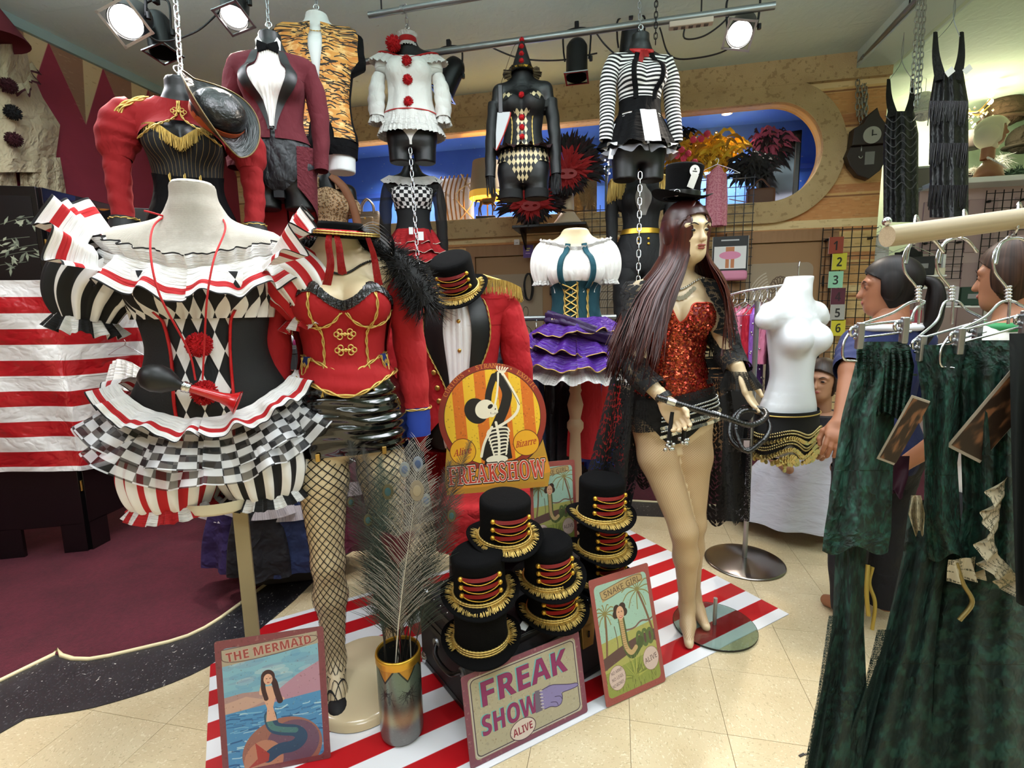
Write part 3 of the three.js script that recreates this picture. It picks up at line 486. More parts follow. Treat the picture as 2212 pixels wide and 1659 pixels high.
// ---------- trunk ----------
const TRUNK = thing('steamer_trunk', 'black studded travel trunk with chrome corners and lock under the stacked hats', 'trunk', [-0.31, 0.0045, -1.801], 0.835);
{
  const w = 0.76, h = 0.295, d = 0.46, dark = mat(0x17161b, 0.5, { bumpMap: fuzzB, bumpScale: 0.001 }), edge = mat(0x0c0c0e, 0.4), split = 0.205;
  part('body', rbox(w, split - 0.006, d, 0.006, 0, (split - 0.006) / 2 + 0.003, 0), dark, TRUNK);
  part('lid', rbox(w, h - split, d, 0.006, 0, (h + split) / 2, 0), dark, TRUNK);
  const eg = [];
  for (const y of [0.012, split - 0.016, split + 0.012, h - 0.012]) for (const s of [-1, 1]) eg.push(rbox(w + 0.004, 0.022, 0.006, 0.002, 0, y, s * d / 2), rbox(0.006, 0.022, d + 0.004, 0.002, s * w / 2, y, 0));
  for (const s of [-1, 1]) eg.push(rbox(w, 0.006, 0.024, 0.002, 0, h, s * (d / 2 - 0.012)), rbox(0.024, 0.006, d, 0.002, s * (w / 2 - 0.012), h, 0));
  part('edge_binding', eg, edge, TRUNK);
  for (const x of [-1, 1]) for (const y of [0, 1]) for (const z of [-1, 1]) part('corner_cap', [xf(ball(0.03, 0, 0, 0, 10), [x * (w / 2 - 0.018), y ? h - 0.018 : 0.022, z * (d / 2 - 0.018)], [0, 0, 0], [1, 1, 1])], chrome, TRUNK);
  const st = []; for (let i = 0; i < 14; i++) for (const z of [-1, 1]) st.push(ball(0.0045, -w / 2 + 0.05 + i * 0.0508, h + 0.003, z * (d / 2 - 0.012), 6)); for (let i = 0; i < 8; i++) for (const x of [-1, 1]) st.push(ball(0.0045, x * (w / 2 - 0.012), h + 0.003, -d / 2 + 0.05 + i * 0.0515, 6)); for (let i = 0; i < 5; i++) for (const x of [-1, 1]) st.push(ball(0.0045, x * (w / 2 - 0.03), 0.05 + i * 0.055, d / 2 + 0.003, 6));
  stuff(part('studs', st, chrome, TRUNK));
  const lk = part('lock', [xf(cyl(0.038, 0.036, 0.012, 0, 0, 0, 24), [0.06, h - 0.045, d / 2 + 0.006], [PI / 2, 0, 0]), extrude([[-0.024, -0.06], [0.024, -0.06], [0.032, 0.03], [-0.032, 0.03]], 0.008, 0.002).translate(0.06, h - 0.1, d / 2 + 0.002)], brass, TRUNK, 'silvery lock plate');
  part('keyhole', box(0.008, 0.022, 0.004, 0.06, h - 0.11, d / 2 + 0.014), blackMetal, lk);
  for (const x of [-0.26, 0.33]) part('latch', [rbox(0.035, 0.05, 0.012, 0.004, x, split + 0.005, d / 2 + 0.005), xf(cyl(0.008, 0.008, 0.045, 0, 0, 0, 10), [x, split + 0.03, d / 2 + 0.014], [0, 0, PI / 2])], steel, TRUNK);
  part('handle', sweep([[-w / 2 - 0.004, 0.15, -0.09], [-w / 2 - 0.025, 0.135, -0.06], [-w / 2 - 0.026, 0.132, 0.06], [-w / 2 - 0.004, 0.15, 0.09]], 0.009, 20, 8), blackLeather, TRUNK);
  for (const z of [-0.095, 0.095]) part('handle_plate', xf(cyl(0.02, 0.018, 0.008, 0, 0, 0, 12), [-w / 2 - 0.004, 0.15, z], [0, 0, PI / 2]), steel, TRUNK);
  part('price_tag', xf(box(0.04, 0.028, 0.001), [-0.2, h + 0.006, d / 2 - 0.03], [-PI / 2 + 0.1, 0, 0.5]), white, TRUNK, 'small white price tag');
}
// ---------- ringmaster top hats ----------
function topHat(name, label, group) {
  const t = thing(name, label, 'hat', [0, 0, 0], 0, group), R = 0.088, H = 0.152;
  part('crown', lathe([[0.082, 0], [R - 0.003, 0.02], [R - 0.004, 0.06], [R - 0.002, H - 0.02], [R - 0.003, H - 0.008], [R - 0.011, H], [0.05, H + 0.003], [0, H + 0.003]], 36), felt, t);
  const brim = (u, r) => { const a = u * TAU; return 0.004 + (r - R) / 0.048 * (0.003 + 0.022 * pow(abs(sin(a)), 2.2) - 0.006 * cos(a) * cos(a)); };
  part('brim', [grid(60, 6, (u, v) => { const r = lerp(R - 0.006, 0.131, v), a = u * TAU; return [sin(a) * r * 0.97, brim(u, r), cos(a) * r * 1.04]; }, true), grid(60, 6, (u, v) => { const r = lerp(R - 0.006, 0.131, v), a = u * TAU; return [sin(a) * r * 0.97, brim(u, r) - 0.005, cos(a) * r * 1.04]; }, true), grid(60, 4, (u, v) => { const a = u * TAU, b = v * PI - PI / 2; const r = 0.131 + cos(b) * 0.0028; return [sin(a) * r * 0.97, brim(u, 0.131) - 0.0025 + sin(b) * 0.0028, cos(a) * r * 1.04]; }, true)], felt, t);
  const band = []; for (const [dy, dr] of [[0.007, 0.003], [0.014, 0.002], [0.021, 0.001]]) { const p = []; for (let i = 0; i < 40; i++) { const a = i / 40 * TAU; p.push(V(sin(a) * (R + dr), dy, cos(a) * (R + dr))); } band.push(sweep(p, (u, q) => 0.0038 + 0.0008 * sin(u * 300), 160, 5, { closed: true })); }
  part('gold_band', band, goldThread, t);
  const fr = []; for (let i = 0; i < 260; i++) { const a = rnd(-2.1, 2.1), u = ((a / TAU) % 1 + 1) % 1, r1 = 0.108 + rnd(0.013), b = a + rnd(-0.07, 0.07), p = V(sin(a) * (R + 0.003), 0.012, cos(a) * (R + 0.003)), q = V(sin(b) * r1 * 0.97, brim(((b / TAU) % 1 + 1) % 1, r1) + rnd(0.001, 0.004), cos(b) * r1 * 1.04); fr.push(strip3(p, p.clone().lerp(q, 0.5).add(V(0, 0.003, 0)), 0.0013), strip3(p.clone().lerp(q, 0.5).add(V(0, 0.003, 0)), q, 0.0013, 0.0007)); }
  stuff(part('gold_fringe', fr, goldThread, t));
  for (const y of [0.05, 0.078, 0.106]) {
    const a1 = 0.72, p = (a, dy, o) => [sin(a) * (R + o), y + dy, cos(a) * (R + o)];
    part('ribbon', grid(14, 1, (u, v) => p(lerp(-a1, a1, u), (v - 0.5) * 0.014, 0.0015)), redSatin, t, 'red satin ribbon');
    part('chain_swag', sweep([-1, -0.6, 0, 0.6, 1].map((k) => p(k * a1, -0.002 - 0.013 * (1 - k * k), 0.004)), (u) => 0.0016 + 0.0009 * sin(u * 200), 80, 5), gold, t);
    for (const s of [-1, 1]) part('button', xf(ball(0.0085, 0, 0, 0, 10), p(s * a1, 0, 0.003)), gold, t);
  }
  return t;
}
{
  reseed(21);
  const h0 = topHat('top_hat', 'topmost black top hat perched across the two stacks beside the feather vase', 'top hats stacked on the trunk');
  h0.position.set(-0.365, 0.595, -1.555); h0.rotation.set(0.12, 0.5, -0.06);
  const put = (x, y, z, turn, lab, tx = 0, tz = 0) => { const o = copyOf(h0, [x, y, z], turn, lab); o.rotation.set(tx, turn, tz); return o; };
  put(-0.42, 0.303, -1.43, 3.5, 'bottom black hat with gold fringe at the vase end of the trunk', 0.05);
  put(-0.425, 0.447, -1.455, 0.35, 'middle top hat of the stack at the vase end of the trunk', 0.08, 0.03);
  put(-0.215, 0.303, -1.625, 0.55, 'lower top hat of the pair in the middle of the trunk', 0.02);
  put(-0.225, 0.425, -1.625, 0.5, 'upper top hat of the pair in the middle of the trunk', 0.1, 0.02);
  put(-0.05, 0.303, -1.86, 0.6, 'bottom top hat of the stack behind the front snake sign');
  put(-0.05, 0.443, -1.84, 0.6, 'middle top hat of the stack behind the front snake sign', 0.04);
  put(-0.055, 0.582, -1.825, 0.5, 'topmost hat of the stack beside the rear snake sign', 0.06, -0.04);
  const r = copyOf(h0, [-0.645, 1.405, -2.02], 0.15, 'black ringmaster top hat resting on the red tailcoat collar'); r.rotation.set(0.55, 0.22, 0.06); r.scale.setScalar(1.0); r.position.set(-0.655, 1.44, -2.04); delete r.userData.group;
}
// ---------- tin signs ----------
const F = (g, c) => { g.fillStyle = c; }, poly = (g, c, pts) => { g.fillStyle = c; g.beginPath(); pts.forEach(([x, y], i) => i ? g.lineTo(x, y) : g.moveTo(x, y)); g.closePath(); g.fill(); };
const stroke = (g, c, w, pts) => { g.strokeStyle = c; g.lineWidth = w; g.lineCap = g.lineJoin = 'round'; g.beginPath(); g.moveTo(pts[0][0], pts[0][1]); for (let i = 1; i < pts.length - 1; i++) { const mx = (pts[i][0] + pts[i + 1][0]) / 2, my = (pts[i][1] + pts[i + 1][1]) / 2; g.quadraticCurveTo(pts[i][0], pts[i][1], mx, my); } g.lineTo(...pts[pts.length - 1]); g.stroke(); };
const wear = (g, w, h, n, cols, s = 1) => { for (let i = 0; i < n; i++) { g.fillStyle = cols[rnd(cols.length) | 0]; g.beginPath(); g.ellipse(rnd(w), rnd(h), rnd(1, 7) * s, rnd(1, 5) * s, rnd(3), 0, TAU); g.fill(); } };
const rrect = (g, x, y, w, h, r) => { g.beginPath(); g.moveTo(x + r, y); g.arcTo(x + w, y, x + w, y + h, r); g.arcTo(x + w, y + h, x, y + h, r); g.arcTo(x, y + h, x, y, r); g.arcTo(x, y, x + w, y, r); g.closePath(); };
const say = (g, s, x, y, size, c, { rot = 0, font = 'sans-serif', weight = 'bold', w, outline, ow = 4 } = {}) => { g.save(); g.translate(x, y); g.rotate(rot); g.font = `${weight} ${size}px ${font}`; g.textAlign = 'center'; g.textBaseline = 'middle'; const k = w ? w / g.measureText(s).width : 1; g.scale(k, 1); if (outline) { g.strokeStyle = outline; g.lineWidth = ow; g.lineJoin = 'round'; g.strokeText(s, 0, 0); } g.fillStyle = c; g.fillText(s, 0, 0); g.restore(); };
function faceUV(g, w, h) { const p = g.attributes.position, t = g.attributes.uv; for (let i = 0; i < p.count; i++) t.setXY(i, p.getX(i) / w + 0.5, p.getY(i) / h); return g; }
function tinSign(name, label, bl, br, h, lean, map, edge) {
  bl = vec(bl); br = vec(br); const w = bl.distanceTo(br), u = br.clone().sub(bl);
  const t = thing(name, label, 'sign', bl.clone().lerp(br, 0.5), atan2(-u.z, u.x)); t.rotation.order = 'YXZ'; t.rotation.x = -lean;
  const s = new THREE.Shape(), r = 0.008; s.moveTo(-w / 2 + r, 0); s.lineTo(w / 2 - r, 0); s.absarc(w / 2 - r, r, r, -PI / 2, 0); s.lineTo(w / 2, h - r); s.absarc(w / 2 - r, h - r, r, 0, PI / 2); s.lineTo(-w / 2 + r, h); s.absarc(-w / 2 + r, h - r, r, PI / 2, PI); s.lineTo(-w / 2, r); s.absarc(-w / 2 + r, r, r, PI, 1.5 * PI);
  part('plate', extrude(s, 0.0016).translate(0, 0, -0.0018), mat(0x6a5a52, 0.6, { metalness: 0.3 }), t, 'thin metal plate');
  part('printed_face', faceUV(new THREE.ShapeGeometry(s), w, h), mat(0xffffff, 0.5, { map, metalness: 0 }), t);
  return t;
}
const rust = ['rgba(90,50,40,.25)', 'rgba(60,50,50,.2)', 'rgba(200,190,170,.18)'];
const snakeTex = canvasTex(640, 1000, (g, w, h) => {
  reseed(31); F(g, '#9c4f49'); g.fillRect(0, 0, w, h); wear(g, w, h, 300, rust);
  g.save(); rrect(g, 40, 60, w - 80, h - 110, 40); g.clip();
  F(g, '#9fc0ae'); g.fillRect(0, 0, w, h); poly(g, '#a8a55c', [[0, 520], [w, 470], [w, h], [0, h]]); poly(g, '#8c9447', [[0, 760], [w, 700], [w, h], [0, h]]);
  const palm = (x, y, bx, by, r) => { stroke(g, '#7a5a44', 20, [[bx, by], [(bx + x) / 2 + 14, (by + y) / 2], [x, y]]); for (let i = 0; i < 11; i++) { const a = i / 11 * TAU; for (const c of ['#6f6a3d', '#8b7f4a']) stroke(g, c, 9, [[x, y], [x + cos(a) * r * 0.6, y + sin(a) * r * 0.5 - r * 0.2], [x + cos(a) * r, y + sin(a) * r * 0.8 + r * 0.12]]); } };
  palm(115, 300, 60, 720, 110); palm(480, 190, 600, 640, 170); stroke(g, '#7a5a50', 14, [[270, 470], [380, 500], [470, 440], [560, 470], [640, 430]]); stroke(g, '#6a5a44', 8, [[190, 420], [210, 560], [180, 640]]);
  stroke(g, '#5f4440', 90, [[-20, 700], [200, 640], [420, 600], [700, 590]]); for (const [x, r] of [[430, 58], [490, 62], [545, 55]]) { g.strokeStyle = '#5a6a3c'; g.lineWidth = 26; g.beginPath(); g.ellipse(x, 590, 26, r, 0, 0, TAU); g.stroke(); }
  stroke(g, '#4d5a34', 66, [[270, 380], [276, 500], [280, 620], [330, 700], [400, 650], [440, 600]]); stroke(g, '#c0a070', 40, [[266, 360], [272, 500], [276, 610], [326, 680], [380, 640]]); for (let i = 0; i < 15; i++) stroke(g, '#8a6a48', 4, [[252, 380 + i * 17], [290, 384 + i * 17], [292, 384 + i * 17]]);
  for (const [x, y] of [[240, 290], [300, 285], [225, 330], [312, 330]]) { F(g, '#3d2a24'); g.beginPath(); g.arc(x, y, 34, 0, TAU); g.fill(); }
  F(g, '#d6a584'); g.beginPath(); g.ellipse(270, 330, 40, 56, 0, 0, TAU); g.fill(); F(g, '#3a2820'); g.fillRect(250, 316, 13, 6); g.fillRect(280, 316, 13, 6); F(g, '#b8453a'); g.beginPath(); g.ellipse(272, 360, 18, 9, 0, 0, TAU); g.fill(); F(g, '#f4ead8'); g.fillRect(260, 356, 24, 5);
  for (let i = 0; i < 16; i++) { const a = -PI / 2 + (i - 7.5) * 0.2; poly(g, i % 2 ? '#a7a653' : '#737f38', [[330 + cos(a) * 20, 850], [330 + cos(a) * (150 + (i % 3) * 40), 860 + sin(a) * 190], [352 + cos(a) * 20, 870]]); }
  for (let i = 0; i < 120; i++) stroke(g, ['#6f7a38', '#98984c', '#5c5a30'][i % 3], 4, [[rnd(w), 760 + rnd(200)], [rnd(4), 0]].map((q, k, A) => k ? [A[0][0] + rnd(-8, 8), A[0][1] - rnd(20, 46)] : q));
  g.restore();
  poly(g, '#b49a6a', [[95, 120], [330, 74], [545, 60], [560, 130], [340, 150], [110, 205]]); stroke(g, '#6a4a38', 5, [[95, 120], [330, 74], [545, 60], [560, 130], [340, 150], [110, 205], [95, 120]]);
  say(g, 'SNAKE GIRL', 328, 126, 66, '#4f3a30', { rot: -0.13, w: 400, weight: 'normal' });
  for (const [x, y, r] of [[150, 815, 84], [520, 770, 84]]) { F(g, '#d0b8ae'); g.beginPath(); g.ellipse(x, y, r, r * 1.12, 0, 0, TAU); g.fill(); g.strokeStyle = '#8a6a60'; g.lineWidth = 4; g.stroke(); }
  say(g, 'NO ARMS', 150, 765, 36, '#4a3434', { rot: -0.15, w: 120, weight: 'normal' }); say(g, 'NO LEGS', 150, 815, 36, '#4a3434', { rot: -0.15, w: 120, weight: 'normal' }); say(g, 'NO BONES', 150, 864, 36, '#4a3434', { rot: -0.15, w: 124, weight: 'normal' }); say(g, 'ALIVE', 520, 770, 60, '#4a3434', { rot: -0.15, w: 140, weight: 'normal' });
  wear(g, w, h, 400, rust);
});
const freakTex = canvasTex(1024, 680, (g, w, h) => {
  reseed(32); F(g, '#7e4556'); g.fillRect(0, 0, w, h); F(g, '#b0a890'); rrect(g, 46, 40, w - 92, h - 80, 30); g.fill(); wear(g, w, h, 500, ['rgba(150,130,100,.25)', 'rgba(90,80,90,.16)', 'rgba(210,205,180,.2)'], 2);
  g.strokeStyle = '#3d3040'; g.lineWidth = 7; rrect(g, 64, 56, w - 128, h - 112, 40); g.stroke(); g.strokeStyle = '#cfc7d4'; g.lineWidth = 3; rrect(g, 56, 48, w - 112, h - 96, 40); g.stroke();
  const lt = (s, x, y, size, ww) => { say(g, s, x - 8, y - 4, size, '#6fb0b4', { w: ww, outline: '#6fb0b4', ow: 12 }); say(g, s, x, y, size, '#8d2d63', { w: ww, outline: '#5c1c40', ow: 5 }); };
  lt('FREAK', 500, 190, 250, 760); lt('SHOW', 350, 420, 200, 470);
  poly(g, '#8a80b4', [[610, 350], [700, 330], [790, 360], [880, 395], [960, 410], [965, 440], [880, 440], [800, 430], [810, 470], [790, 520], [740, 525], [700, 500], [640, 500], [600, 470]]); stroke(g, '#3d3054', 6, [[610, 350], [700, 330], [790, 360], [880, 395], [960, 410], [965, 440], [880, 440], [800, 430], [810, 470], [790, 520], [740, 525], [700, 500], [640, 500]]); stroke(g, '#3d3054', 5, [[740, 440], [790, 450], [800, 480]]); stroke(g, '#3d3054', 5, [[700, 470], [750, 480], [760, 515]]);
  poly(g, '#6d6478', [[570, 330], [615, 335], [620, 500], [560, 500]]); for (let i = 0; i < 6; i++) stroke(g, '#d8d0c8', 6, [[612, 345 + i * 26], [634, 350 + i * 26], [634, 352 + i * 26]]);
  F(g, '#d8c8c0'); g.beginPath(); g.ellipse(440, 570, 108, 78, 0, 0, TAU); g.fill(); g.strokeStyle = '#4a2c3c'; g.lineWidth = 6; g.stroke(); say(g, 'ALIVE', 440, 572, 80, '#8a2038', { w: 170, rot: -0.06 });
  wear(g, w, h, 300, rust);
});
const mermaidTex = canvasTex(720, 1000, (g, w, h) => {
  reseed(33); F(g, '#7d4248'); g.fillRect(0, 0, w, h); wear(g, w, h, 300, rust, 2);
  g.save(); rrect(g, 40, 60, w - 84, h - 100, 34); g.clip(); F(g, '#7fb2c4'); g.fillRect(0, 0, w, h);
  for (let i = 0; i < 60; i++) { g.fillStyle = ['rgba(200,210,205,.35)', 'rgba(90,140,180,.3)', 'rgba(120,130,160,.25)'][i % 3]; g.beginPath(); g.ellipse(rnd(w), rnd(420), rnd(30, 120), rnd(8, 34), -0.1, 0, TAU); g.fill(); }
  poly(g, '#a98a86', [[0, 420], [160, 400], [330, 410], [330, 520], [0, 560]]); poly(g, '#b2889a', [[330, 460], [520, 330], [w, 230], [w, 520], [330, 520]]); poly(g, '#c2a090', [[0, 470], [180, 430], [320, 480], [0, 580]]);
  poly(g, '#4d8fbe', [[0, 540], [w, 470], [w, h], [0, h]]); for (let i = 0; i < 160; i++) { const y = 540 + rnd(460); stroke(g, ['#3a76a8', '#79b3d0', '#2c5e8e', '#a8cfdc'][i % 4], rnd(4, 12), [[rnd(w), y], [0, 0], [0, 0]].map((q, k, A) => k ? [A[0][0] + k * rnd(20, 60), y + rnd(-16, 10)] : q)); }
  g.fillStyle = '#9a6a5c'; g.beginPath(); g.ellipse(400, 860, 270, 230, -0.2, 0, TAU); g.fill(); g.fillStyle = '#6d5468'; g.beginPath(); g.ellipse(470, 830, 180, 170, -0.2, 0, TAU); g.fill(); g.fillStyle = '#b9846a'; g.beginPath(); g.ellipse(270, 920, 130, 150, 0.2, 0, TAU); g.fill();
  stroke(g, '#2a4f6c', 84, [[330, 600], [330, 680], [400, 720], [500, 740], [540, 800], [480, 860], [380, 850], [300, 900]]); stroke(g, '#4a7d7c', 40, [[318, 600], [320, 680], [390, 716], [490, 738]]); poly(g, '#a8443c', [[310, 880], [220, 780], [230, 900], [160, 960], [300, 930]]);
  poly(g, '#d7a88c', [[300, 380], [350, 380], [372, 470], [352, 540], [372, 640], [300, 640], [312, 540], [288, 460]]); stroke(g, '#d7a88c', 22, [[300, 400], [270, 450], [290, 360], [320, 330]]); stroke(g, '#d7a88c', 22, [[352, 400], [390, 470], [420, 490]]);
  stroke(g, '#3c2428', 40, [[330, 300], [370, 340], [380, 420], [400, 500]]); stroke(g, '#3c2428', 30, [[300, 310], [290, 380], [310, 470]]); F(g, '#3c2428'); g.beginPath(); g.ellipse(330, 312, 46, 52, 0, 0, TAU); g.fill(); F(g, '#dbab90'); g.beginPath(); g.ellipse(330, 330, 30, 40, 0, 0, TAU); g.fill(); F(g, '#402a2c'); g.fillRect(316, 322, 10, 5); g.fillRect(338, 322, 10, 5); F(g, '#a83c3a'); g.fillRect(322, 350, 16, 6);
  g.restore();
  poly(g, '#a89c88', [[40, 70], [w - 46, 30], [w - 40, 120], [40, 190]]); stroke(g, '#5a3c3c', 5, [[40, 70], [w - 46, 30], [w - 40, 120], [40, 190], [40, 70]]); say(g, 'THE MERMAID', 352, 106, 88, '#94443f', { rot: -0.085, w: 570, outline: '#c9a59a', ow: 5 });
  wear(g, w, h, 500, rust);
});
tinSign('tin_sign', 'tall tin sign reading snake girl leaning on the trunk beside its lock', [-0.022, 0.0045, -1.562], [0.188, 0.0045, -1.731], 0.425, 0.26, snakeTex);
tinSign('tin_sign', 'wide tin sign reading freak show with a pointing hand', [-0.412, 0.0045, -1.25], [-0.083, 0.0045, -1.535], 0.272, 0.2, freakTex);
tinSign('tin_sign', 'tin sign of a mermaid sitting on a rock', [-1.118, 0.0045, -1.082], [-0.846, 0.0045, -1.208], 0.415, 0.1, mermaidTex);
tinSign('tin_sign', 'smaller snake girl tin sign standing behind the stacked hats', [-0.318, 0.42, -1.83], [-0.148, 0.42, -1.91], 0.345, 0.1, snakeTex);
// round skeleton sign with its name plate
{
  const W = 0.43, Hh = 0.5, map = canvasTex(1024, 1190, (g, w, h) => {
    reseed(34); const cx = w / 2, cy = 510, R = 505; F(g, '#b98a2c'); g.fillRect(0, 0, w, h);
    g.save(); g.beginPath(); g.arc(cx, cy, R, 0, TAU); g.clip(); F(g, '#8f2f1f'); g.fillRect(0, 0, w, h); g.beginPath(); g.arc(cx, cy, 440, 0, TAU); g.clip(); F(g, '#e6a91e'); g.fillRect(0, 0, w, h);
    for (let i = 0; i < 9; i++) { F(g, i % 2 ? '#d8701c' : '#ecbc2c'); g.fillRect(60 + i * 105, 0, 106, h); } wear(g, w, h, 900, ['rgba(120,60,20,.3)', 'rgba(240,200,90,.25)', 'rgba(90,40,20,.25)'], 1.6); g.restore();
    g.strokeStyle = '#2a1a10'; g.lineWidth = 10; g.beginPath(); g.arc(cx, cy, R - 5, 0, TAU); g.stroke(); g.lineWidth = 5; g.beginPath(); g.arc(cx, cy, 440, 0, TAU); g.stroke();
    const txt = 'CURIOUS • STRANGE • EXOTIC'; for (let i = 0; i < txt.length; i++) { const a = -PI / 2 + (i - (txt.length - 1) / 2) * 0.083; say(g, txt[i], cx + cos(a) * 472, cy + sin(a) * 472, 56, '#d88a3a', { rot: a + PI / 2, weight: 'normal', font: 'serif' }); }
    // black shadow figure, then bones
    const B = '#191411', K = '#f0e6cc';
    stroke(g, B, 90, [[600, 140], [680, 260], [640, 420], [560, 560], [480, 700], [420, 860]]); stroke(g, B, 60, [[560, 140], [500, 260], [480, 400]]); F(g, B); g.beginPath(); g.ellipse(370, 440, 105, 120, -0.4, 0, TAU); g.fill(); poly(g, B, [[470, 640], [640, 560], [660, 900], [400, 940]]);
    F(g, K); g.beginPath(); g.ellipse(450, 430, 92, 84, -0.7, 0, TAU); g.fill(); poly(g, K, [[470, 380], [560, 400], [570, 470], [520, 510], [440, 500]]); F(g, B); g.beginPath(); g.ellipse(502, 410, 26, 18, -0.6, 0, TAU); g.fill(); g.beginPath(); g.ellipse(540, 436, 12, 9, 0, 0, TAU); g.fill(); for (let i = 0; i < 6; i++) { g.fillRect(500 + i * 12, 462 + i * 2, 4, 18); }
    stroke(g, K, 26, [[560, 600], [700, 540], [780, 420], [700, 240], [640, 120]]); stroke(g, '#191411', 5, [[640, 140], [700, 260], [770, 420]]); stroke(g, K, 18, [[520, 470], [560, 360], [590, 220], [600, 110]]); for (let i = 0; i < 5; i++) stroke(g, K, 12, [[620 + i * 10, 110], [590 + i * 22, 80], [596 + i * 24, 50 + i * 6]]);
    stroke(g, K, 24, [[540, 560], [560, 700], [540, 880]]); for (let i = 0; i < 8; i++) { stroke(g, K, 15, [[550, 610 + i * 34], [470 + i * 3, 616 + i * 32], [450 + i * 7, 660 + i * 30]]); stroke(g, K, 15, [[555, 610 + i * 34], [640 - i * 3, 606 + i * 32], [656 - i * 7, 650 + i * 30]]); }
    stroke(g, K, 24, [[500, 600], [420, 720], [380, 860]]); F(g, K); g.beginPath(); g.ellipse(520, 900, 100, 40, 0, 0, TAU); g.fill();
    for (const [x, y, s] of [[215, 800, 'Alive'], [800, 770, 'Bizarre']]) { F(g, '#e9a823'); g.beginPath(); g.arc(x, y, 118, 0, TAU); g.fill(); g.strokeStyle = '#5a2410'; g.lineWidth = 6; g.stroke(); g.save(); g.translate(x, y); g.transform(1, -0.12, -0.25, 1, 0, 0); say(g, s, 0, 0, 84, '#a8281c', { font: 'serif', w: s.length > 5 ? 190 : 165 }); g.restore(); }
    poly(g, '#d9912c', [[40, 1000], [w - 60, 905], [w - 20, 1060], [60, 1185]]); say(g, 'FREAKSHOW', cx - 6, 1020, 230, '#efe0cc', { font: 'serif', w: 900, rot: 0, outline: '#2a120c', ow: 34 }); say(g, 'FREAKSHOW', cx - 6, 1020, 230, '#c8412f', { font: 'serif', w: 900, rot: 0, outline: '#efe0cc', ow: 14 }); F(g, '#b9822c'); g.fillRect(90, 1140, 850, 50);
  });
  const t = thing('round_sign', 'round orange circus sign with a skeleton above the word freakshow', 'sign', at(1078, 1060, 1.93), 0.22); t.rotation.order = 'YXZ'; t.rotation.x = -0.1; t.rotation.z = 0.07;
  const s = new THREE.Shape(), R = 0.207, cy = Hh - R - 0.006; s.moveTo(-0.2, 0); s.lineTo(0.19, 0); s.lineTo(0.205, 0.06); s.lineTo(0.195, 0.125); const a0 = atan2(0.19 - cy, 0.19); s.absarc(0, cy, R, a0, PI - a0); s.lineTo(-0.195, 0.125); s.lineTo(-0.205, 0.05);
  part('plate', extrude(s, 0.003, 0, 40).translate(0, 0, -0.0032), mat(0xc79a3c, 0.6), t); part('printed_face', faceUV(new THREE.ShapeGeometry(s, 40), W, Hh), mat(0xffffff, 0.5, { map }), t);
}
// red cloth covered stool carrying the round sign and the rear snake sign
{
  const t = thing('stool', 'low dark wood stool draped in red cloth behind the hats', 'stool', [-0.47, 0, -2.0], 0.45), wood = mat(0x24140f, 0.4);
  reseed(40);
  part('seat_cloth', [grid(64, 20, (u, v) => { const a = u * TAU, q = pow(abs(cos(a)) ** 4 + abs(sin(a)) ** 4, -0.25), d = max(0, v - 0.45) / 0.55, k = min(v / 0.45, 1), f = 1 + d * (0.05 + 0.05 * sin(a * 9) + 0.03 * sin(a * 4 + 1)); return [cos(a) * q * 0.27 * k * f, 0.615 - (k ** 6) * 0.012 - d * (0.17 + 0.05 * sin(a * 2 + 2)), sin(a) * q * 0.2 * k * f, a * 0.25, v * 0.5]; }, true)], cloth(0xa81018, { bumpScale: 0.012 }), t);
  for (const x of [-1, 1]) for (const z of [-1, 1]) part('leg', sweep([[x * 0.22, 0.003, z * 0.15], [x * 0.2, 0.58, z * 0.13]], (u) => 0.014 + 0.006 * u, 8, 8), wood, t);
  for (const z of [-1, 1]) part('stretcher', sweep([[-0.21, 0.2, z * 0.145], [0.21, 0.2, z * 0.145]], 0.01, 4, 8), wood, t);
}
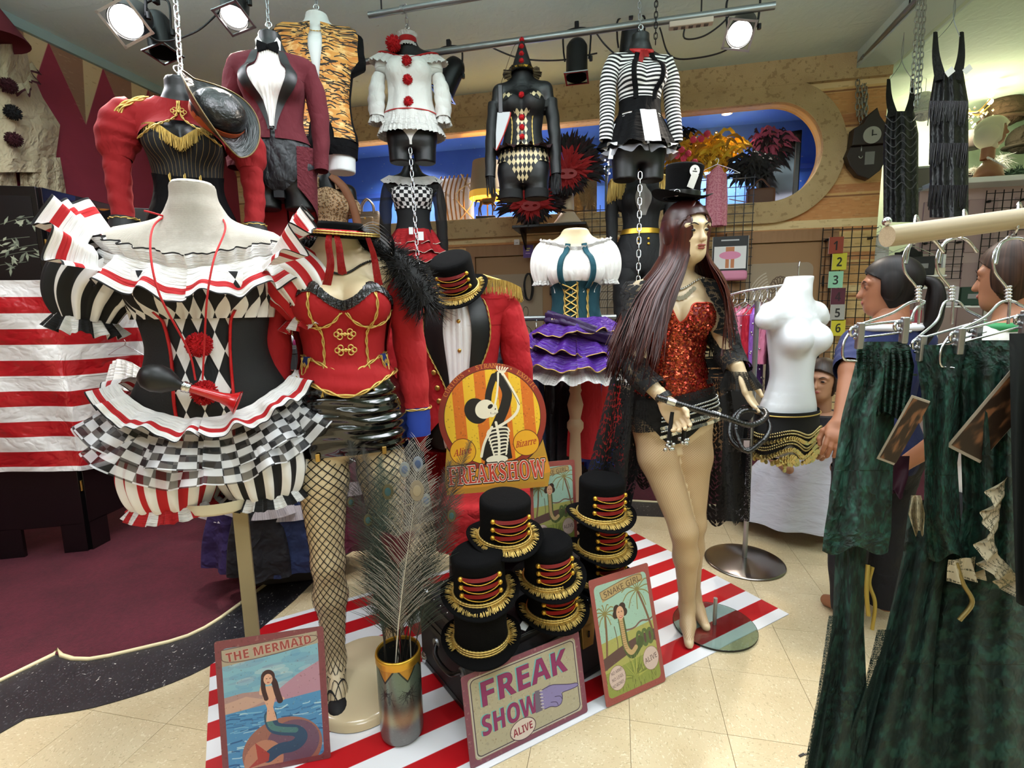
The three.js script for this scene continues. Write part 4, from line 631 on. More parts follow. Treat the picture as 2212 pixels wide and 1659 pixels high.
// ---------- vase of peacock feathers ----------
{
  const vt = canvasTex(512, 512, (g, w, h) => {
    reseed(36); const c = g.createLinearGradient(0, 0, 0, h);
    for (let y = 0; y < h; y += 2) { const n = y / h; const a = mix(mix(rgb(0x6e7f72), rgb(0x55574e), sst(0.3, 0.6, n)), mix(rgb(0xa09878), rgb(0x7b7a78), sst(0.7, 0.8, n)), sst(0.5, 0.68, n)).map((x) => x * 255 | 0); g.fillStyle = `rgb(${a})`; g.fillRect(0, y, w, 2); }
    for (let i = 0; i < 1500; i++) { g.fillStyle = rnd() > 0.5 ? 'rgba(190,190,180,.12)' : 'rgba(40,44,40,.12)'; g.fillRect(rnd(w), rnd(h), rnd(1, 8), rnd(1, 5)); }
    for (let k = 0; k < 6; k++) { const x = (k + 0.5) / 6 * w; poly(g, '#2c3430', [[x - w / 12, 0], [x + w / 12, 0], [x + w / 12, 40], [x, 130], [x - w / 12, 40]]); poly(g, '#b98a36', [[x - w / 12, 0], [x + w / 12, 0], [x + w / 12, 26], [x, 116], [x - w / 12, 26]]); for (let i = 0; i < 26; i++) stroke(g, 'rgba(30,34,34,.7)', 2, [[x, 190], [x + rnd(-20, 20), 180 + rnd(-20, 40)], [x + rnd(-40, 40), 150 + rnd(110)]]); }
  }, 1, 1);
  const t = thing('metal_vase', 'cylindrical metal vase with gold rim and zigzag holding peacock feathers', 'vase', [-0.672, 0.0045, -1.345], 0.3), Hh = 0.29, R = 0.069;
  const body = lathe([[0, 0], [R - 0.006, 0], [R - 0.002, 0.006], [R, 0.02], [R, Hh - 0.04], [R, Hh - 0.02]], 40), p = body.attributes.position, uv = body.attributes.uv; for (let i = 0; i < p.count; i++) uv.setY(i, p.getY(i) / Hh);
  part('body', body, mat(0xffffff, 0.28, { map: vt, metalness: 0.55 }), t);
  part('rim', lathe([[R, Hh - 0.03], [R + 0.002, Hh - 0.026], [R + 0.001, Hh - 0.016], [R + 0.003, Hh - 0.008], [R + 0.001, Hh], [R - 0.005, Hh], [R - 0.006, Hh - 0.03]], 40), gold, t);
  part('inside', lathe([[R - 0.006, Hh - 0.01], [R - 0.007, 0.02], [0, 0.018]], 32), mat(0x2a2a26, 0.6, { metalness: 0.4 }), t);
  // feathers: [tip x, y, z, eye size, tone]
  const tones = { grey: 0x98938a, dark: 0x35332e, green: 0x35443a, red: 0x5a1420, pale: 0xb9b2a0 };
  const list = [[-0.56, 0.90, -1.32, 1.25, 'grey', 'grey feather with a large beige eye'], [-0.675, 0.915, -1.47, 1, 'grey', 'grey feather with a pale blue eye'], [-0.63, 0.93, -1.5, 1, 'grey', 'grey feather with a deep blue eye'], [-0.87, 0.965, -1.47, 0, 'dark', 'tall black plume at the mannequin leg'], [-0.81, 0.92, -1.45, 0, 'dark', 'black plume leaning to the mannequin leg'], [-0.735, 0.9, -1.42, 0, 'green', 'dark green sword feather'], [-0.70, 0.86, -1.40, 1, 'green', 'dark green feather with a small eye'], [-0.78, 0.76, -1.38, 0.8, 'dark', 'shorter dark feather with a teal eye'], [-0.485, 0.78, -1.42, 0.8, 'green', 'thin feather with a bronze eye leaning to the trunk'], [-0.46, 0.94, -1.5, 0, 'dark', 'thin black plume leaning to the round sign'], [-0.58, 0.82, -1.44, 0.9, 'grey', 'green feather behind the beige eyed one'], [-0.66, 0.66, -1.36, 0, 'red', 'dark red stripped quill'], [-0.87, 0.80, -1.43, 0.7, 'dark', 'dark blue eyed feather beside the fishnet legs'], [-0.52, 0.88, -1.47, 0, 'dark', 'black plume in front of the red coat']];
  list.forEach(([x, y, z, eye, tone, lab], i) => {
    reseed(500 + i); const b = V(-0.672 + rnd(-0.04, 0.04), 0.03, -1.345 + rnd(-0.04, 0.04)), tip = V(x, y, z), o = thing('peacock_feather', lab + ' in the metal vase', 'feather', b), rel = tip.clone().sub(b), mid = rel.clone().multiplyScalar(0.55).multiply(V(0.75, 1, 0.75)), c = new THREE.CatmullRomCurve3([V(0, 0, 0), mid.clone().multiplyScalar(0.5).multiply(V(0.7, 1, 0.7)), mid, rel]);
    const col = tones[tone], view = V(-x, 0, -z).normalize(), side = V(view.z, 0, -view.x);
    part('shaft', sweep(c.getPoints(10), (u) => 0.0026 * (1.05 - u), 16, 5), mat(tone === 'grey' ? 0xd8d2c0 : tone === 'red' ? 0x7a1622 : 0x2a2620, 0.5), o);
    const gs = [], n = eye ? (tone === 'grey' ? 140 : 180) : 320, f0 = tone === 'red' ? 0.9 : eye ? 0.48 : 0.46;
    for (let k = 0; k < n; k++) {
      const u = f0 + (1 - f0) * pow(k / n, 0.9), p0 = c.getPoint(min(u, 1)), tg = c.getTangent(min(u, 1)), sd = k % 2 ? 1 : -1, len = (eye ? lerp(0.165, 0.055, pow((u - f0) / (1 - f0), 1.4)) : 0.085 * sin(PI * (0.15 + 0.8 * (u - f0) / (1 - f0)))) * rnd(0.7, 1.15) * (eye || 1);
      const d = side.clone().multiplyScalar(sd).addScaledVector(tg, 0.9 + 0.5 * u).addScaledVector(view, rnd(-0.35, 0.35)).normalize(), q1 = p0.clone().addScaledVector(d, len * 0.55), q2 = p0.clone().addScaledVector(d, len).add(V(0, -len * 0.12, 0));
      gs.push(strip3(p0, q1, 0.001, 0.0008), strip3(q1, q2, 0.0008, 0.0003));
    }
    stuff(part('barbs', gs, mat(col, 0.6, { sheen: 0.4, sheenColor: 0x9aa8a0 }), o));
    if (eye) { const ctr = c.getPoint(0.95).addScaledVector(view, 0.004), q = new THREE.Quaternion().setFromUnitVectors(V(0, 0, 1), view), e = (sx, sy, dz, m, nm) => { const g = xf(ball(1, 0, 0, 0, 14), [0, 0, 0], [0, 0, 0], [sx * eye, sy * eye, 0.0015]); g.applyQuaternion(q); g.translate(ctr.x + view.x * dz, ctr.y - 0.004, ctr.z + view.z * dz); return [nm, g, m]; }; const eg = part(...e(0.017, 0.026, 0, mat(tone === 'grey' ? [0x857a68, 0x868a88, 0x7d8590][i % 3] : 0x4a452c, 0.5), 'eye'), o); part(...e(0.01, 0.014, 0.0016, mat(tone === 'grey' ? [0x968a72, 0x5c6a82, 0x46587a][i % 3] : 0x264c50, 0.4), 'eye_spot'), eg); }
  });
}
// ---------- linen dress form in harlequin costume ----------
{
  reseed(60);
  const S = 1.14, Y = 0.908, pos = [-1.25, 0, -1.335], rot = 0.56, sdf = torsoSDF({ wide: 1.2, deep: 1.05, thigh: 0.1, neck: 0.735, bust: 0.95, sh: 1.12 });
  const linen = mat(0xffffff, 0.9, { map: tex(256, 256, (u, v) => mix(rgb(0xbdb6a9), rgb(0xcdc6ba), vn(u * 20, v * 128, 0, 2) * 0.6 + fbm(u, v, 6, 3, 8) * 0.5), 0.16), bumpMap: weaveB, bumpScale: 0.0015 });
  const f = thing('dress_form', 'linen covered dress form on a flat tan pole wearing the harlequin outfit', 'mannequin', pos, rot);
  part('torso', xf(torsoMesh(sdf, { thigh: 0.1, neck: 0.735, w: 0.3 }), [0, Y, 0], [0, 0, 0], S), linen, f);
  part('neck_cap', xf(lathe([[0, 0.004], [0.03, 0.002], [0.046, 0], [0.05, -0.006]], 24), [0, Y + 0.735 * S + 0.001, 0.002], [0, 0, 0], S), mat(0xc2bba8, 0.6), f);
  part('base_ring', lathe([[0, Y - 0.135 * S], [0.13, Y - 0.135 * S], [0.145, Y - 0.125 * S], [0.14, Y - 0.1 * S]], 32), mat(0xd8cfb4, 0.6), f);
  part('pole', box(0.042, Y - 0.11, 0.02, 0.05, (Y - 0.11) / 2, 0.05), mat(0x9a8a68, 0.5), f);
  part('base_plate', rbox(0.3, 0.012, 0.3, 0.004, 0.16, 0.0115, 0.06), mat(0x8e8c88, 0.45), f);
  const d = thing('harlequin_dress', 'black and white diamond harlequin dress with ruffles and sheer checked skirt', 'costume', [pos[0], Y, pos[2]], rot); d.scale.setScalar(S);
  const dia = pat(diamonds(C.blk, C.wht, 0.058, 0.1)), dia2 = pat(diamonds(C.blk, C.wht, 0.036, 0.08)), blk = mat(0x111113, 0.75, { bumpMap: fuzzB, bumpScale: 0.0006 });
  const pl = (y) => lerp(0.42, 0.66, clamp((y - 0.02) / 0.38));
  part('front_panel', panel(sdf, { y0: 0.04, y1: 0.41, a0: (y) => -pl(y), a1: pl, off: 0.008, nu: 30, us: 0.17 }), dia, d, 'black and white diamond front panel');
  for (const s of [-1, 1]) { part('side_panel', panel(sdf, { y0: 0.04, y1: 0.41, a0: (y) => s * pl(y), a1: s * PI, off: 0.007, nu: 30 }), blk, d); part('piping', sweep(edgeLine(sdf, (y) => s * pl(y), 0.05, 0.405), 0.0075, 30, 6, { flat: 0.5 }), redSatin, d, 'red satin ribbon seam'); }
  part('yoke', wrap(sdf, { y0: 0.385, y1: 0.5, off: 0.011, nu: 120, nv: 12, fold: (a, y) => 0.006 * sin(a * 26) * sst(0.5, 0.39, y) + 0.004 }), dia2, d, 'gathered diamond print yoke');
  const loop = (r, y0, k) => Array.from({ length: 20 }, (_, i) => { const a = i / 20 * TAU; return V(sin(a) * 0.215 * r, y0 + k * pow(abs(sin(a)), 1.5), cos(a) * (cos(a) > 0 ? 0.15 : 0.115) * r); });
  const rad = (k, y) => (t, p) => V(p.x * k, y, p.z * k * 1.6);
  part('collar_ruffle', ruffle(loop(0.98, 0.505, 0.055), 0.088, 11, 0.024, { dir: rad(2.4, -0.8), closed: true, nu: 300, nv: 10, jit: 0.25 }), ruffleM, d, 'white collar ruffle with red ribbon and black edge');
  part('collar_header', ruffle(loop(0.96, 0.505, 0.055), 0.036, 24, 0.011, { dir: rad(1.2, 0.8), closed: true, nu: 360, nv: 6 }), edgeM, d);
  const bw = pat(stripesU(C.blk, C.wht, 0.05)), rw = pat(stripesU(C.red, C.wht, 0.05));
  for (const s of [-1, 1]) {
    const sl = part('puff_sleeve', sweep([[s * 0.185, 0.53, 0.0], [s * 0.22, 0.5, 0], [s * 0.25, 0.45, 0], [s * 0.265, 0.39, 0]], (t, a) => (0.06 + 0.034 * sin(PI * min(1, t * 0.85 + 0.15))) * (1 + 0.09 * sin(a * 13) * (0.3 + t)), 30, 104, { caps: false }), s < 0 ? bw : rw, d, s < 0 ? 'black and white striped puff sleeve' : 'red and white striped puff sleeve');
    const end = Array.from({ length: 16 }, (_, i) => { const a = i / 16 * TAU; return V(s * (0.265 + 0.055 * cos(a)), 0.395 + 0.015 * cos(a), 0.06 * sin(a)); });
    part('sleeve_frill', ruffle(end, 0.045, 12, 0.012, { dir: (t, p) => V((p.x - s * 0.265) * 8, -0.8, p.z * 8), closed: true, nu: 200, nv: 5 }), s < 0 ? bw : rw, sl);
    part('shoulder_ruffle', ruffle([[s * 0.155, 0.49, 0.13], [s * 0.19, 0.54, 0.115], [s * 0.212, 0.585, 0.06], [s * 0.215, 0.6, -0.02], [s * 0.18, 0.57, -0.1]], 0.1, 3.4, 0.03, { dir: (t) => V(s * (0.55 + 0.3 * t), 0.2 + 0.8 * t, 0.75 - 1.0 * t), nu: 200, nv: 12, jit: 0.45, base: 0.35 }), ruffleM, d, 'white shoulder ruffle with red ribbon and black edge');
  }
  const vee = (r) => Array.from({ length: 24 }, (_, i) => { const a = i / 24 * TAU, c = max(0, cos(a)); return V(sin(a) * 0.19 * r, 0.2 - 0.09 * pow(c, 2), cos(a) * 0.135 * r); });
  part('peplum_ruffle', ruffle(vee(1.1).map((p) => p.add(V(0, 0.028, 0))), 0.07, 14, 0.017, { dir: (t, p) => V(p.x * 5, -0.45, p.z * 5), closed: true, nu: 320, nv: 8 }), ruffleM, d, 'white peplum ruffle with red ribbon');
  const organza = mat(0xffffff, 0.45, { map: checks(rgb(0x17171a), rgb(0xe8e8ec), 0.075), transparent: true, opacity: 0.66 });
  for (const [k, w, y, n, o] of [[1, 0.125, 0.02, 6, 0.0], [1.02, 0.135, -0.015, 8, 0.0]]) part('organza_skirt', ruffle(vee(1.06).map((p) => p.add(V(0, o - 0.02, 0))), (u) => w * (0.85 + 0.15 * abs(sin(u * TAU))), n, 0.032, { dir: (t, p) => V(p.x * 5.2, -0.75 - 0.5 * max(0, cos(t * TAU)), p.z * 4.5), closed: true, nu: 220, nv: 22, us: 1.35, base: 0.1 }).translate(0, y, 0), (() => { const m = organza.clone(); m.map = organza.map.clone(); m.map.repeat.set(13.3, 3.1); m.map.needsUpdate = true; return m; })(), d, 'sheer checked organza overskirt');
  for (const s of [-1, 1]) {
    const bl = part('bloomer_leg', sweep([[s * 0.1, 0.06, 0.005], [s * 0.108, -0.01, 0.012], [s * 0.112, -0.07, 0.016], [s * 0.112, -0.11, 0.016]], (t, a) => (0.085 + 0.042 * sin(PI * (0.1 + 0.8 * t))) * (1 + 0.05 * sin(a * 15 + t * 2) * (0.3 + t)), 26, 120, { caps: false }), s < 0 ? rw : bw, d, s < 0 ? 'red and white striped bloomer leg' : 'black and white striped bloomer leg');
    const hem = Array.from({ length: 18 }, (_, i) => { const a = i / 18 * TAU; return V(s * 0.112 + 0.098 * sin(a), -0.104, 0.016 + 0.098 * cos(a)); });
    part('bloomer_frill', ruffle(hem, 0.036, 20, 0.007, { dir: (t, p) => V((p.x - s * 0.112) * 6, -0.8, (p.z - 0.016) * 6), closed: true, nu: 240, nv: 4 }), s < 0 ? rw : bw, bl);
  }
  for (const [a, y] of [[0.03, 0.32], [0.06, 0.2]]) { const p = wpt(sdf, a, y, 0.02); part('pompom', pompom(0.032, 500).translate(p.x, p.y, p.z + 0.012), redFluff, d, 'red pompom'); }
  const n = thing('horn_necklace', 'clown horn with black rubber bulb hanging on a red cord', 'necklace', [pos[0], Y, pos[2]], rot); n.scale.setScalar(S);
  part('cord', [wire([[0.062, 0.655, 0.0], [0.08, 0.61, 0.085], [0.065, 0.52, 0.19], [0.05, 0.44, 0.215], [0.02, 0.3, 0.165], [0.01, 0.235, 0.16]], 0.0024, 60), wire([[-0.062, 0.655, 0.0], [-0.075, 0.61, 0.085], [-0.06, 0.52, 0.19], [-0.045, 0.44, 0.215], [-0.01, 0.3, 0.165], [-0.005, 0.235, 0.16]], 0.0024, 60), wire([[0.062, 0.655, 0.0], [0.03, 0.675, -0.055], [-0.03, 0.675, -0.055], [-0.062, 0.655, 0]], 0.0024, 30), wire([[-0.066, 0.645, 0.03], [-0.09, 0.65, 0.05], [-0.1, 0.652, 0.05]], 0.0024)], mat(0xb81c20, 0.8), n);
  const horn = (g) => xf(g, [-0.03, 0.225, 0.18], [0, 0, -1.98], 0.8);
  part('bulb', horn(lathe([[0, -0.115], [0.02, -0.112], [0.037, -0.095], [0.043, -0.07], [0.038, -0.042], [0.022, -0.016], [0.013, -0.004], [0.013, 0.004]], 28)), mat(0x131314, 0.45), n, 'black rubber bulb');
  part('collar_ring', horn(lathe([[0.0135, 0], [0.017, 0.002], [0.017, 0.01], [0.0145, 0.012], [0.0165, 0.014], [0.0165, 0.021], [0.013, 0.024]], 24)), chrome, n, 'chrome ring');
  part('bell', horn(lathe([[0.0115, 0.02], [0.013, 0.06], [0.0165, 0.11], [0.022, 0.135], [0.033, 0.152], [0.04, 0.158], [0.036, 0.154], [0.02, 0.132], [0.012, 0.1]], 28)), mat(0xb81418, 0.25, { clearcoat: 0.6 }), n, 'red horn bell');
}
// ---------- mannequin in red corset and fishnets ----------
{
  reseed(61);
  const S = 1.03, Y = 0.905, pos = [-0.925, 0, -1.575], rot = 0.56, T = torsoSDF({ thigh: 0, neck: 0.7, bust: 1.08, wide: 1.05 });
  const legL = limb([[0.09, 0.06, -0.01, 0.09], [0.1, -0.12, 0, 0.08], [0.105, -0.4, 0.015, 0.05], [0.108, -0.53, -0.012, 0.052], [0.112, -0.78, -0.03, 0.031], [0.12, -0.84, 0.05, 0.026], [0.125, -0.852, 0.115, 0.018]], 0.03);
  const legR = limb([[-0.09, 0.06, -0.01, 0.09], [-0.098, -0.12, 0.02, 0.08], [-0.1, -0.4, 0.055, 0.05], [-0.1, -0.53, 0.035, 0.052], [-0.1, -0.78, 0.03, 0.031], [-0.1, -0.842, 0.12, 0.026], [-0.1, -0.852, 0.185, 0.018]], 0.03);
  const sdf = (x, y, z) => y < -0.15 ? min(legL(x, y, z), legR(x, y, z)) : smin(smin(T(x, y, z), legL(x, y, z), 0.03), legR(x, y, z), 0.03);
  const m = thing('mannequin', 'headless cream mannequin in fishnet stockings beside the feather vase', 'mannequin', pos, rot);
  part('body', xf(nets(sdf, [-0.26, -0.885, -0.18], [0.26, 0.72, 0.22], 0.0088), [0, Y, 0], [0, 0, 0], S), ivory, m);
  for (const [lg, cs] of [[legL, table([[-0.86, 0.12, 0.06], [-0.8, 0.112, -0.015], [-0.53, 0.108, -0.008], [-0.4, 0.105, 0.012], [-0.12, 0.1, 0], [0.06, 0.09, -0.01]])], [legR, table([[-0.86, -0.1, 0.13], [-0.8, -0.1, 0.04], [-0.53, -0.1, 0.038], [-0.4, -0.1, 0.052], [-0.12, -0.098, 0.02], [0.06, -0.09, -0.01]])]])
    part('fishnet_stocking', xf(wrap(lg, { y0: -0.79, y1: 0.03, off: 0.0025, nu: 40, nv: 110, c: (y) => cs(y), us: 0.06, rmax: 0.13 }), [0, Y, 0], [0, 0, 0], S), fishnet(0.0235), m, 'black fishnet stocking');
  for (const lg of [legL, legR]) { const g = nets((x, y, z) => max(lg(x, y, z) - 0.0035, y + 0.8), [-0.26, -0.885, -0.1], [0.26, -0.78, 0.22], 0.006), p = g.attributes.position, t = g.attributes.uv; for (let i = 0; i < p.count; i++) t.setXY(i, p.getX(i), p.getZ(i) + p.getY(i)); part('stocking_foot', xf(g, [0, Y, 0], [0, 0, 0], S), fishnet(0.0235), m); }
  for (const [x, z] of [[0.123, 0.1], [-0.1, 0.172]]) part('toe_cap', xf(xf(ball(1, 0, 0, 0, 16), [x, -0.855, z], [0, 0, 0], [0.036, 0.026, 0.05]), [0, Y, 0], [0, 0, 0], S), mat(0x121113, 0.7), m);
  const b = part('base_plate', grid(48, 8, (u, v) => { const a = u * TAU, r = min(1, v * 1.25), k = sst(0.8, 1, v); return [sin(a) * 0.185 * (r + 0.04 * k), 0.0325 + 0.02 * (1 - r) - k * 0.027, 0.05 + cos(a) * 0.23 * (r + 0.04 * k)]; }, true), mat(0xd9c7a2, 0.2, { clearcoat: 0.6 }), m, 'glossy cream oval base'); b.rotation.y = -0.2;
  // outfit
  const o = thing('corset', 'red ringmaster corset with gold braid and black sequin bust trim', 'corset', [pos[0], Y, pos[2]], rot); o.scale.setScalar(S);
  const top = (a) => { const k = abs(a); return 0.468 + 0.062 * exp(-(((k - 0.62) / 0.34) ** 2)) + 0.02 * sst(1.1, 2, k); }, hem = (a) => 0.235 - 0.06 * pow(max(0, cos(a)), 3);
  part('bodice', wrap(sdf, { y0: hem, y1: top, off: (a, y) => 0.008 + 0.016 * sst(0.3, 0.22, y), nu: 90, nv: 40, fold: (a, y) => 0.002 * sin(y * 130 + a * 2) * sst(0.34, 0.28, y) }), cloth(0xa80f18, { bumpScale: 0.004 }), o);
  const sq = mat(0x0b0b0c, 0.18, { bumpMap: fuzzB, bumpScale: 0.01, clearcoat: 0.6 });
  part('sequin_trim', wrap(sdf, { y0: (a) => top(a) - 0.026, y1: (a) => top(a) + 0.006, off: (a, y) => 0.012 + 0.003 * sin(a * 70), nu: 180, nv: 6 }), sq, o, 'black sequin trim');
  const gb = []; for (const s of [-1, 1]) gb.push(braid(edgeLine(sdf, (y) => s * (0.62 - 0.12 * (y - 0.2)), 0.175, 0.5, 20), 0.0035, 90)); gb.push(braid(alongBody(sdf, Array.from({ length: 25 }, (_, i) => { const a = -1.7 + i / 24 * 3.4; return [a, hem(a) + 0.004]; }), 0.028), 0.0048, 120));
  gb.push(braid(alongBody(sdf, [[-1.45, 0.305], [-0.9, 0.29], [-0.4, 0.262], [0, 0.24], [0.4, 0.262], [0.9, 0.29], [1.45, 0.305]], 0.012), 0.0042, 110)); for (const s of [-1, 1]) gb.push(braid(alongBody(sdf, [[s * 0.06, 0.438], [s * 0.3, 0.405], [s * 0.62, 0.392], [s * 0.95, 0.41], [s * 1.25, 0.45]], 0.012), 0.0036, 70));
  part('gold_braid', gb, goldThread, o);
  for (const y of [0.372, 0.322]) part('frog_fastening', frogGeo(wpt(sdf, 0, y, 0.014), 0.026, V(0, 0, 1)), goldThread, o);
  for (const s of [-1, 1]) { const p = part('hip_patch', wrap(sdf, { y0: (a) => 0.245 + 2.4 * (abs(a) - 1.15) ** 2, y1: 0.302, a0: s * 1.15 - 0.15, a1: s * 1.15 + 0.15, off: 0.014, nu: 12, nv: 6 }), mat(0x17357c, 0.7), o, 'blue patch edged in gold'); part('patch_edge', [braid(alongBody(sdf, [-0.15, -0.08, 0, 0.08, 0.15].map((k) => [s * 1.15 + k, 0.245 + 2.4 * k * k]), 0.016), 0.003, 30), frogGeo(wpt(sdf, s * 1.15, 0.277, 0.016), 0.012, V(s * 0.9, 0, 0.45).normalize())], goldThread, p); }
  const k = thing('vinyl_shorts', 'short black shiny vinyl skirt on the corset mannequin', 'skirt', [pos[0], Y, pos[2]], rot); k.scale.setScalar(S);
  part('skirt', wrap(sdf, { y0: -0.022, y1: 0.24, off: 0.012, nu: 90, nv: 44, fold: (a, y) => 0.0045 * (sin(y * 210 + sin(a * 2.3) * 2.4) * (0.5 + 0.5 * sin(a * 1.7 + y * 9)) + 0.7 * sin(y * 120 - a * 2)) + 0.004 }), mat(0x050506, 0.12, { clearcoat: 1, clearcoatRoughness: 0.08 }), k);
  for (const a of [-0.75, 0.75]) part('garter_clip', rbox(0.014, 0.026, 0.006, 0.002).translate(...wpt(sdf, a, -0.016, 0.024).toArray()), brass, k);
  // red jacket worn open behind
  const j = thing('red_jacket', 'open red bolero jacket with blue cuffs hanging on the corset mannequin', 'jacket', [pos[0], Y, pos[2]], rot); j.scale.setScalar(S);
  part('back', wrap(sdf, { y0: 0.22, y1: 0.6, a0: PI - 1.75, a1: PI + 1.75, off: 0.022, nu: 40, nv: 24, fold: (a, y) => 0.006 * sin(a * 6 + y * 9) }), redCloth, j);
  for (const s of [-1, 1]) { const sl = part('sleeve', sleeve([[s * 0.165, 0.565, -0.02], [s * 0.205, 0.45, -0.03], [s * 0.225, 0.28, -0.02], [s * 0.225, 0.1, 0.0]], 0.062, 0.05, { folds: 0.07 }), redCloth, j); part('cuff', [sleeve([[s * 0.225, 0.1, 0], [s * 0.226, -0.0, 0.01]], 0.054, 0.05, { folds: 0.02, n: 8 })], mat(0x1a3a9a, 0.75), sl, 'blue cuff'); part('cuff_braid', [braid(Array.from({ length: 13 }, (_, i) => { const a = i / 12 * TAU; return V(s * 0.225 + 0.056 * sin(a), 0.1, 0.056 * cos(a)); }), 0.0035, 50)], goldThread, sl); }
  const fu = thing('fur_stole', 'black fluffy stole over the shoulder of the corset mannequin', 'stole', [pos[0], Y, pos[2]], rot); fu.scale.setScalar(S);
  stuff(part('fur', furTube([[-0.2, 0.56, -0.03], [-0.12, 0.63, -0.07], [0, 0.66, -0.09], [0.14, 0.63, -0.02], [0.22, 0.56, 0.05], [0.27, 0.46, 0.07]], 0.085, 5200, 0.06, 0.0016, 0.25), mat(0x0a0a0b, 0.75), fu));
  const h = thing('mini_hat', 'black hat with gold braid and red ribbon tails on the corset mannequin neck', 'hat', [pos[0] + 0.025, Y + 0.675 * S, pos[2] + 0.02], rot - 0.1); h.rotation.z = -0.12; h.rotation.x = 0.16; h.scale.setScalar(0.86);
  part('brim', lathe([[0.0, 0], [0.09, 0.002], [0.125, 0.004], [0.14, 0.014], [0.143, 0.02], [0.138, 0.018], [0.12, 0.01], [0.0, 0.008]], 36), felt, h); part('crown', lathe([[0.083, 0.006], [0.085, 0.05], [0.08, 0.06], [0, 0.062]], 32), felt, h);
  part('gold_braid', [0.02, 0.028].map((y) => sweep(Array.from({ length: 30 }, (_, i) => { const a = i / 30 * TAU; return V(0.143 * sin(a), y - 0.004, 0.143 * cos(a)); }), (u) => 0.003 + 0.001 * sin(u * 400), 140, 5, { closed: true })), goldThread, h);
  part('hat_band', sweep(Array.from({ length: 20 }, (_, i) => { const a = i / 20 * TAU; return V(0.087 * sin(a), 0.02, 0.087 * cos(a)); }), 0.012, 60, 6, { closed: true, flat: 0.3 }), redSatin, h);
  const rib = (p, w) => grid(2, 24, (() => { const c = new THREE.CatmullRomCurve3(p.map(vec)); return (u, v) => { const q = c.getPoint(v); return [q.x + (u - 0.5) * w * (0.7 + 0.5 * v), q.y + (v > 0.97 ? abs(u - 0.5) * 0.03 : 0), q.z + 0.006 * sin(v * 9 + u * 2)]; }; })());
  for (const p of [[[-0.03, 0.02, 0.12], [-0.035, -0.02, 0.15], [-0.03, -0.09, 0.14], [-0.05, -0.18, 0.125]], [[-0.01, 0.02, 0.12], [0.0, -0.02, 0.15], [0.005, -0.08, 0.14], [0.01, -0.13, 0.13]], [[0.1, 0.01, 0.1], [0.12, -0.05, 0.09], [0.13, -0.11, 0.08], [0.14, -0.17, 0.08]]]) part('ribbon_tail', rib(p, 0.026), redSatin, h, 'red ribbon tail');
  for (let i = 0; i < 5; i++) part('feather_loop', blade([[0.05, 0.03, 0.05], [0.12, 0.07 - i * 0.01, 0.06 - i * 0.02], [0.19, 0.02 - i * 0.015, 0.03], [0.2 - i * 0.01, -0.08, 0.0]], 0.012, { n: 12 }), mat(0x0d0d0e, 0.5), h);
  const ck = thing('choker', 'black beaded choker lying on the corset mannequin chest', 'necklace', [pos[0], Y, pos[2]], rot); ck.scale.setScalar(S);
  stuff(part('beads', Array.from({ length: 60 }, (_, i) => { const a = -1.5 + i / 59 * 3.0, y = 0.615 - 0.055 * pow(cos(a), 2); const p = wpt(sdf, a, y, 0.005); return ball(0.0042, p.x, p.y, p.z, 6); }), mat(0x0a0a0a, 0.25), ck));
}
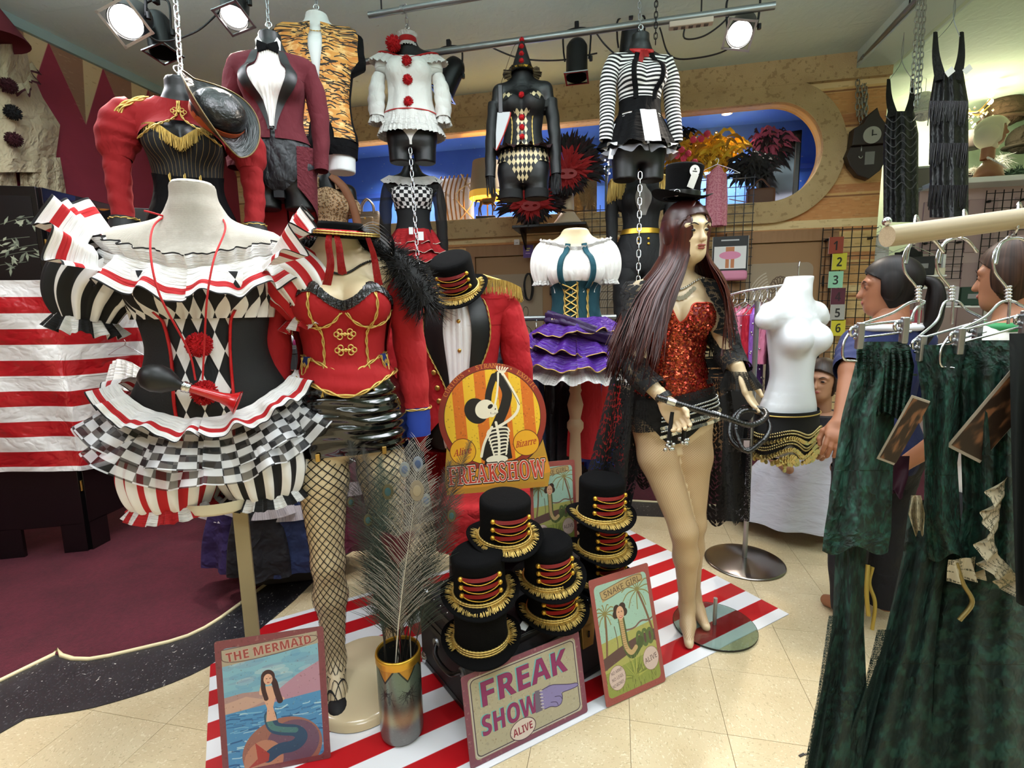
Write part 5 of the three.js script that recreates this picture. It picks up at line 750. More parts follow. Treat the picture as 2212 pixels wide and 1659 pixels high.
// ---------- ringmaster tailcoat on a form ----------
{
  reseed(62);
  const S = 1.02, Y = 0.785, pos = [-0.70, 0, -2.13], rot = 0.34, sdf = torsoSDF({ male: true, thigh: 0, neck: 0.69, bust: 0, wide: 0.98 });
  const f = thing('dress_form', 'slim form with metal pole hidden under the red tailcoat', 'mannequin', pos, rot);
  part('torso', xf(torsoMesh(sdf, { thigh: 0.02, neck: 0.69 }), [0, Y, 0], [0, 0, 0], S), mat(0x161616, 0.7), f); part('pole', cyl(0.014, 0.014, Y - 0.02, 0, (Y - 0.02) / 2 + 0.012, -0.02), steel, f); part('base_plate', lathe([[0, 0.02], [0.12, 0.018], [0.14, 0.006], [0.14, 0.0045], [0, 0.0045]], 28), blackMetal, f);
  const sh = thing('dress_shirt', 'white pleated dress shirt with brass studs under the red tailcoat', 'shirt', [pos[0], Y, pos[2]], rot); sh.scale.setScalar(S);
  part('shirt_front', panel(sdf, { y0: -0.02, y1: 0.625, a0: -0.62, a1: 0.62, off: 0.014, nu: 40, fold: (a) => 0.0015 * sin(a * 34) }), mat(0xf2f2f4, 0.8, { bumpMap: wrinkleB, bumpScale: 0.003 }), sh); part('placket', sweep(edgeLine(sdf, () => 0.04, 0.0, 0.6, 16, 0.011), 0.018, 20, 6, { flat: 0.16, up: V(1, 0, 0) }), mat(0xeaeaee, 0.8), sh);
  for (const y of [0.52, 0.4, 0.28, 0.16]) part('stud', buttonGeo(wpt(sdf, 0.05, y, 0.016), 0.0085), brass, sh);
  const c = thing('tailcoat', 'red ringmaster tailcoat with black lapels and gold epaulettes', 'coat', [pos[0], Y, pos[2]], rot); c.scale.setScalar(S);
  const inE = (y) => y > 0.2 ? 0.3 + 0.12 * sst(0.2, 0.5, y) : 0.3 + 0.75 * sst(0.2, -0.02, y), outE = (y) => inE(y) + 0.52 * sst(0.14, 0.45, y);
  const rc = cloth(0xb00e1a, { bumpScale: 0.008 }), lap = mat(0x0c0c0e, 0.45);
  for (const s of [-1, 1]) {
    const b = part('coat_side', panel(sdf, { y0: -0.06, y1: 0.625, a0: (y) => s * (inE(y) + 0.03), a1: s * PI, off: 0.019, nu: 40, nv: 44, fold: (a, y) => 0.004 * sin(a * 7 + y * 10) + 0.03 * sst(0.2, -0.06, y) }), rc, c);
    part('lapel', panel(sdf, { y0: 0.17, y1: 0.625, a0: (y) => s * inE(y), a1: (y) => s * outE(y), off: 0.023, nu: 12 }), lap, b, 'black lapel'); part('lapel_piping', braid(edgeLine(sdf, (y) => s * outE(y), 0.165, 0.61, 24, 0.026), 0.0025, 80), goldThread, b);
    part('tail', grid(10, 16, (u, v) => { const a = s * lerp(1.35, PI, u), r = radial(sdf, -0.05, a, 0.045) * (1 + 0.1 * v); return [sin(a) * r * (1 - 0.3 * v * (1 - u)), -0.05 - v * 0.32, cos(a) * r - 0.02 * v + 0.008 * sin(u * 9)]; }), rc, b);
    const sl = part('sleeve', sleeve([[s * 0.195, 0.6, -0.01], [s * 0.245, 0.47, -0.01], [s * 0.27, 0.29, 0.0], [s * 0.275, 0.13, 0.02]], 0.074, 0.058, { folds: 0.06 }), rc, c); part('cuff', sleeve([[s * 0.275, 0.135, 0.02], [s * 0.277, 0.03, 0.03]], 0.062, 0.058, { folds: 0.02, n: 8 }), mat(0x0e0e10, 0.8), sl, 'black cuff'); part('cuff_piping', braid(Array.from({ length: 13 }, (_, i) => { const a = i / 12 * TAU; return V(s * 0.275 + 0.063 * sin(a), 0.135, 0.02 + 0.063 * cos(a)); }), 0.0025, 50), goldThread, sl);
    const ep = part('epaulette', xf(rbox(0.13, 0.014, 0.1, 0.006), [s * 0.175, 0.69, 0.0], [0, 0, -s * 0.3]), goldThread, c, 'gold epaulette');
    const fp = [[s * 0.1, 0.69, 0.07], [s * 0.2, 0.686, 0.088], [s * 0.27, 0.66, 0.055], [s * 0.28, 0.655, -0.03], [s * 0.22, 0.665, -0.08]]; stuff(part('epaulette_fringe', [fringe(fp, 0.058, 150, 0.0017, 0.12), fringe(fp, 0.052, 110, 0.0017, 0.16)], goldThread, ep));
    for (const [y, k] of [[0.31, 0.3], [0.245, 0.26], [0.19, 0.22]]) part('button', buttonGeo(wpt(sdf, s * (inE(y) + k + 0.12), y, 0.026), 0.012), brass, c);
  }
  part('collar', panel(sdf, { y0: 0.61, y1: 0.66, a0: -2.6, a1: 2.6, off: 0.022, nu: 40, nv: 6 }), rc, c);
}
const toL = (o, px, py, d) => { o.updateMatrixWorld(true); return o.worldToLocal(at(px, py, d)); };
const coinSilver = mat(0xcfd3d0, 0.25, { metalness: 0.95 }), coinGold = mat(0xd8c58a, 0.28, { metalness: 0.9 }), blackLace = lace(0x09090a, 0.2), whiteLace = lace(0xe8e6e2, 0.1);
// rows of coins and beads hanging on a body: rows of [y, wave amplitude, bead radius, step]
function coinRows(sdf, off, a0, a1, rows, wave) {
  const gs = [];
  for (const [y, amp, r, n, coin] of rows) for (let i = 0; i < n; i++) { const a = lerp(a0, a1, (i + 0.5) / n), yy = y + amp * wave(a), p = wpt(sdf, a, yy, off); if (coin) gs.push(xf(cyl(r, r, 0.0016, 0, 0, 0, 9), p.add(V(0, -r, 0)), [PI / 2 + rnd(-0.35, 0.35), a + rnd(-0.3, 0.3), 0], 1)); else gs.push(ball(r, p.x, p.y, p.z, 5)); }
  return merge(gs);
}
// ---------- mannequin in red sequins ----------
{
  reseed(70);
  const S = 0.95, Y = 0.872, pos = [0.215, 0, -2.08], rot = 0.12, T = torsoSDF({ thigh: 0, neck: 0.75, bust: 1.0, tilt: 0.01 });
  const g0 = thing('mannequin', 'full mannequin with long auburn hair in a red sequin bodice', 'mannequin', pos, rot);
  const L = (px, py, d) => { const p = toL(g0, px, py, d); return [p.x / S, (p.y - Y) / S, p.z / S]; };
  const legR = limb([[-0.085, 0.06, -0.01, 0.09], [-0.055, -0.12, 0.03, 0.08], [0.045, -0.42, 0.1, 0.052], [0.065, -0.55, 0.07, 0.05], [0.085, -0.8, 0.04, 0.031], [0.08, -0.86, 0.08, 0.028], [0.065, -0.895, 0.16, 0.02]], 0.03);
  const legL = limb([[0.085, 0.06, -0.01, 0.09], [0.09, -0.12, 0.01, 0.08], [0.1, -0.42, 0.02, 0.052], [0.11, -0.55, -0.02, 0.05], [0.135, -0.8, -0.06, 0.031], [0.15, -0.86, -0.03, 0.028], [0.17, -0.895, 0.04, 0.02]], 0.03);
  const wr = L(1433, 862, 1.78), wl = L(1598, 805, 1.83), el = L(1578, 775, 1.9), er = L(1375, 800, 1.87);
  const armR = limb([[-0.15, 0.56, -0.005, 0.05], [...er, 0.038], [...wr, 0.024]], 0.02), armL = limb([[0.15, 0.56, -0.005, 0.05], [...el, 0.037], [...wl, 0.024]], 0.02);
  const body = (x, y, z) => { let d = smin(smin(T(x, y, z), legL(x, y, z), y > -0.1 ? 0.03 : 0.004), legR(x, y, z), y > -0.1 ? 0.03 : 0.004); if (y > 0.05) d = smin(d, min(armR(x, y, z), armL(x, y, z)), 0.02); return d; };
  const bg = (g) => xf(g, [0, Y, 0], [0, 0, 0], S);
  const hc = [0.035, 0.8, 0.03], HT = 0.4; // head centre, turn
  const headAt = (g) => xf(g, hc, [0.06, HT, 0.04], 1.0);
  const hr = aim(handGeo([0.5, 0.5, 0.55, 0.6, 0.65], 0.05, 0.5), wr, L(1478, 925, 1.74), -0.4), hl = aim(handGeo([0.2, 0.12, 0.1, 0.15, 0.2], 0.1, 0.6), wl, L(1636, 905, 1.8), 1.0);
  part('body', bg(merge([nets(body, [-0.32, -0.925, -0.2], [0.34, 0.79, 0.28], 0.0088), headAt(headGeo(0.004, [0, -0.19, -0.035, 0.05])), hr, hl])), mat(0xdcc39c, 0.4, { clearcoat: 0.25, clearcoatRoughness: 0.4 }), g0, 'cream painted figure');
  eyesAndBrows(g0, (g) => bg(headAt(g)));
  part('lips', bg(headAt(merge([xf(ball(1, 0, 0, 0, 12), [0, -0.05, 0.092], [0, 0, 0], [0.019, 0.0055, 0.006]), xf(ball(1, 0, 0, 0, 12), [0, -0.06, 0.09], [0, 0, 0], [0.016, 0.006, 0.006])]))), mat(0x9a4c40, 0.4), g0, 'painted lips');
  const tan = fishnet(0.0075); tan.color.set(0xb59065);
  for (const [lg, cs] of [[legL, table([[-0.9, 0.155, 0.0], [-0.8, 0.135, -0.05], [-0.55, 0.11, -0.02], [-0.42, 0.1, 0.02], [-0.12, 0.09, 0.01], [0.06, 0.085, -0.01]])], [legR, table([[-0.9, 0.07, 0.11], [-0.8, 0.085, 0.05], [-0.55, 0.065, 0.07], [-0.42, 0.045, 0.1], [-0.12, -0.06, 0.03], [0.06, -0.085, -0.01]])]])
    part('stocking', bg(wrap(lg, { y0: -0.875, y1: 0.03, off: 0.0018, nu: 36, nv: 90, c: (y) => cs(y), us: 0.06, rmax: 0.13 })), tan, g0, 'fine tan fishnet stocking');
  const gd = thing('glass_base', 'round clear glass disc at the feet of the sequin mannequin', 'base', [0.42, 0.0045, -2.1]);
  part('disc', lathe([[0, 0], [0.168, 0], [0.17, 0.002], [0.17, 0.008], [0.168, 0.01], [0, 0.01]], 48), mat(0xdfeee8, 0.03, { transmission: 1, thickness: 0.01, ior: 1.5, attenuationColor: new THREE.Color(0x9fc8b8), attenuationDistance: 0.25 }), gd); part('post', cyl(0.008, 0.008, 0.12, 0.0, 0.07, 0), steel, gd);
  // hair
  const w = thing('long_wig', 'long straight auburn wig on the sequin mannequin', 'wig', [pos[0], Y, pos[2]], rot); w.scale.setScalar(S);
  const hairM = mat(0x35120f, 0.34, { sheen: 0.3, sheenColor: 0x4a1e18 }), hairs = [[], []];
  const H = (x, y, z) => V(x, y, z).applyEuler(new THREE.Euler(0.06, HT, 0.04)).add(V(...hc));
  part('cap', headAt(nets((x, y, z) => { let d = headSDF(x, y, z) - 0.012; const cut = (z - (abs(x) > 0.05 ? 0.064 : 0.038)) - 0.9 * (y - 0.045) * (y > 0.045 ? 2.2 : 0.35); return max(max(d, -(headSDF(x, y, z) - 0.002)), max(cut, -0.1 - y)); }, [-0.11, -0.13, -0.14], [0.11, 0.15, 0.14], 0.005)), hairM, w);
  for (let i = 0; i < 620; i++) {
    const sd = rnd() < 0.5 ? -1 : 1, t = pow(rnd(), 0.8), a = sd * lerp(0.35, 2.9, t), z0 = lerp(0.06, -0.1, rnd()), tone = i % 2;
    const r0 = H(sd * 0.008, 0.122 - 0.35 * (z0 + 0.0) ** 2 * 4, z0), r1 = H(sin(a) * 0.088, 0.05, cos(a) * 0.1 - 0.012), r2 = H(sin(a) * 0.094, -0.08, cos(a) * 0.1 - 0.02), world = r1.clone().sub(V(...hc)).normalize();
    const front = max(0, world.z), lft = world.x < 0 ? 1 : 0, len = lft ? rnd(0.36, 0.5) : rnd(0.26, 0.4), k = rnd(-1, 1);
    const r3 = r2.clone().add(V(world.x * 0.05 - (lft ? 0.075 : -0.02), -len * 0.45, world.z * 0.035 + (lft ? 0.0 : 0.02) + front * 0.05)), r4 = r2.clone().add(V(world.x * 0.07 - (lft ? 0.135 : -0.015) + k * 0.03, -len, world.z * 0.04 + (lft ? 0.05 : 0.03) + front * 0.08 + rnd(-0.02, 0.02)));
    if (cos(a) > 0.9) continue;
    hairs[tone].push(blade([r0, r1, r2, r3, r4], rnd(0.004, 0.009), { n: 12, curl: 0.35, up: V(world.x, 0.1, world.z), prof: (q) => 0.6 + 0.4 * sin(PI * q) - 0.75 * q ** 6 }));
  }
  stuff(part('locks', hairs[0], hairM, w)); stuff(part('highlight_locks', hairs[1], mat(0x48190f, 0.32, { sheen: 0.3, sheenColor: 0x5a281c }), w));
  // hat
  const ht = thing('bowler_hat', 'black hat with round white tag on the auburn wig', 'hat', H(-0.005, 0.135, -0.03).multiplyScalar(S).applyAxisAngle(V(0, 1, 0), rot).add(V(pos[0], Y, pos[2])), rot + 0.3); ht.rotation.z = -0.08; ht.rotation.x = 0.1;
  part('crown', lathe([[0.066, 0], [0.064, 0.05], [0.068, 0.1], [0.07, 0.115], [0.062, 0.122], [0, 0.124]], 32), felt, ht); part('brim', grid(48, 6, (u, v) => { const a = u * TAU, r = lerp(0.05, 0.108, v); return [sin(a) * r * 1.05, 0.002 + 0.026 * v * v * pow(abs(sin(a)), 2), cos(a) * r]; }, true), felt, ht); part('hat_band', lathe([[0.068, 0.002], [0.068, 0.026], [0.065, 0.028]], 32), mat(0x0a0a0a, 0.3), ht);
  const tg = part('price_tag', [xf(cyl(0.02, 0.02, 0.001, 0, 0, 0, 20), [0.0, 0.09, 0.071], [PI / 2, 0, 0]), xf(box(0.028, 0.05, 0.001), [-0.005, 0.055, 0.074], [0.1, 0, -0.25])], white, ht, 'round white tag'); part('print', [box(0.018, 0.003, 0.0006, 0, 0.088, 0.0722), box(0.006, 0.006, 0.0006, 0, 0.096, 0.0722)], mat(0x333333, 0.8), tg);
  part('buckle', xf(new THREE.TorusGeometry(0.011, 0.0022, 6, 16), [-0.05, 0.014, 0.05], [0, -0.8, 0]), chrome, ht);
  // sequin bodice
  const bo = thing('sequin_bodice', 'strapless red sequin bodice with sweetheart neckline', 'corset', [pos[0], Y, pos[2]], rot); bo.scale.setScalar(S);
  const top = (a) => 0.45 + 0.075 * sst(0.02, 0.42, abs(a)) - 0.03 * sst(0.8, 1.8, abs(a)), hem = (a) => 0.17 - 0.035 * max(0, cos(a)), tb = (x, y, z) => T(x, y, z);
  const bsurf = { y0: hem, y1: top, off: 0.008, nu: 80, nv: 40 };
  part('shell', wrap(tb, bsurf), mat(0x7a1210, 0.5), bo); part('top_piping', sweep(alongBody(tb, Array.from({ length: 33 }, (_, i) => { const a = -1.8 + i / 32 * 3.6; return [a, top(a)]; }), 0.01), 0.004, 90, 6), mat(0xc2341c, 0.4), bo, 'bright red piping');
  { const N = 5200, im = new THREE.InstancedMesh(new THREE.CircleGeometry(0.0052, 6), mat(0xffffff, 0.26, { metalness: 0.85 }), N), Mx = new THREE.Matrix4(), q = new THREE.Quaternion(), col = new THREE.Color(); for (let i = 0; i < N; i++) { const a = rnd(-2.2, 2.2), y = lerp(hem(a), top(a), rnd()), p = wpt(tb, a, y, 0.011), n = V(sin(a) + rnd(-0.45, 0.45), rnd(-0.45, 0.45), cos(a) + rnd(-0.45, 0.45)).normalize(); q.setFromUnitVectors(V(0, 0, 1), n); im.setMatrixAt(i, Mx.compose(p, q, V(1, 1, 1))); im.setColorAt(i, col.setHSL(rnd(0.0, 0.03), 0.85, rnd(0.22, 0.42))); } im.name = 'sequins'; im.userData.kind = 'stuff'; shadow(im); bo.add(im); }
  // necklace
  const nk = thing('silver_necklace', 'silver statement necklace on the sequin mannequin', 'necklace', [pos[0], Y, pos[2]], rot); nk.scale.setScalar(S);
  stuff(part('pendants', [...Array.from({ length: 25 }, (_, i) => { const a = -1.3 + i / 24 * 2.6, p = wpt(T, a, 0.63 - 0.05 * cos(a) ** 2, 0.006); return ball(0.005, p.x, p.y, p.z, 6); }), ...Array.from({ length: 11 }, (_, i) => { const a = -0.75 + i / 10 * 1.5, p = wpt(T, a, 0.595 - 0.05 * cos(a * 1.4) ** 2, 0.008); return xf(cyl(0.0095, 0.0095, 0.002, 0, 0, 0, 10), p, [PI / 2, a, 0]); })], coinSilver, nk));
  // lace coat with bell sleeves
  const lc = thing('lace_coat', 'black lace robe with long bell sleeves on the sequin mannequin', 'robe', [pos[0], Y, pos[2]], rot); lc.scale.setScalar(S);
  for (const s of [-1, 1]) part('front', panel(body, { y0: 0.2, y1: 0.62, a0: s * (1.0), a1: s * PI, off: 0.016, nu: 24, nv: 24 }), blackLace, lc);
  part('upper_sleeve', sleeve([[-0.15, 0.575, -0.005], [lerp(-0.15, er[0], 0.5), lerp(0.56, er[1], 0.5), -0.0], er, [lerp(er[0], wr[0], 0.7), lerp(er[1], wr[1], 0.7), lerp(er[2], wr[2], 0.7)]], 0.06, 0.05, { folds: 0.05 }), blackLace, lc); part('upper_sleeve', sleeve([[0.15, 0.575, -0.005], [lerp(0.15, el[0], 0.5), lerp(0.56, el[1], 0.5), 0], el, [lerp(el[0], wl[0], 0.85), lerp(el[1], wl[1], 0.85), lerp(el[2], wl[2], 0.85)]], 0.06, 0.052, { folds: 0.08 }), blackLace, lc);
  part('sleeve_frill', [ruffle(Array.from({ length: 12 }, (_, i) => { const a = i / 12 * TAU; return V(lerp(el[0], wl[0], 0.85) + 0.045 * cos(a), lerp(el[1], wl[1], 0.85), lerp(el[2], wl[2], 0.85) + 0.045 * sin(a)); }), 0.075, 8, 0.014, { dir: (t, p) => V((p.x - wl[0]) * 5 + 0.2, -0.7, (p.z - wl[2]) * 5), closed: true, nu: 120 })], lace(0x0a0a0a, 0.12), lc);
  for (const [x0, x1, y0, y1, z, n, i] of [[-0.2, -0.32, 0.3, -0.52, 0.06, 3, 0], [-0.1, -0.3, 0.2, -0.5, -0.02, 4, 1], [-0.16, -0.05, 0.15, -0.3, -0.1, 3, 2], [0.22, 0.27, 0.2, -0.46, -0.1, 3, 3]])
    part('bell_sleeve', grid(26, 40, (u, v) => { const k = lerp(0.06, 0.16, v), f = sin(u * TAU * n * 0.5 + i) * 0.03 * (0.3 + v); return [lerp(x0, x1, v) + (u - 0.5) * 2 * k * 0.7, lerp(y0, y1, v) + 0.03 * sin(u * 14) * v, z + f + 0.03 * (u - 0.5), u * 0.3, v * 0.8]; }), lace(0x0a090b, 0.26), lc);
  // hip scarf
  const hs = thing('hip_scarf', 'black hip scarf sewn with silver beads and coins on the sequin mannequin', 'scarf', [pos[0], Y, pos[2]], rot); hs.scale.setScalar(S);
  const sc = (a) => 0.05 - 0.07 * sin(a - 0.1);
  part('scarf', wrap(body, { y0: (a) => 0.02 + 0.05 * sin(a * 1) + 0.02, y1: (a) => 0.16 + 0.03 * sin(a), a0: -1.9, a1: 1.9, off: 0.016, nu: 60, nv: 12, rmax: 0.24 }), lace(0x0b0b0c, 0.1), hs);
  part('brief', wrap(body, { y0: (a) => -0.05 + 0.11 * sst(0.15, 1.2, abs(a)), y1: 0.16, off: 0.006, nu: 60, nv: 14, rmax: 0.24 }), mat(0x0a0a0b, 0.85), hs);
  stuff(part('beads', coinRows(body, 0.02, -0.5, 1.7, [[0.1, 0.04, 0.0045, 44], [0.085, 0.04, 0.0045, 44], [0.07, 0.04, 0.0045, 44], [0.05, 0.04, 0.008, 34, 1], [0.03, 0.045, 0.0045, 44], [0.015, 0.045, 0.008, 34, 1]], (a) => sin(a)), coinSilver, hs));
  for (const [px, py] of [[1445, 960], [1476, 955]]) { const p = L(px, py, 1.76); const ts = part('tassel', wire([L(px + 8, py - 70, 1.75), L(px + 2, py - 30, 1.75), p], 0.008, 12), mat(0x0b0b0c, 0.8), hs); stuff(part('tassel_bells', Array.from({ length: 9 }, () => ball(0.0075, p[0] + rnd(-0.018, 0.018), p[1] + rnd(-0.02, 0.02), p[2] + rnd(-0.01, 0.015), 7)), coinSilver, ts)); }
  // whip
  const wp = thing('bullwhip', 'coiled black braided whip held in the mannequin hand', 'whip', at(1450, 872, 1.72)), q = (x, y, d) => at(x, y, d).sub(wp.position);
  part('handle', sweep([q(1418, 858, 1.73), q(1490, 880, 1.72), q(1570, 903, 1.71)], (t) => 0.011 + 0.001 * sin(t * 190), 80, 8), blackLeather, wp); for (const [x, y] of [[1450, 868], [1545, 896]]) part('silver_band', sweep([q(x - 9, y - 2.6, 1.72), q(x + 9, y + 2.6, 1.715)], 0.0135, 4, 12), coinSilver, wp, 'silver band');
  part('lash', sweep([q(1570, 903, 1.71), q(1620, 918, 1.72), q(1655, 900, 1.76), q(1648, 885, 1.8), q(1610, 880, 1.82), q(1582, 905, 1.8), q(1580, 950, 1.76), q(1610, 972, 1.73), q(1645, 955, 1.73), q(1662, 920, 1.76), q(1640, 890, 1.79), q(1600, 890, 1.78), q(1590, 930, 1.75), q(1612, 975, 1.72), q(1650, 950, 1.72)], (t) => 0.0105 - 0.003 * t + 0.0008 * sin(t * 500), 220, 7), blackLeather, wp);
  const cf = thing('wrist_cuff', 'black cuff at the wrist of the sequin mannequin', 'bracelet', [pos[0], Y, pos[2]], rot); cf.scale.setScalar(S); part('band', aim(cyl(0.032, 0.031, 0.02), [wr[0], wr[1] + 0.01, wr[2]], L(1478, 925, 1.74)), blackLeather, cf);
}
// ---------- dirndl on a wooden stand ----------
{
  reseed(71);
  const S = 1.02, p0 = at(1243, 530, 2.6), Y = p0.y - 0.6 * S, pos = [p0.x, 0, p0.z], rot = 0.12, sdf = torsoSDF({ thigh: 0.02, neck: 0.68, bust: 1.05, wide: 0.92, sh: 0.86 });
  const f = thing('dress_form', 'cream dress form on a turned wooden post wearing the purple skirt', 'mannequin', pos, rot), wood = mat(0xb59a78, 0.55);
  part('torso', xf(torsoMesh(sdf, { thigh: 0.03, neck: 0.68 }), [0, Y, 0], [0, 0, 0], S), ivory, f);
  part('post', lathe([[0.03, Y - 0.02], [0.03, Y - 0.14], [0.035, Y - 0.15], [0.028, Y - 0.17], [0.044, Y - 0.23], [0.03, Y - 0.3], [0.03, Y - 0.31], [0.045, Y - 0.33], [0.045, Y - 0.36], [0.028, Y - 0.39], [0.036, Y - 0.6], [0.03, 0.1], [0.04, 0.06]], 24), wood, f); for (let i = 0; i < 3; i++) part('foot', xf(sweep([[0, 0.09, 0], [0, 0.06, 0.12], [0, 0.02, 0.22]], 0.022, 14, 8), [0, 0, 0], [0, i * TAU / 3, 0]), wood, f);
  const d = thing('dirndl', 'white blouse, teal laced bodice and purple tiered skirt costume', 'costume', [pos[0], Y, pos[2]], rot); d.scale.setScalar(S);
  part('blouse', wrap(sdf, { y0: 0.36, y1: (a) => 0.635 - 0.05 * max(0, cos(a)), off: 0.01, nu: 110, nv: 30, fold: (a, y) => 0.004 * sin(a * 22) * sst(0.5, 0.4, y) + 0.003 * sin(a * 34 + y * 20) }), whiteCloth, d, 'white gathered blouse');
  part('neck_frill', ruffle(alongBody(sdf, Array.from({ length: 24 }, (_, i) => { const a = (i / 24 - 0.5) * TAU; return [a, 0.62 - 0.055 * max(0, cos(a))]; }), 0.014), 0.02, 26, 0.006, { dir: (t, p) => V(p.x * 3, 0.6, p.z * 3), closed: true, nu: 220, nv: 4 }), whiteCloth, d);
  for (const s of [-1, 1]) { part('puff_sleeve', sweep([[s * 0.12, 0.6, 0], [s * 0.155, 0.56, 0.005], [s * 0.168, 0.49, 0.01], [s * 0.165, 0.42, 0.012]], (t, a) => (0.036 + 0.026 * sin(PI * (0.12 + 0.76 * t))) * (1 + 0.06 * sin(a * 14)), 26, 84, { caps: false }), whiteCloth, d, 'white puffed sleeve'); part('sleeve_frill', ruffle(Array.from({ length: 12 }, (_, i) => { const a = i / 12 * TAU; return V(s * 0.165 + 0.046 * cos(a), 0.425, 0.012 + 0.046 * sin(a)); }), 0.025, 14, 0.006, { dir: (t, p) => V((p.x - s * 0.165) * 5, -0.9, p.z * 5), closed: true, nu: 140, nv: 4 }), whiteCloth, d); part('strap', sweep([...edgeLine(sdf, (y) => s * (0.5 - 0.1 * (y - 0.4) * 5 * 0.1), 0.38, 0.6, 10, 0.018)], 0.014, 20, 6, { flat: 0.25, up: V(1, 0, 0) }), velvet(0x0e4450, 0x2a7080), d, 'teal velvet strap'); }
  part('bodice', wrap(sdf, { y0: (a) => 0.2 - 0.02 * cos(a), y1: (a) => 0.405 + 0.012 * cos(a * 2), off: 0.014, nu: 60, nv: 18 }), velvet(0x0c3d48, 0x2a7080), d, 'teal velvet underbust bodice');
  const gl = []; for (const a of [-0.55, 0.05, 0.55]) gl.push(braid(edgeLine(sdf, () => a, 0.195, 0.41, 12, 0.018), 0.0045, 60)); for (let i = 0; i < 5; i++) { const y = 0.22 + i * 0.036; gl.push(sweep(alongBody(sdf, [[-0.52, y], [-0.25, y + 0.018], [0.02, y + 0.036]], 0.02), 0.0045, 10, 5), sweep(alongBody(sdf, [[0.02, y], [-0.25, y + 0.018], [-0.52, y + 0.036]], 0.021), 0.0045, 10, 5)); }
  part('gold_lacing', gl, goldThread, d);
  const pur = mat(0x4a1c8a, 0.32, { bumpMap: wrinkleB, bumpScale: 0.012, sheen: 0.5, sheenColor: 0x9a6ad8 }), ringAt = (r, y, wv = 0) => Array.from({ length: 18 }, (_, i) => { const a = i / 18 * TAU; return V(sin(a) * r, y + wv * sin(a + 0.7), cos(a) * r * 0.8); });
  const tier = (r, y, w, n, m, lab, wv) => { reseed(80 + n); const pts = ringAt(r, y, wv), o = { dir: (t, p) => V(p.x * 6.5, -0.8, p.z * 6.5), closed: true, nu: 220, nv: 12 }, s0 = seed_; const q = part('skirt_tier', ruffle(pts, w, n, 0.017, o), m, d, lab); return q; };
  tier(0.155, 0.22, 0.1, 8, pur, 'purple satin upper tier', 0.02); tier(0.165, 0.17, 0.13, 9, pur, 'purple satin middle tier', -0.03); tier(0.19, 0.09, 0.155, 11, pur, 'purple satin lower tier'); tier(0.21, 0.0, 0.13, 13, whiteLace, 'white lace petticoat');
  for (const [r, y, n, w, wv] of [[0.155, 0.22, 8, 0.1, 0.02], [0.165, 0.17, 9, 0.13, -0.03], [0.19, 0.09, 11, 0.155, 0]]) { reseed(80 + n); const g = ruffle(ringAt(r, y, wv), w, n, 0.017, { dir: (t, p) => V(p.x * 6.5, -0.8, p.z * 6.5), closed: true, nu: 220, nv: 12 }), P = g.attributes.position, pts = []; for (let i = 0; i < 221; i += 1) { const k = 12 * 221 + i; pts.push(V(P.getX(k), P.getY(k), P.getZ(k))); } pts.pop(); part('hem_braid', sweep(pts, 0.003, 300, 4, { closed: true }), goldThread, d); }
  part('hip_drape', sweep([[-0.15, 0.24, 0.06], [-0.05, 0.215, 0.13], [0.08, 0.16, 0.16], [0.18, 0.13, 0.1], [0.21, 0.17, 0.0]], (t, a) => 0.03 * (1 + 0.3 * sin(a * 5 + t * 9)), 40, 20, { flat: 0.5 }), mat(0x2b1246, 0.5, { bumpMap: wrinkleB, bumpScale: 0.01 }), d, 'dark purple hip drape'); stuff(part('coin_trim', coinRows(sdf, 0.045, -0.9, 1.1, [[0.215, -0.05, 0.006, 30], [0.2, -0.05, 0.008, 24, 1]], (a) => sin(a)), coinGold, d));
}
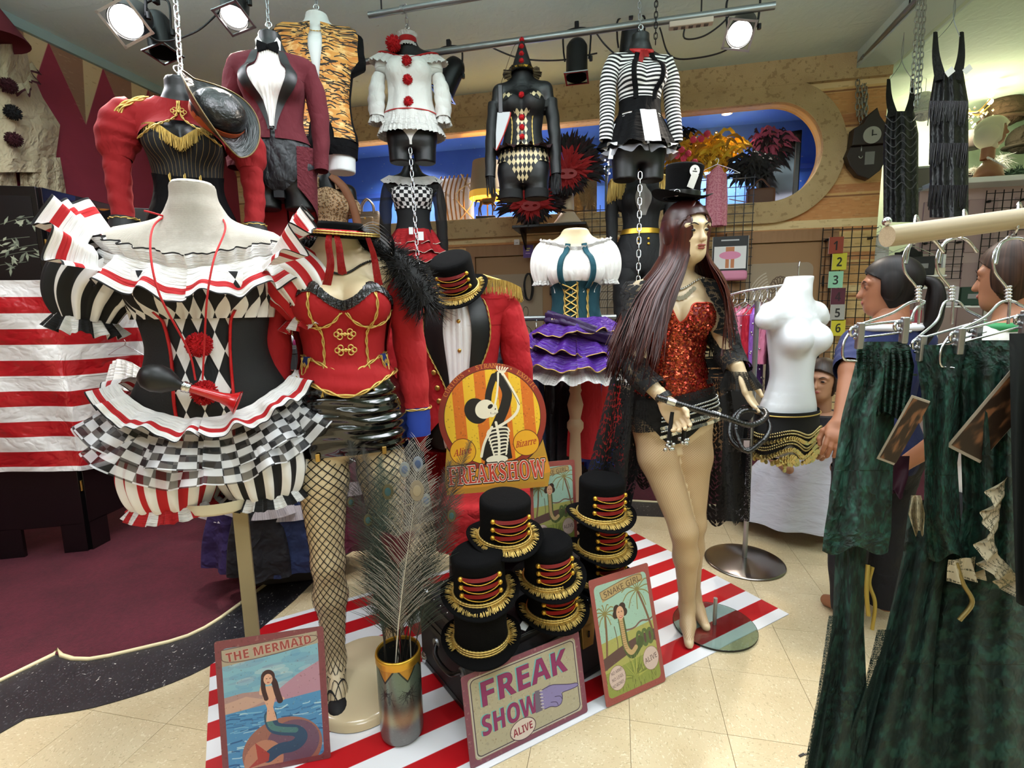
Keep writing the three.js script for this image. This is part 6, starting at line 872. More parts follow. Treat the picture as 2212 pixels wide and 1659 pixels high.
// ---------- chrome rack with the white torso ----------
const RACK = thing('garment_rack', 'chrome clothes stand with round base and sloping arm of hangers', 'rack', [0.68, 0, -2.72]);
{
  const q = (x, y, d) => toL(RACK, x, y, d);
  part('base', lathe([[0, 0.03], [0.05, 0.026], [0.13, 0.02], [0.19, 0.012], [0.2, 0.007], [0.2, 0.0045], [0, 0.0045]], 48), mat(0x9c9690, 0.22, { metalness: 1 }), RACK); part('pole', cyl(0.0125, 0.0125, 1.36, 0, 0.7, 0, 14), steel, RACK);
  part('arm', sweep([q(1565, 640, 2.86), q(1612, 628, 2.78), q(1680, 618, 2.7), q(1752, 606, 2.62)], 0.007, 20, 8), chrome, RACK);
}
{
  reseed(72);
  const S = 1.2, p0 = at(1716, 672, 2.55), Y = p0.y - 0.585 * S, pos = [p0.x, Y, p0.z], rot = 0.62, sdf = torsoSDF({ thigh: 0.03, neck: 0.73, bust: 0.98, wide: 0.86, sh: 0.9, tilt: 0.03, stub: 0.02 });
  const f = thing('torso_form', 'glossy white plastic torso hung on the chrome rack', 'mannequin', pos, rot); f.scale.setScalar(S);
  part('torso', torsoMesh(sdf, { thigh: 0.04, neck: 0.73 }), mat(0xe9ebee, 0.35, { clearcoat: 0.3 }), f); part('hook', wire([[0.01, 0.725, 0], [0.01, 0.77, 0], [0.0, 0.79, 0.01]], 0.003), chrome, f);
  const b = thing('coin_belt', 'black hip scarf with wavy rows of gold coins on the white torso', 'scarf', pos, rot); b.scale.setScalar(S);
  part('scarf', wrap(sdf, { y0: (a) => -0.02 - 0.05 * cos(a * 4), y1: 0.165, off: 0.01, nu: 80, nv: 18 }), mat(0x0d0d0f, 0.8), b);
  const wv = (a) => cos(a * 4);
  part('waist_cord', sweep(alongBody(sdf, Array.from({ length: 24 }, (_, i) => [(i / 24 - 0.5) * TAU, 0.15]), 0.014), 0.003, 80, 5, { closed: true }), goldThread, b);
  stuff(part('coins', coinRows(sdf, 0.014, -2.3, 2.3, [[0.08, -0.012, 0.004, 90], [0.068, -0.012, 0.004, 90], [0.056, -0.015, 0.009, 60, 1], [0.03, -0.02, 0.004, 90], [0.018, -0.02, 0.004, 90], [0.0, -0.022, 0.009, 64, 1], [-0.02, -0.024, 0.0045, 90], [-0.035, -0.026, 0.011, 60, 1], [-0.055, -0.028, 0.011, 60, 1], [-0.075, -0.03, 0.011, 56, 1]], wv), coinGold, b));
}
// ---------- pipes, chains, lamps ----------
const galv = mat(0x8f9494, 0.35, { metalness: 0.85 });
function pipe(label, a, b, r) { const t = thing('ceiling_pipe', label, 'pipe', a), q = b.clone().sub(a); part('tube', sweep([[0, 0, 0], q.toArray()], r, 6, 14), galv, t); part('coupling', sweep([q.clone().multiplyScalar(0.3).toArray(), q.clone().multiplyScalar(0.33).toArray()], r * 1.25, 2, 14), galv, t); for (const k of [0.12, 0.88]) { const p = q.clone().multiplyScalar(k); part('hanger_rod', wire([[p.x, p.y, p.z], [p.x, CEIL - a.y, p.z]], 0.005), blackMetal, t); } return t; }
pipe('long lighting pipe under the ceiling carrying the stage lamps', V(-2.6, 3.13, -3.57), V(0.9, 3.145, -3.56), 0.022);
pipe('short pipe end above the white clown costume', at(797, 33, 3.05), at(1040, -8, 2.85), 0.018);
pipe('slanting pipe beside the ceiling beam carrying chains', at(1826, 168, 4.4), at(1990, -12, 3.2), 0.018);
const linkGeo = (() => { const p = []; for (let i = 0; i < 12; i++) { const a = i / 12 * TAU; p.push(V(0.0095 * cos(a), 0.0125 * sin(a) + 0.0085 * Math.sign(sin(a)), 0)); } return sweep(p, 0.003, 24, 5, { closed: true }); })();
function chain(label, a, b, s = 1, m = steel, group) { const d = b.clone().sub(a), L = d.length(), n = max(2, round(L / (0.034 * s))), t = thing('chain', label, 'chain', a, 0, group), q = new THREE.Quaternion().setFromUnitVectors(V(0, -1, 0), d.clone().normalize()); for (let i = 0; i < n; i++) { const o = part('link', linkGeo, m, t); o.position.copy(d).multiplyScalar((i + 0.5) / n); o.quaternion.copy(q).multiply(new THREE.Quaternion().setFromAxisAngle(V(0, 1, 0), i % 2 ? PI / 2 : 0)); o.scale.setScalar(s); } return t; }
function parCan(label, p, dir, lit, s = 1) {
  const t = thing('stage_lamp', label, 'lamp', p), q = new THREE.Quaternion().setFromUnitVectors(V(0, -1, 0), dir.clone().normalize()), O = (g) => { g.applyQuaternion(q); g.scale(s, s, s); return g; };
  part('can', O(lathe([[0, 0.13], [0.05, 0.13], [0.062, 0.115], [0.075, 0.09], [0.078, -0.12], [0.074, -0.12], [0.07, 0.05], [0, 0.06]], 28)), mat(0x151618, 0.35, { metalness: 0.3 }), t);
  part('colour_frame', O(merge([box(0.17, 0.008, 0.012, 0, -0.124, 0.078), box(0.17, 0.008, 0.012, 0, -0.124, -0.078), box(0.012, 0.008, 0.17, 0.078, -0.124, 0), box(0.012, 0.008, 0.17, -0.078, -0.124, 0)])), lit ? steel : chrome, t);
  part('yoke', [sweep([[0.085 * s, 0, 0], [0.095 * s, 0.08 * s, 0], [0.085 * s, 0.19 * s, 0], [-0.085 * s, 0.19 * s, 0], [-0.095 * s, 0.08 * s, 0], [-0.085 * s, 0, 0]], 0.007 * s, 40, 6)], blackMetal, t); part('clamp', [rbox(0.03 * s, 0.07 * s, 0.04 * s, 0.006, 0, 0.215 * s, 0), cyl(0.012, 0.012, 0.03, 0.1 * s, 0, 0, 10).rotateZ(0)], blackMetal, t);
  if (lit) {
    const dn = dir.clone().normalize(); part('lens', O(lathe([[0, -0.108], [0.05, -0.106], [0.07, -0.1], [0.07, -0.095], [0, -0.095]], 28)), mat(0xffffff, 0.3, { emissive: 0xfff8f0, emissiveIntensity: 9 }), t);
    const l = new THREE.SpotLight(0xfff2e2, lit, 0, 0.9, 0.9); l.position.copy(p).addScaledVector(dn, 0.16 * s); l.target.position.copy(p).addScaledVector(dn, 2); l.castShadow = true; l.shadow.radius = 3; scene.add(l, l.target);
  }
  return t;
}
const LAMP_CD = 14;
parCan('lit stage lamp with glowing lens above the majorette costume', at(285, 40, 2.55), V(0.55, -0.75, 0.95), LAMP_CD); parCan('lit stage lamp glowing above the burgundy tailcoat', at(508, 10, 2.7), V(0.25, -1, 0.5), LAMP_CD, 0.9); parCan('lit stage lamp at the end of the long pipe', at(1603, 62, 3.15), V(-0.35, -0.8, 0.95), LAMP_CD);
parCan('dark stage lamp hanging beside the chain over the tall neck form', at(345, 75, 2.75), V(0.2, -1, 0.1), 0, 0.85);
parCan('black stage lamp tilted sideways beside the white clown costume', at(972, 168, 3.62), V(-0.5, -1, 0.15), 0); parCan('black stage lamp hanging straight down between the jester and mime costumes', at(1246, 130, 3.58), V(0, -1, 0.1), 0); parCan('black stage lamp behind the neck of the mime costume', at(1362, 100, 3.6), V(-0.1, -1, -0.2), 0);
for (const [lab, ...p] of [['black cable looping from the lamp at the ceiling chain', [300, 58, 2.6], [340, 88, 2.65], [420, 70, 2.7], [480, 20, 2.75]], ['black cable running along the long pipe', [1045, 95, 3.6], [1120, 125, 3.62], [1210, 130, 3.62], [1290, 115, 3.6]], ['black cable drooping beside the mime costume', [1280, 60, 3.55], [1310, 100, 3.55], [1345, 125, 3.55], [1400, 122, 3.5]], ['black cable hanging in a loop by the end lamp', [1480, 55, 3.3], [1478, 82, 3.3], [1520, 78, 3.3], [1570, 40, 3.25], [1580, 20, 3.2]], ['black cable running from the end lamp to the mime costume', [1425, 60, 3.5], [1450, 122, 3.45], [1500, 126, 3.4], [1580, 100, 3.3], [1600, 45, 3.2]], ['black cable swagged over the mural door', [1575, 430, 4.85], [1650, 445, 4.85], [1740, 478, 4.85], [1830, 488, 4.85]]]) { const pts = p.map((a) => at(...a)), t = thing('cable', lab, 'cable', pts[0]); part('cord', sweep(pts.map((v) => v.clone().sub(pts[0])), 0.0055, 30, 6), mat(0x16171a, 0.5), t); }
{ const t = thing('power_strip', 'beige power strip under the long pipe', 'power strip', [0.42, 3.104, -3.555], 0.0); part('body', rbox(0.26, 0.035, 0.05, 0.006), mat(0xb8a99a, 0.5), t); for (let i = 0; i < 5; i++) part('socket', rbox(0.026, 0.006, 0.03, 0.003, -0.09 + i * 0.045, -0.019, 0), mat(0x5a5048, 0.6), t); }
// ---------- hanging torsos ----------
function hung(label, px, py, d, rot, o, S, bodyM = blackBody) {
  const neck = o.neck ?? 0.74, p = at(px, py, d), Y = p.y - neck * S, sdf = torsoSDF({ neck, ...o }), f = thing('torso_form', label, 'mannequin', [p.x, Y, p.z], rot); f.scale.setScalar(S);
  part('torso', torsoMesh(sdf, { thigh: o.thigh ?? 0.14, neck, h: 0.0095 }), bodyM, f); part('hook', [wire([[0, neck - 0.01, 0], [0, neck + 0.03, 0]], 0.003), xf(new THREE.TorusGeometry(0.014, 0.003, 6, 16), [0, neck + 0.04, 0])], chrome, f);
  return { sdf, f, S, wear: (name, lab, cat) => { const t = thing(name, lab, cat, [p.x, Y, p.z], rot); t.scale.setScalar(S); return t; } };
}
const cuffRing = (p, r) => braid(Array.from({ length: 11 }, (_, i) => { const a = i / 10 * TAU; return V(p[0] + r * sin(a), p[1], p[2] + r * cos(a)); }), 0.0035, 40);
chain('bright chain hanging in front of the lit lamp over the majorette costume', at(378, -20, 2.25), at(392, 172, 2.2), 1.05, chrome); chain('bright chain holding the checked crop top costume', at(886, 320, 3.3), at(908, 640, 3.3), 1.1, chrome); chain('chain holding the white clown costume on the short pipe', at(876, 10, 3.2), at(880, 66, 3.3), 1, steel); chain('chain hanging beside the epaulette bodysuit', at(1383, 372, 3.1), at(1378, 640, 3.1), 1.2, chrome); chain('chain above the mime costume collar', at(1380, -20, 3.1), at(1384, 68, 3.1), 1, steel); chain('chain above the striped sleeve of the mime costume', at(1418, -20, 3.1), at(1416, 95, 3.1), 1, blackMetal); chain('thin chain above the tiger print vest', at(682, -20, 2.85), at(685, 28, 2.85), 0.8, steel); chain('chain hidden behind the mime skirt holding the epaulette bodysuit', at(1386, 100, 3.6), at(1386, 346, 3.6)); chain('chain behind the tiger vest holding the leopard dress', at(700, 100, 3.35), at(700, 352, 3.35)); chain('thin wire chain above the burgundy tailcoat', at(576, -20, 2.45), at(580, 60, 2.45), 0.7, steel);
{ // majorette
  reseed(90); const { sdf, wear } = hung('black torso wearing the red and gold majorette costume', 386, 172, 2.2, 0.62, { thigh: 0, stub: 0.04 }, 1.06), b = wear('majorette_jacket', 'cropped red velvet jacket with gold cords and puffed sleeves', 'jacket'), rv = velvet(0x8e0d13, 0x8a2018);
  part('cape', wrap(sdf, { y0: (a) => 0.55 - 0.09 * sst(0.1, 1.3, abs(a)), y1: (a) => 0.665 - 0.03 * cos(a), off: 0.016, nu: 60, nv: 14 }), rv, b); for (const s of [-1, 1]) { part('puff_sleeve', sleeve([[s * 0.15, 0.6, 0], [s * 0.2, 0.55, 0], [s * 0.235, 0.47, 0], [s * 0.24, 0.4, 0.01]], 0.062, 0.05, { bulge: 0.026, folds: 0.05 }), rv, b); part('sleeve', sleeve([[s * 0.24, 0.42, 0.01], [s * 0.245, 0.28, 0.02], [s * 0.235, 0.16, 0.04]], 0.048, 0.038), rv, b); const c = part('cuff', sleeve([[s * 0.235, 0.165, 0.04], [s * 0.24, 0.08, 0.05]], 0.048, 0.062, { folds: 0.01, n: 8 }), mat(0x0d0d0f, 0.6), b, 'black flared cuff'); part('cuff_braid', [cuffRing([s * 0.235, 0.16, 0.04], 0.05), cuffRing([s * 0.24, 0.082, 0.05], 0.063)], goldThread, c); part('shoulder_cord', [0, 0.014].map((k) => braid([[s * (0.12 - k), 0.64, 0.05], [s * (0.2 - k), 0.58, 0.075], [s * (0.245 - k), 0.48, 0.06]], 0.0045, 40)), goldThread, b); part('front_braid', braid(alongBody(sdf, [[s * 0.03, 0.63], [s * 0.12, 0.565], [s * 0.5, 0.5], [s * 0.9, 0.46]], 0.02), 0.0032, 60), goldThread, b); }
  part('frog_fastening', frogGeo(wpt(sdf, 0, 0.585, 0.022), 0.022, V(0, 0, 1)), goldThread, b);
  const c = wear('majorette_corset', 'black pinstriped corset with gold fringe bust', 'corset'), top = (a) => 0.475 + 0.045 * sst(0, 0.6, abs(a)); part('bodice', wrap(sdf, { y0: 0.1, y1: top, off: 0.008, nu: 60, nv: 24 }), pat(stripesU(rgb(0x0d0d10), rgb(0x8a7442), 0.02, 0.92)), c); part('waist_panel', wrap(sdf, { y0: 0.12, y1: (a) => 0.36 - 0.03 * cos(a), off: 0.012, nu: 50, nv: 14 }), blackCloth, c);
  stuff(part('gold_fringe', [0, 0.004].map((k) => fringe(alongBody(sdf, Array.from({ length: 15 }, (_, i) => { const a = -0.9 + i / 14 * 1.8; return [a, top(a)]; }), 0.014 + k), 0.05, 150, 0.0018, 0.1)), goldThread, c)); part('gold_braid', [-0.5, 0, 0.5].map((a) => braid(edgeLine(sdf, () => a, 0.12, 0.34, 10, 0.016), 0.0035, 40)), goldThread, c);
  const h = thing('pirate_hat', 'large black leather pirate hat with gold trim leaning on the majorette shoulder', 'hat', at(468, 255, 2.12), 0.6); h.rotation.set(0.1, -0.35, -1.0, 'YXZ');
  part('crown', xf(ball(1, 0, 0, 0, 20), [0, 0.03, 0], [0, 0, 0], [0.1, 0.085, 0.11]), blackLeather, h); part('brim', grid(48, 8, (u, v) => { const a = u * TAU, r = lerp(0.08, 0.185, v), up = 0.1 * v * v * pow(max(0, cos(a * 1.0)), 1.2) + 0.07 * v * pow(max(0, -cos(a)), 2); return [sin(a) * r * 1.12, up, cos(a) * r * 0.75]; }, true), blackLeather, h); part('gold_trim', sweep(Array.from({ length: 36 }, (_, i) => { const a = i / 36 * TAU, r = 0.186; return V(sin(a) * r * 1.12, 0.002 + 0.1 * pow(max(0, cos(a)), 1.2) + 0.07 * pow(max(0, -cos(a)), 2), cos(a) * r * 0.75); }), 0.003, 100, 6, { closed: true }), mat(0x6a5426, 0.5), h); part('lining_band', lathe([[0.104, -0.006], [0.108, 0.02], [0.106, 0.024]], 30), mat(0xa8481c, 0.5), h, 'orange band');
}
{ // burgundy tailcoat
  reseed(91); const { sdf, wear } = hung('black torso with thigh stubs wearing the burgundy tailcoat', 582, 72, 2.45, 0.42, { thigh: 0.13 }, 0.96), c = wear('velvet_tailcoat', 'burgundy velvet tailcoat with black lapels and red lined tails', 'coat'), bv = velvet(0x540c1a, 0x6a1c2c), inE = (y) => 0.1 + 0.5 * sst(0.24, 0.56, y), lap = mat(0x121214, 0.4);
  for (const s of [-1, 1]) { part('coat_side', panel(sdf, { y0: 0.2, y1: 0.635, a0: (y) => s * inE(y), a1: s * PI, off: 0.016, nu: 34, nv: 24 }), bv, c); part('lapel', panel(sdf, { y0: 0.24, y1: 0.63, a0: (y) => s * inE(y), a1: (y) => s * (inE(y) + 0.26 * sst(0.22, 0.4, y) + 0.06), off: 0.021, nu: 8 }), lap, c, 'black satin lapel'); part('sleeve', sleeve([[s * 0.155, 0.585, -0.01], [s * 0.2, 0.45, -0.015], [s * 0.215, 0.26, 0], [s * 0.21, 0.07, 0.03]], 0.06, 0.036), bv, c); part('tail', grid(14, 24, (u, v) => { const a = s * lerp(0.75, PI, u), r = radial(sdf, 0.2, a, 0.02); return [sin(a) * r * (1.12 - 0.1 * v), 0.22 - 0.05 * (1 - u) - v * (0.2 + 0.42 * u), cos(a) * r * 1.1 - 0.01 + 0.01 * sin(u * 8) * v]; }), bv, c); part('tail_lining', grid(14, 24, (u, v) => { const x = s * lerp(0.005, 0.15, u); return [x, 0.05 - v * 0.38 * sqrt(max(0, 1 - (u - 0.35) ** 2 * 1.6)), -0.11 + 0.02 * u]; }), mat(0xa81422, 0.7), c, 'red lining'); }
  part('button', buttonGeo(wpt(sdf, 0, 0.245, 0.022), 0.009), blackPlastic, c);
  const d = wear('dress_bib', 'white pleated shirt bib with black bow tie', 'shirt'); part('bib', panel(sdf, { y0: 0.26, y1: 0.66, a0: (y) => -inE(y) - 0.1, a1: (y) => inE(y) + 0.1, off: 0.01, nu: 50, fold: (a) => 0.002 * sin(a * 40) }), whiteCloth, d); part('bow_tie', [-1, 1].map((s) => extrude([[0, -0.008], [s * 0.045, -0.024], [s * 0.05, 0], [s * 0.045, 0.024], [0, 0.008]], 0.01, 0.003).translate(0, 0.645, 0.062)).concat(rbox(0.018, 0.02, 0.02, 0.006, 0, 0.645, 0.068)), blackCloth, d, 'black bow tie'); part('collar', [-1, 1].map((s) => extrude([[s * 0.008, 0.645], [s * 0.055, 0.625], [s * 0.06, 0.68], [s * 0.045, 0.7]], 0.003).translate(0, 0, 0.05)), whiteCloth, d);
  const k = wear('velvet_shorts', 'black crushed velvet shorts under the burgundy tailcoat', 'shorts'); part('shorts', wrap(sdf, { y0: (a) => -0.02 + 0.07 * sst(0.3, 1.4, abs(abs(a) - PI / 2 < 0 ? a : a)) - 0.03 * cos(a * 2), y1: 0.21, off: 0.009, nu: 60, nv: 24, fold: (a, y) => 0.003 * sin(a * 9 + y * 40) }), mat(0x17191e, 0.55, { bumpMap: wrinkleB, bumpScale: 0.012, sheen: 0.6, sheenColor: 0x5a6470 }), k); part('crotch_strip', box(0.05, 0.1, 0.16, 0, -0.03, 0), mat(0x15171b, 0.6), k);
}
{ // tiger vest
  reseed(92); const tiger = canvasTex(512, 512, (g, w, h) => { F(g, '#c98d3e'); g.fillRect(0, 0, w, h); for (let i = 0; i < 260; i++) { g.fillStyle = ['rgba(236,205,150,.35)', 'rgba(190,110,40,.3)'][i % 2]; g.beginPath(); g.ellipse(rnd(w), rnd(h), rnd(10, 50), rnd(8, 22), 0, 0, TAU); g.fill(); } for (let i = 0; i < 130; i++) { const x = rnd(w), y = rnd(h), l = rnd(40, 130), q = rnd(-0.35, 0.35); for (const ox of [-w, 0, w]) stroke(g, '#17120e', rnd(4, 13), [[x + ox, y], [x + ox + l * 0.5, y + l * q], [x + ox + l, y + l * q * 0.4 + rnd(-12, 12)]]); } }, 0.3, 0.3);
  const { sdf, wear } = hung('white male torso wearing the tiger print vest', 684, 32, 2.85, 0.38, { male: true, neck: 0.73, thigh: 0.13, bust: 0, stub: 0.12 }, 1.0, mat(0xdcdedd, 0.4)), c = wear('tiger_vest', 'open tiger print vest with black back', 'vest'), e = (y) => y > 0.28 ? 0.06 + 0.3 * sst(0.28, 0.62, y) : 0.06 + 0.5 * sst(0.28, 0.05, y);
  for (const s of [-1, 1]) part('vest_front', panel(sdf, { y0: 0.04, y1: 0.66, a0: (y) => s * e(y), a1: s * 1.35, off: 0.014, nu: 24, nv: 30 }), pat(tiger, 0.75), c); part('vest_back', wrap(sdf, { y0: 0.04, y1: 0.62, a0: 1.35, a1: TAU - 1.35, off: 0.014, nu: 30, nv: 14 }), blackCloth, c); for (const y of [0.27, 0.2]) part('button', buttonGeo(wpt(sdf, -0.02, y, 0.02), 0.009), brass, c);
  const k = wear('black_shorts', 'black shorts under the tiger print vest', 'shorts'); part('shorts', wrap(sdf, { y0: -0.045, y1: 0.12, off: 0.01, nu: 60, nv: 16, fold: (a, y) => 0.003 * sin(a * 8) }), blackCloth, k); part('crotch', box(0.1, 0.06, 0.16, 0, -0.015, 0), blackCloth, k);
  const n = wear('gold_necklace', 'thin gold chain around the white neck above the tiger vest', 'necklace'); part('chain_line', sweep(Array.from({ length: 17 }, (_, i) => { const a = -1.9 + i / 16 * 3.8; return wpt(sdf, a, 0.66 - 0.05 * max(0, cos(a)), 0.006); }), (t) => 0.002 + 0.001 * sin(t * 260), 120, 5), gold, n);
}
{ // white clown
  reseed(93); const { sdf, wear } = hung('black torso wearing the white clown costume', 880, 72, 3.3, 0.3, { thigh: 0.12, stub: 0.06 }, 0.95), c = wear('clown_blouse', 'white pleated clown top with red pompoms', 'costume');
  const redEdge = pat(tex(4, 128, (u, v) => v < 0.1 ? C.red : C.wht, 1, 1)); part('body', wrap(sdf, { y0: 0.14, y1: 0.56, off: 0.016, nu: 80, nv: 20, fold: (a, y) => 0.006 * sin(a * 9) * sst(0.5, 0.2, y) + 0.02 * sst(0.5, 0.3, y) }), whiteCloth, c);
  part('collar', ruffle(Array.from({ length: 22 }, (_, i) => { const a = i / 22 * TAU; return wpt(sdf, a, 0.605 - 0.07 * max(0, cos(a)) ** 1.5, 0.012); }), 0.085, 30, 0.007, { dir: (t, p) => V(p.x * 6, -0.9, p.z * 6), closed: true, nu: 300, nv: 6 }), redEdge, c, 'pleated white collar with red edge'); part('red_neckline', sweep(Array.from({ length: 20 }, (_, i) => { const a = i / 20 * TAU; return wpt(sdf, a, 0.607 - 0.07 * max(0, cos(a)) ** 1.5, 0.016); }), 0.004, 60, 5, { closed: true }), redSatin, c); part('waist_piping', sweep(alongBody(sdf, Array.from({ length: 20 }, (_, i) => [i / 20 * TAU, 0.2]), 0.04), 0.004, 60, 5, { closed: true }), redSatin, c);
  for (const [y, w] of [[0.2, 0.1], [0.13, 0.075]]) part('peplum', ruffle(alongBody(sdf, Array.from({ length: 20 }, (_, i) => [i / 20 * TAU, y]), y > 0.15 ? 0.034 : 0.045), w, 34, 0.006, { dir: (t, p) => V(p.x * 1.6, -1, p.z * 1.6), closed: true, nu: 320, nv: 5 }), whiteCloth, c, 'pleated white peplum'); for (const s of [-1, 1]) { const sl = part('sleeve', sleeve([[s * 0.2, 0.46, 0.02], [s * 0.225, 0.36, 0.03], [s * 0.23, 0.25, 0.04], [s * 0.23, 0.17, 0.05]], 0.04, 0.05, { bulge: 0.012, folds: 0.08 }), whiteCloth, c); part('sleeve_frill', ruffle(Array.from({ length: 10 }, (_, i) => { const a = i / 10 * TAU; return V(s * 0.23 + 0.035 * cos(a), 0.19, 0.05 + 0.035 * sin(a)); }), 0.07, 8, 0.01, { dir: (t, p) => V((p.x - s * 0.23) * 9, -1, (p.z - 0.05) * 9), closed: true, nu: 90, nv: 4 }), whiteCloth, sl); }
  for (const y of [0.5, 0.385, 0.245]) { const p = wpt(sdf, 0, y, 0.035); part('pompom', pompom(0.036, 300).translate(p.x, p.y, p.z), redFluff, c, 'red fluffy pompom'); } { const p = wpt(sdf, -0.8, 0.63, 0.05); part('flower', pompom(0.055, 260).translate(p.x, p.y, p.z), redFluff, c, 'red fluffy flower'); }
  const k = wear('ruffled_choker', 'white ruffled choker with red ribbon above the clown collar', 'choker'), ring = (y) => Array.from({ length: 14 }, (_, i) => { const a = i / 14 * TAU; return V(sin(a) * 0.058, y, cos(a) * 0.058); }); part('ribbon', lathe([[0.06, 0.67], [0.062, 0.69], [0.06, 0.706]], 28), redSatin, k); for (const [y, d] of [[0.672, -1], [0.704, 1]]) part('frill', ruffle(ring(y), 0.03, 22, 0.005, { dir: (t, p) => V(p.x * 6, d, p.z * 6), closed: true, nu: 200, nv: 3 }), whiteCloth, k);
  const b = wear('white_brief', 'white brief under the clown top', 'briefs'); part('brief', panel(sdf, { y0: -0.02, y1: 0.14, a0: (y) => -0.08 - 0.7 * sst(0, 0.14, y), a1: (y) => 0.08 + 0.7 * sst(0, 0.14, y), off: 0.012, nu: 14 }), whiteCloth, b);
}
{ // jester
  reseed(94); const { sdf, wear } = hung('black torso wearing the diamond jester outfit', 1128, 152, 3.3, 0.12, { thigh: 0.12, neck: 0.7, stub: 0.1, bust: 1.05 }, 1.0), c = wear('jester_outfit', 'black corset and brief with gold and black diamond print', 'costume'), gd = mat(0xffffff, 0.35, { map: diamonds(rgb(0x0e0e10), rgb(0xc6b68e), 0.036, 0.05), metalness: 0.25 });
  part('bra', wrap(sdf, { y0: 0.4, y1: (a) => 0.49 + 0.03 * exp(-(((abs(a) - 0.65) / 0.3) ** 2)), off: 0.008, nu: 70, nv: 12 }), mat(0x0c0c0e, 0.6), c); for (const s of [-1, 1]) part('cup_print', wrap(sdf, { y0: (a) => 0.468 + 0.5 * (abs(a) - 0.65) ** 2, y1: (a) => 0.522 - 0.5 * (abs(a) - 0.65) ** 2, a0: s * 0.65 - 0.27, a1: s * 0.65 + 0.27, off: 0.013, nu: 14, nv: 6 }), gd, c); part('corset_panel', panel(sdf, { y0: 0.2, y1: 0.42, a0: (y) => -0.3 - 0.5 * (y - 0.2), a1: (y) => 0.3 + 0.5 * (y - 0.2), off: 0.012, nu: 14 }), gd, c, 'diamond print front'); for (const s of [-1, 1]) { part('side_panel', panel(sdf, { y0: 0.2, y1: 0.41, a0: (y) => s * (0.3 + 0.5 * (y - 0.2)), a1: s * PI, off: 0.01, nu: 24 }), mat(0x0c0c0e, 0.55), c); part('gold_edge', braid(edgeLine(sdf, () => s * 0.62, 0.2, 0.38, 8, 0.014), 0.003, 30), goldThread, c); part('black_glove', sleeve([[s * 0.185, 0.5, 0], [s * 0.205, 0.34, 0.02], [s * 0.215, 0.18, 0.04], [s * 0.22, 0.02, 0.06]], 0.046, 0.034), mat(0x0b0b0d, 0.5), c); stuff(part('glove_fringe', fringe([[s * 0.22 - 0.03, 0.02, 0.06], [s * 0.22, 0.02, 0.09], [s * 0.22 + 0.03, 0.02, 0.06]], 0.12, 18, 0.004, 0.1), mat(0x0b0b0d, 0.5), c)); }
  part('brief', wrap(sdf, { y0: (a) => -0.03 + 0.14 * sst(0.08, 0.95, abs(a)), y1: 0.185, a0: -1.6, a1: 1.6, off: 0.008, nu: 50, nv: 14 }), gd, c, 'diamond print brief'); part('waist_ruffle', ruffle(alongBody(sdf, Array.from({ length: 16 }, (_, i) => [i / 16 * TAU, 0.205]), 0.012), 0.06, 16, 0.014, { dir: (t, p) => V(p.x * 6, -0.2, p.z * 6), closed: true, nu: 180, nv: 4 }), mat(0x2a0a10, 0.6), c, 'dark red and black waist ruffle'); for (const y of [0.5, 0.37, 0.31, 0.25]) { const p = wpt(sdf, 0, y, 0.02); part('pompom', pompom(0.02, 160).translate(p.x, p.y, p.z), redFluff, c, 'red pompom'); }
  for (const s of [-1, 1]) part('stocking', wrap((x, y, z) => hypot(x - s * 0.088, z) - 0.079, { y0: -0.115, y1: -0.06, off: 0.003, nu: 24, nv: 4, c: () => [s * 0.088, 0], rmax: 0.12 }), mat(0x0b0b0c, 0.8), c);
  const h = wear('jester_hat', 'small pointed black jester hat with red pompoms on the neck', 'hat'); part('cone', lathe([[0.075, 0.68], [0.066, 0.72], [0.02, 0.86], [0.004, 0.885]], 24), mat(0x0d0d0f, 0.6), h); part('brim_frill', ruffle(Array.from({ length: 12 }, (_, i) => { const a = i / 12 * TAU; return V(sin(a) * 0.07, 0.685, cos(a) * 0.07); }), 0.06, 12, 0.01, { dir: (t, p) => V(p.x * 8, -0.1, p.z * 8), closed: true, nu: 120, nv: 4 }), lace(0x14110f, 0.1), h); for (const [y, z] of [[0.73, 0.062], [0.78, 0.046], [0.83, 0.03], [0.885, 0]]) part('pompom', pompom(0.018, 140).translate(0, y, z), redFluff, h); part('gold_band', lathe([[0.077, 0.69], [0.074, 0.705]], 24), gold, h);
  const kn = thing('toy_cleaver', 'large grey toy cleaver with red edge hanging beside the jester outfit', 'prop', at(1086, 252, 3.15), 0.1); part('blade', extrude([[-0.045, -0.2], [0.0, -0.11], [0.042, 0.0], [0.045, 0.02], [-0.03, 0.02], [-0.042, -0.1]], 0.01, 0.003), mat(0xb2b6b8, 0.5), kn); part('bloody_edge', sweep([[-0.046, -0.2, 0.005], [0.0, -0.113, 0.005], [0.045, 0.0, 0.005], [0.048, 0.02, 0.005]], 0.007, 20, 6), mat(0xb02a22, 0.4), kn, 'red edge'); part('handle', rbox(0.032, 0.17, 0.018, 0.007, -0.012, 0.1, 0.005), blackPlastic, kn); part('string', wire([[-0.012, 0.18, 0.005], [0.06, 0.5, -0.2], [0.08, 3.13 - kn.position.y, -3.57 - kn.position.z]], 0.0015), blackPlastic, kn);
}
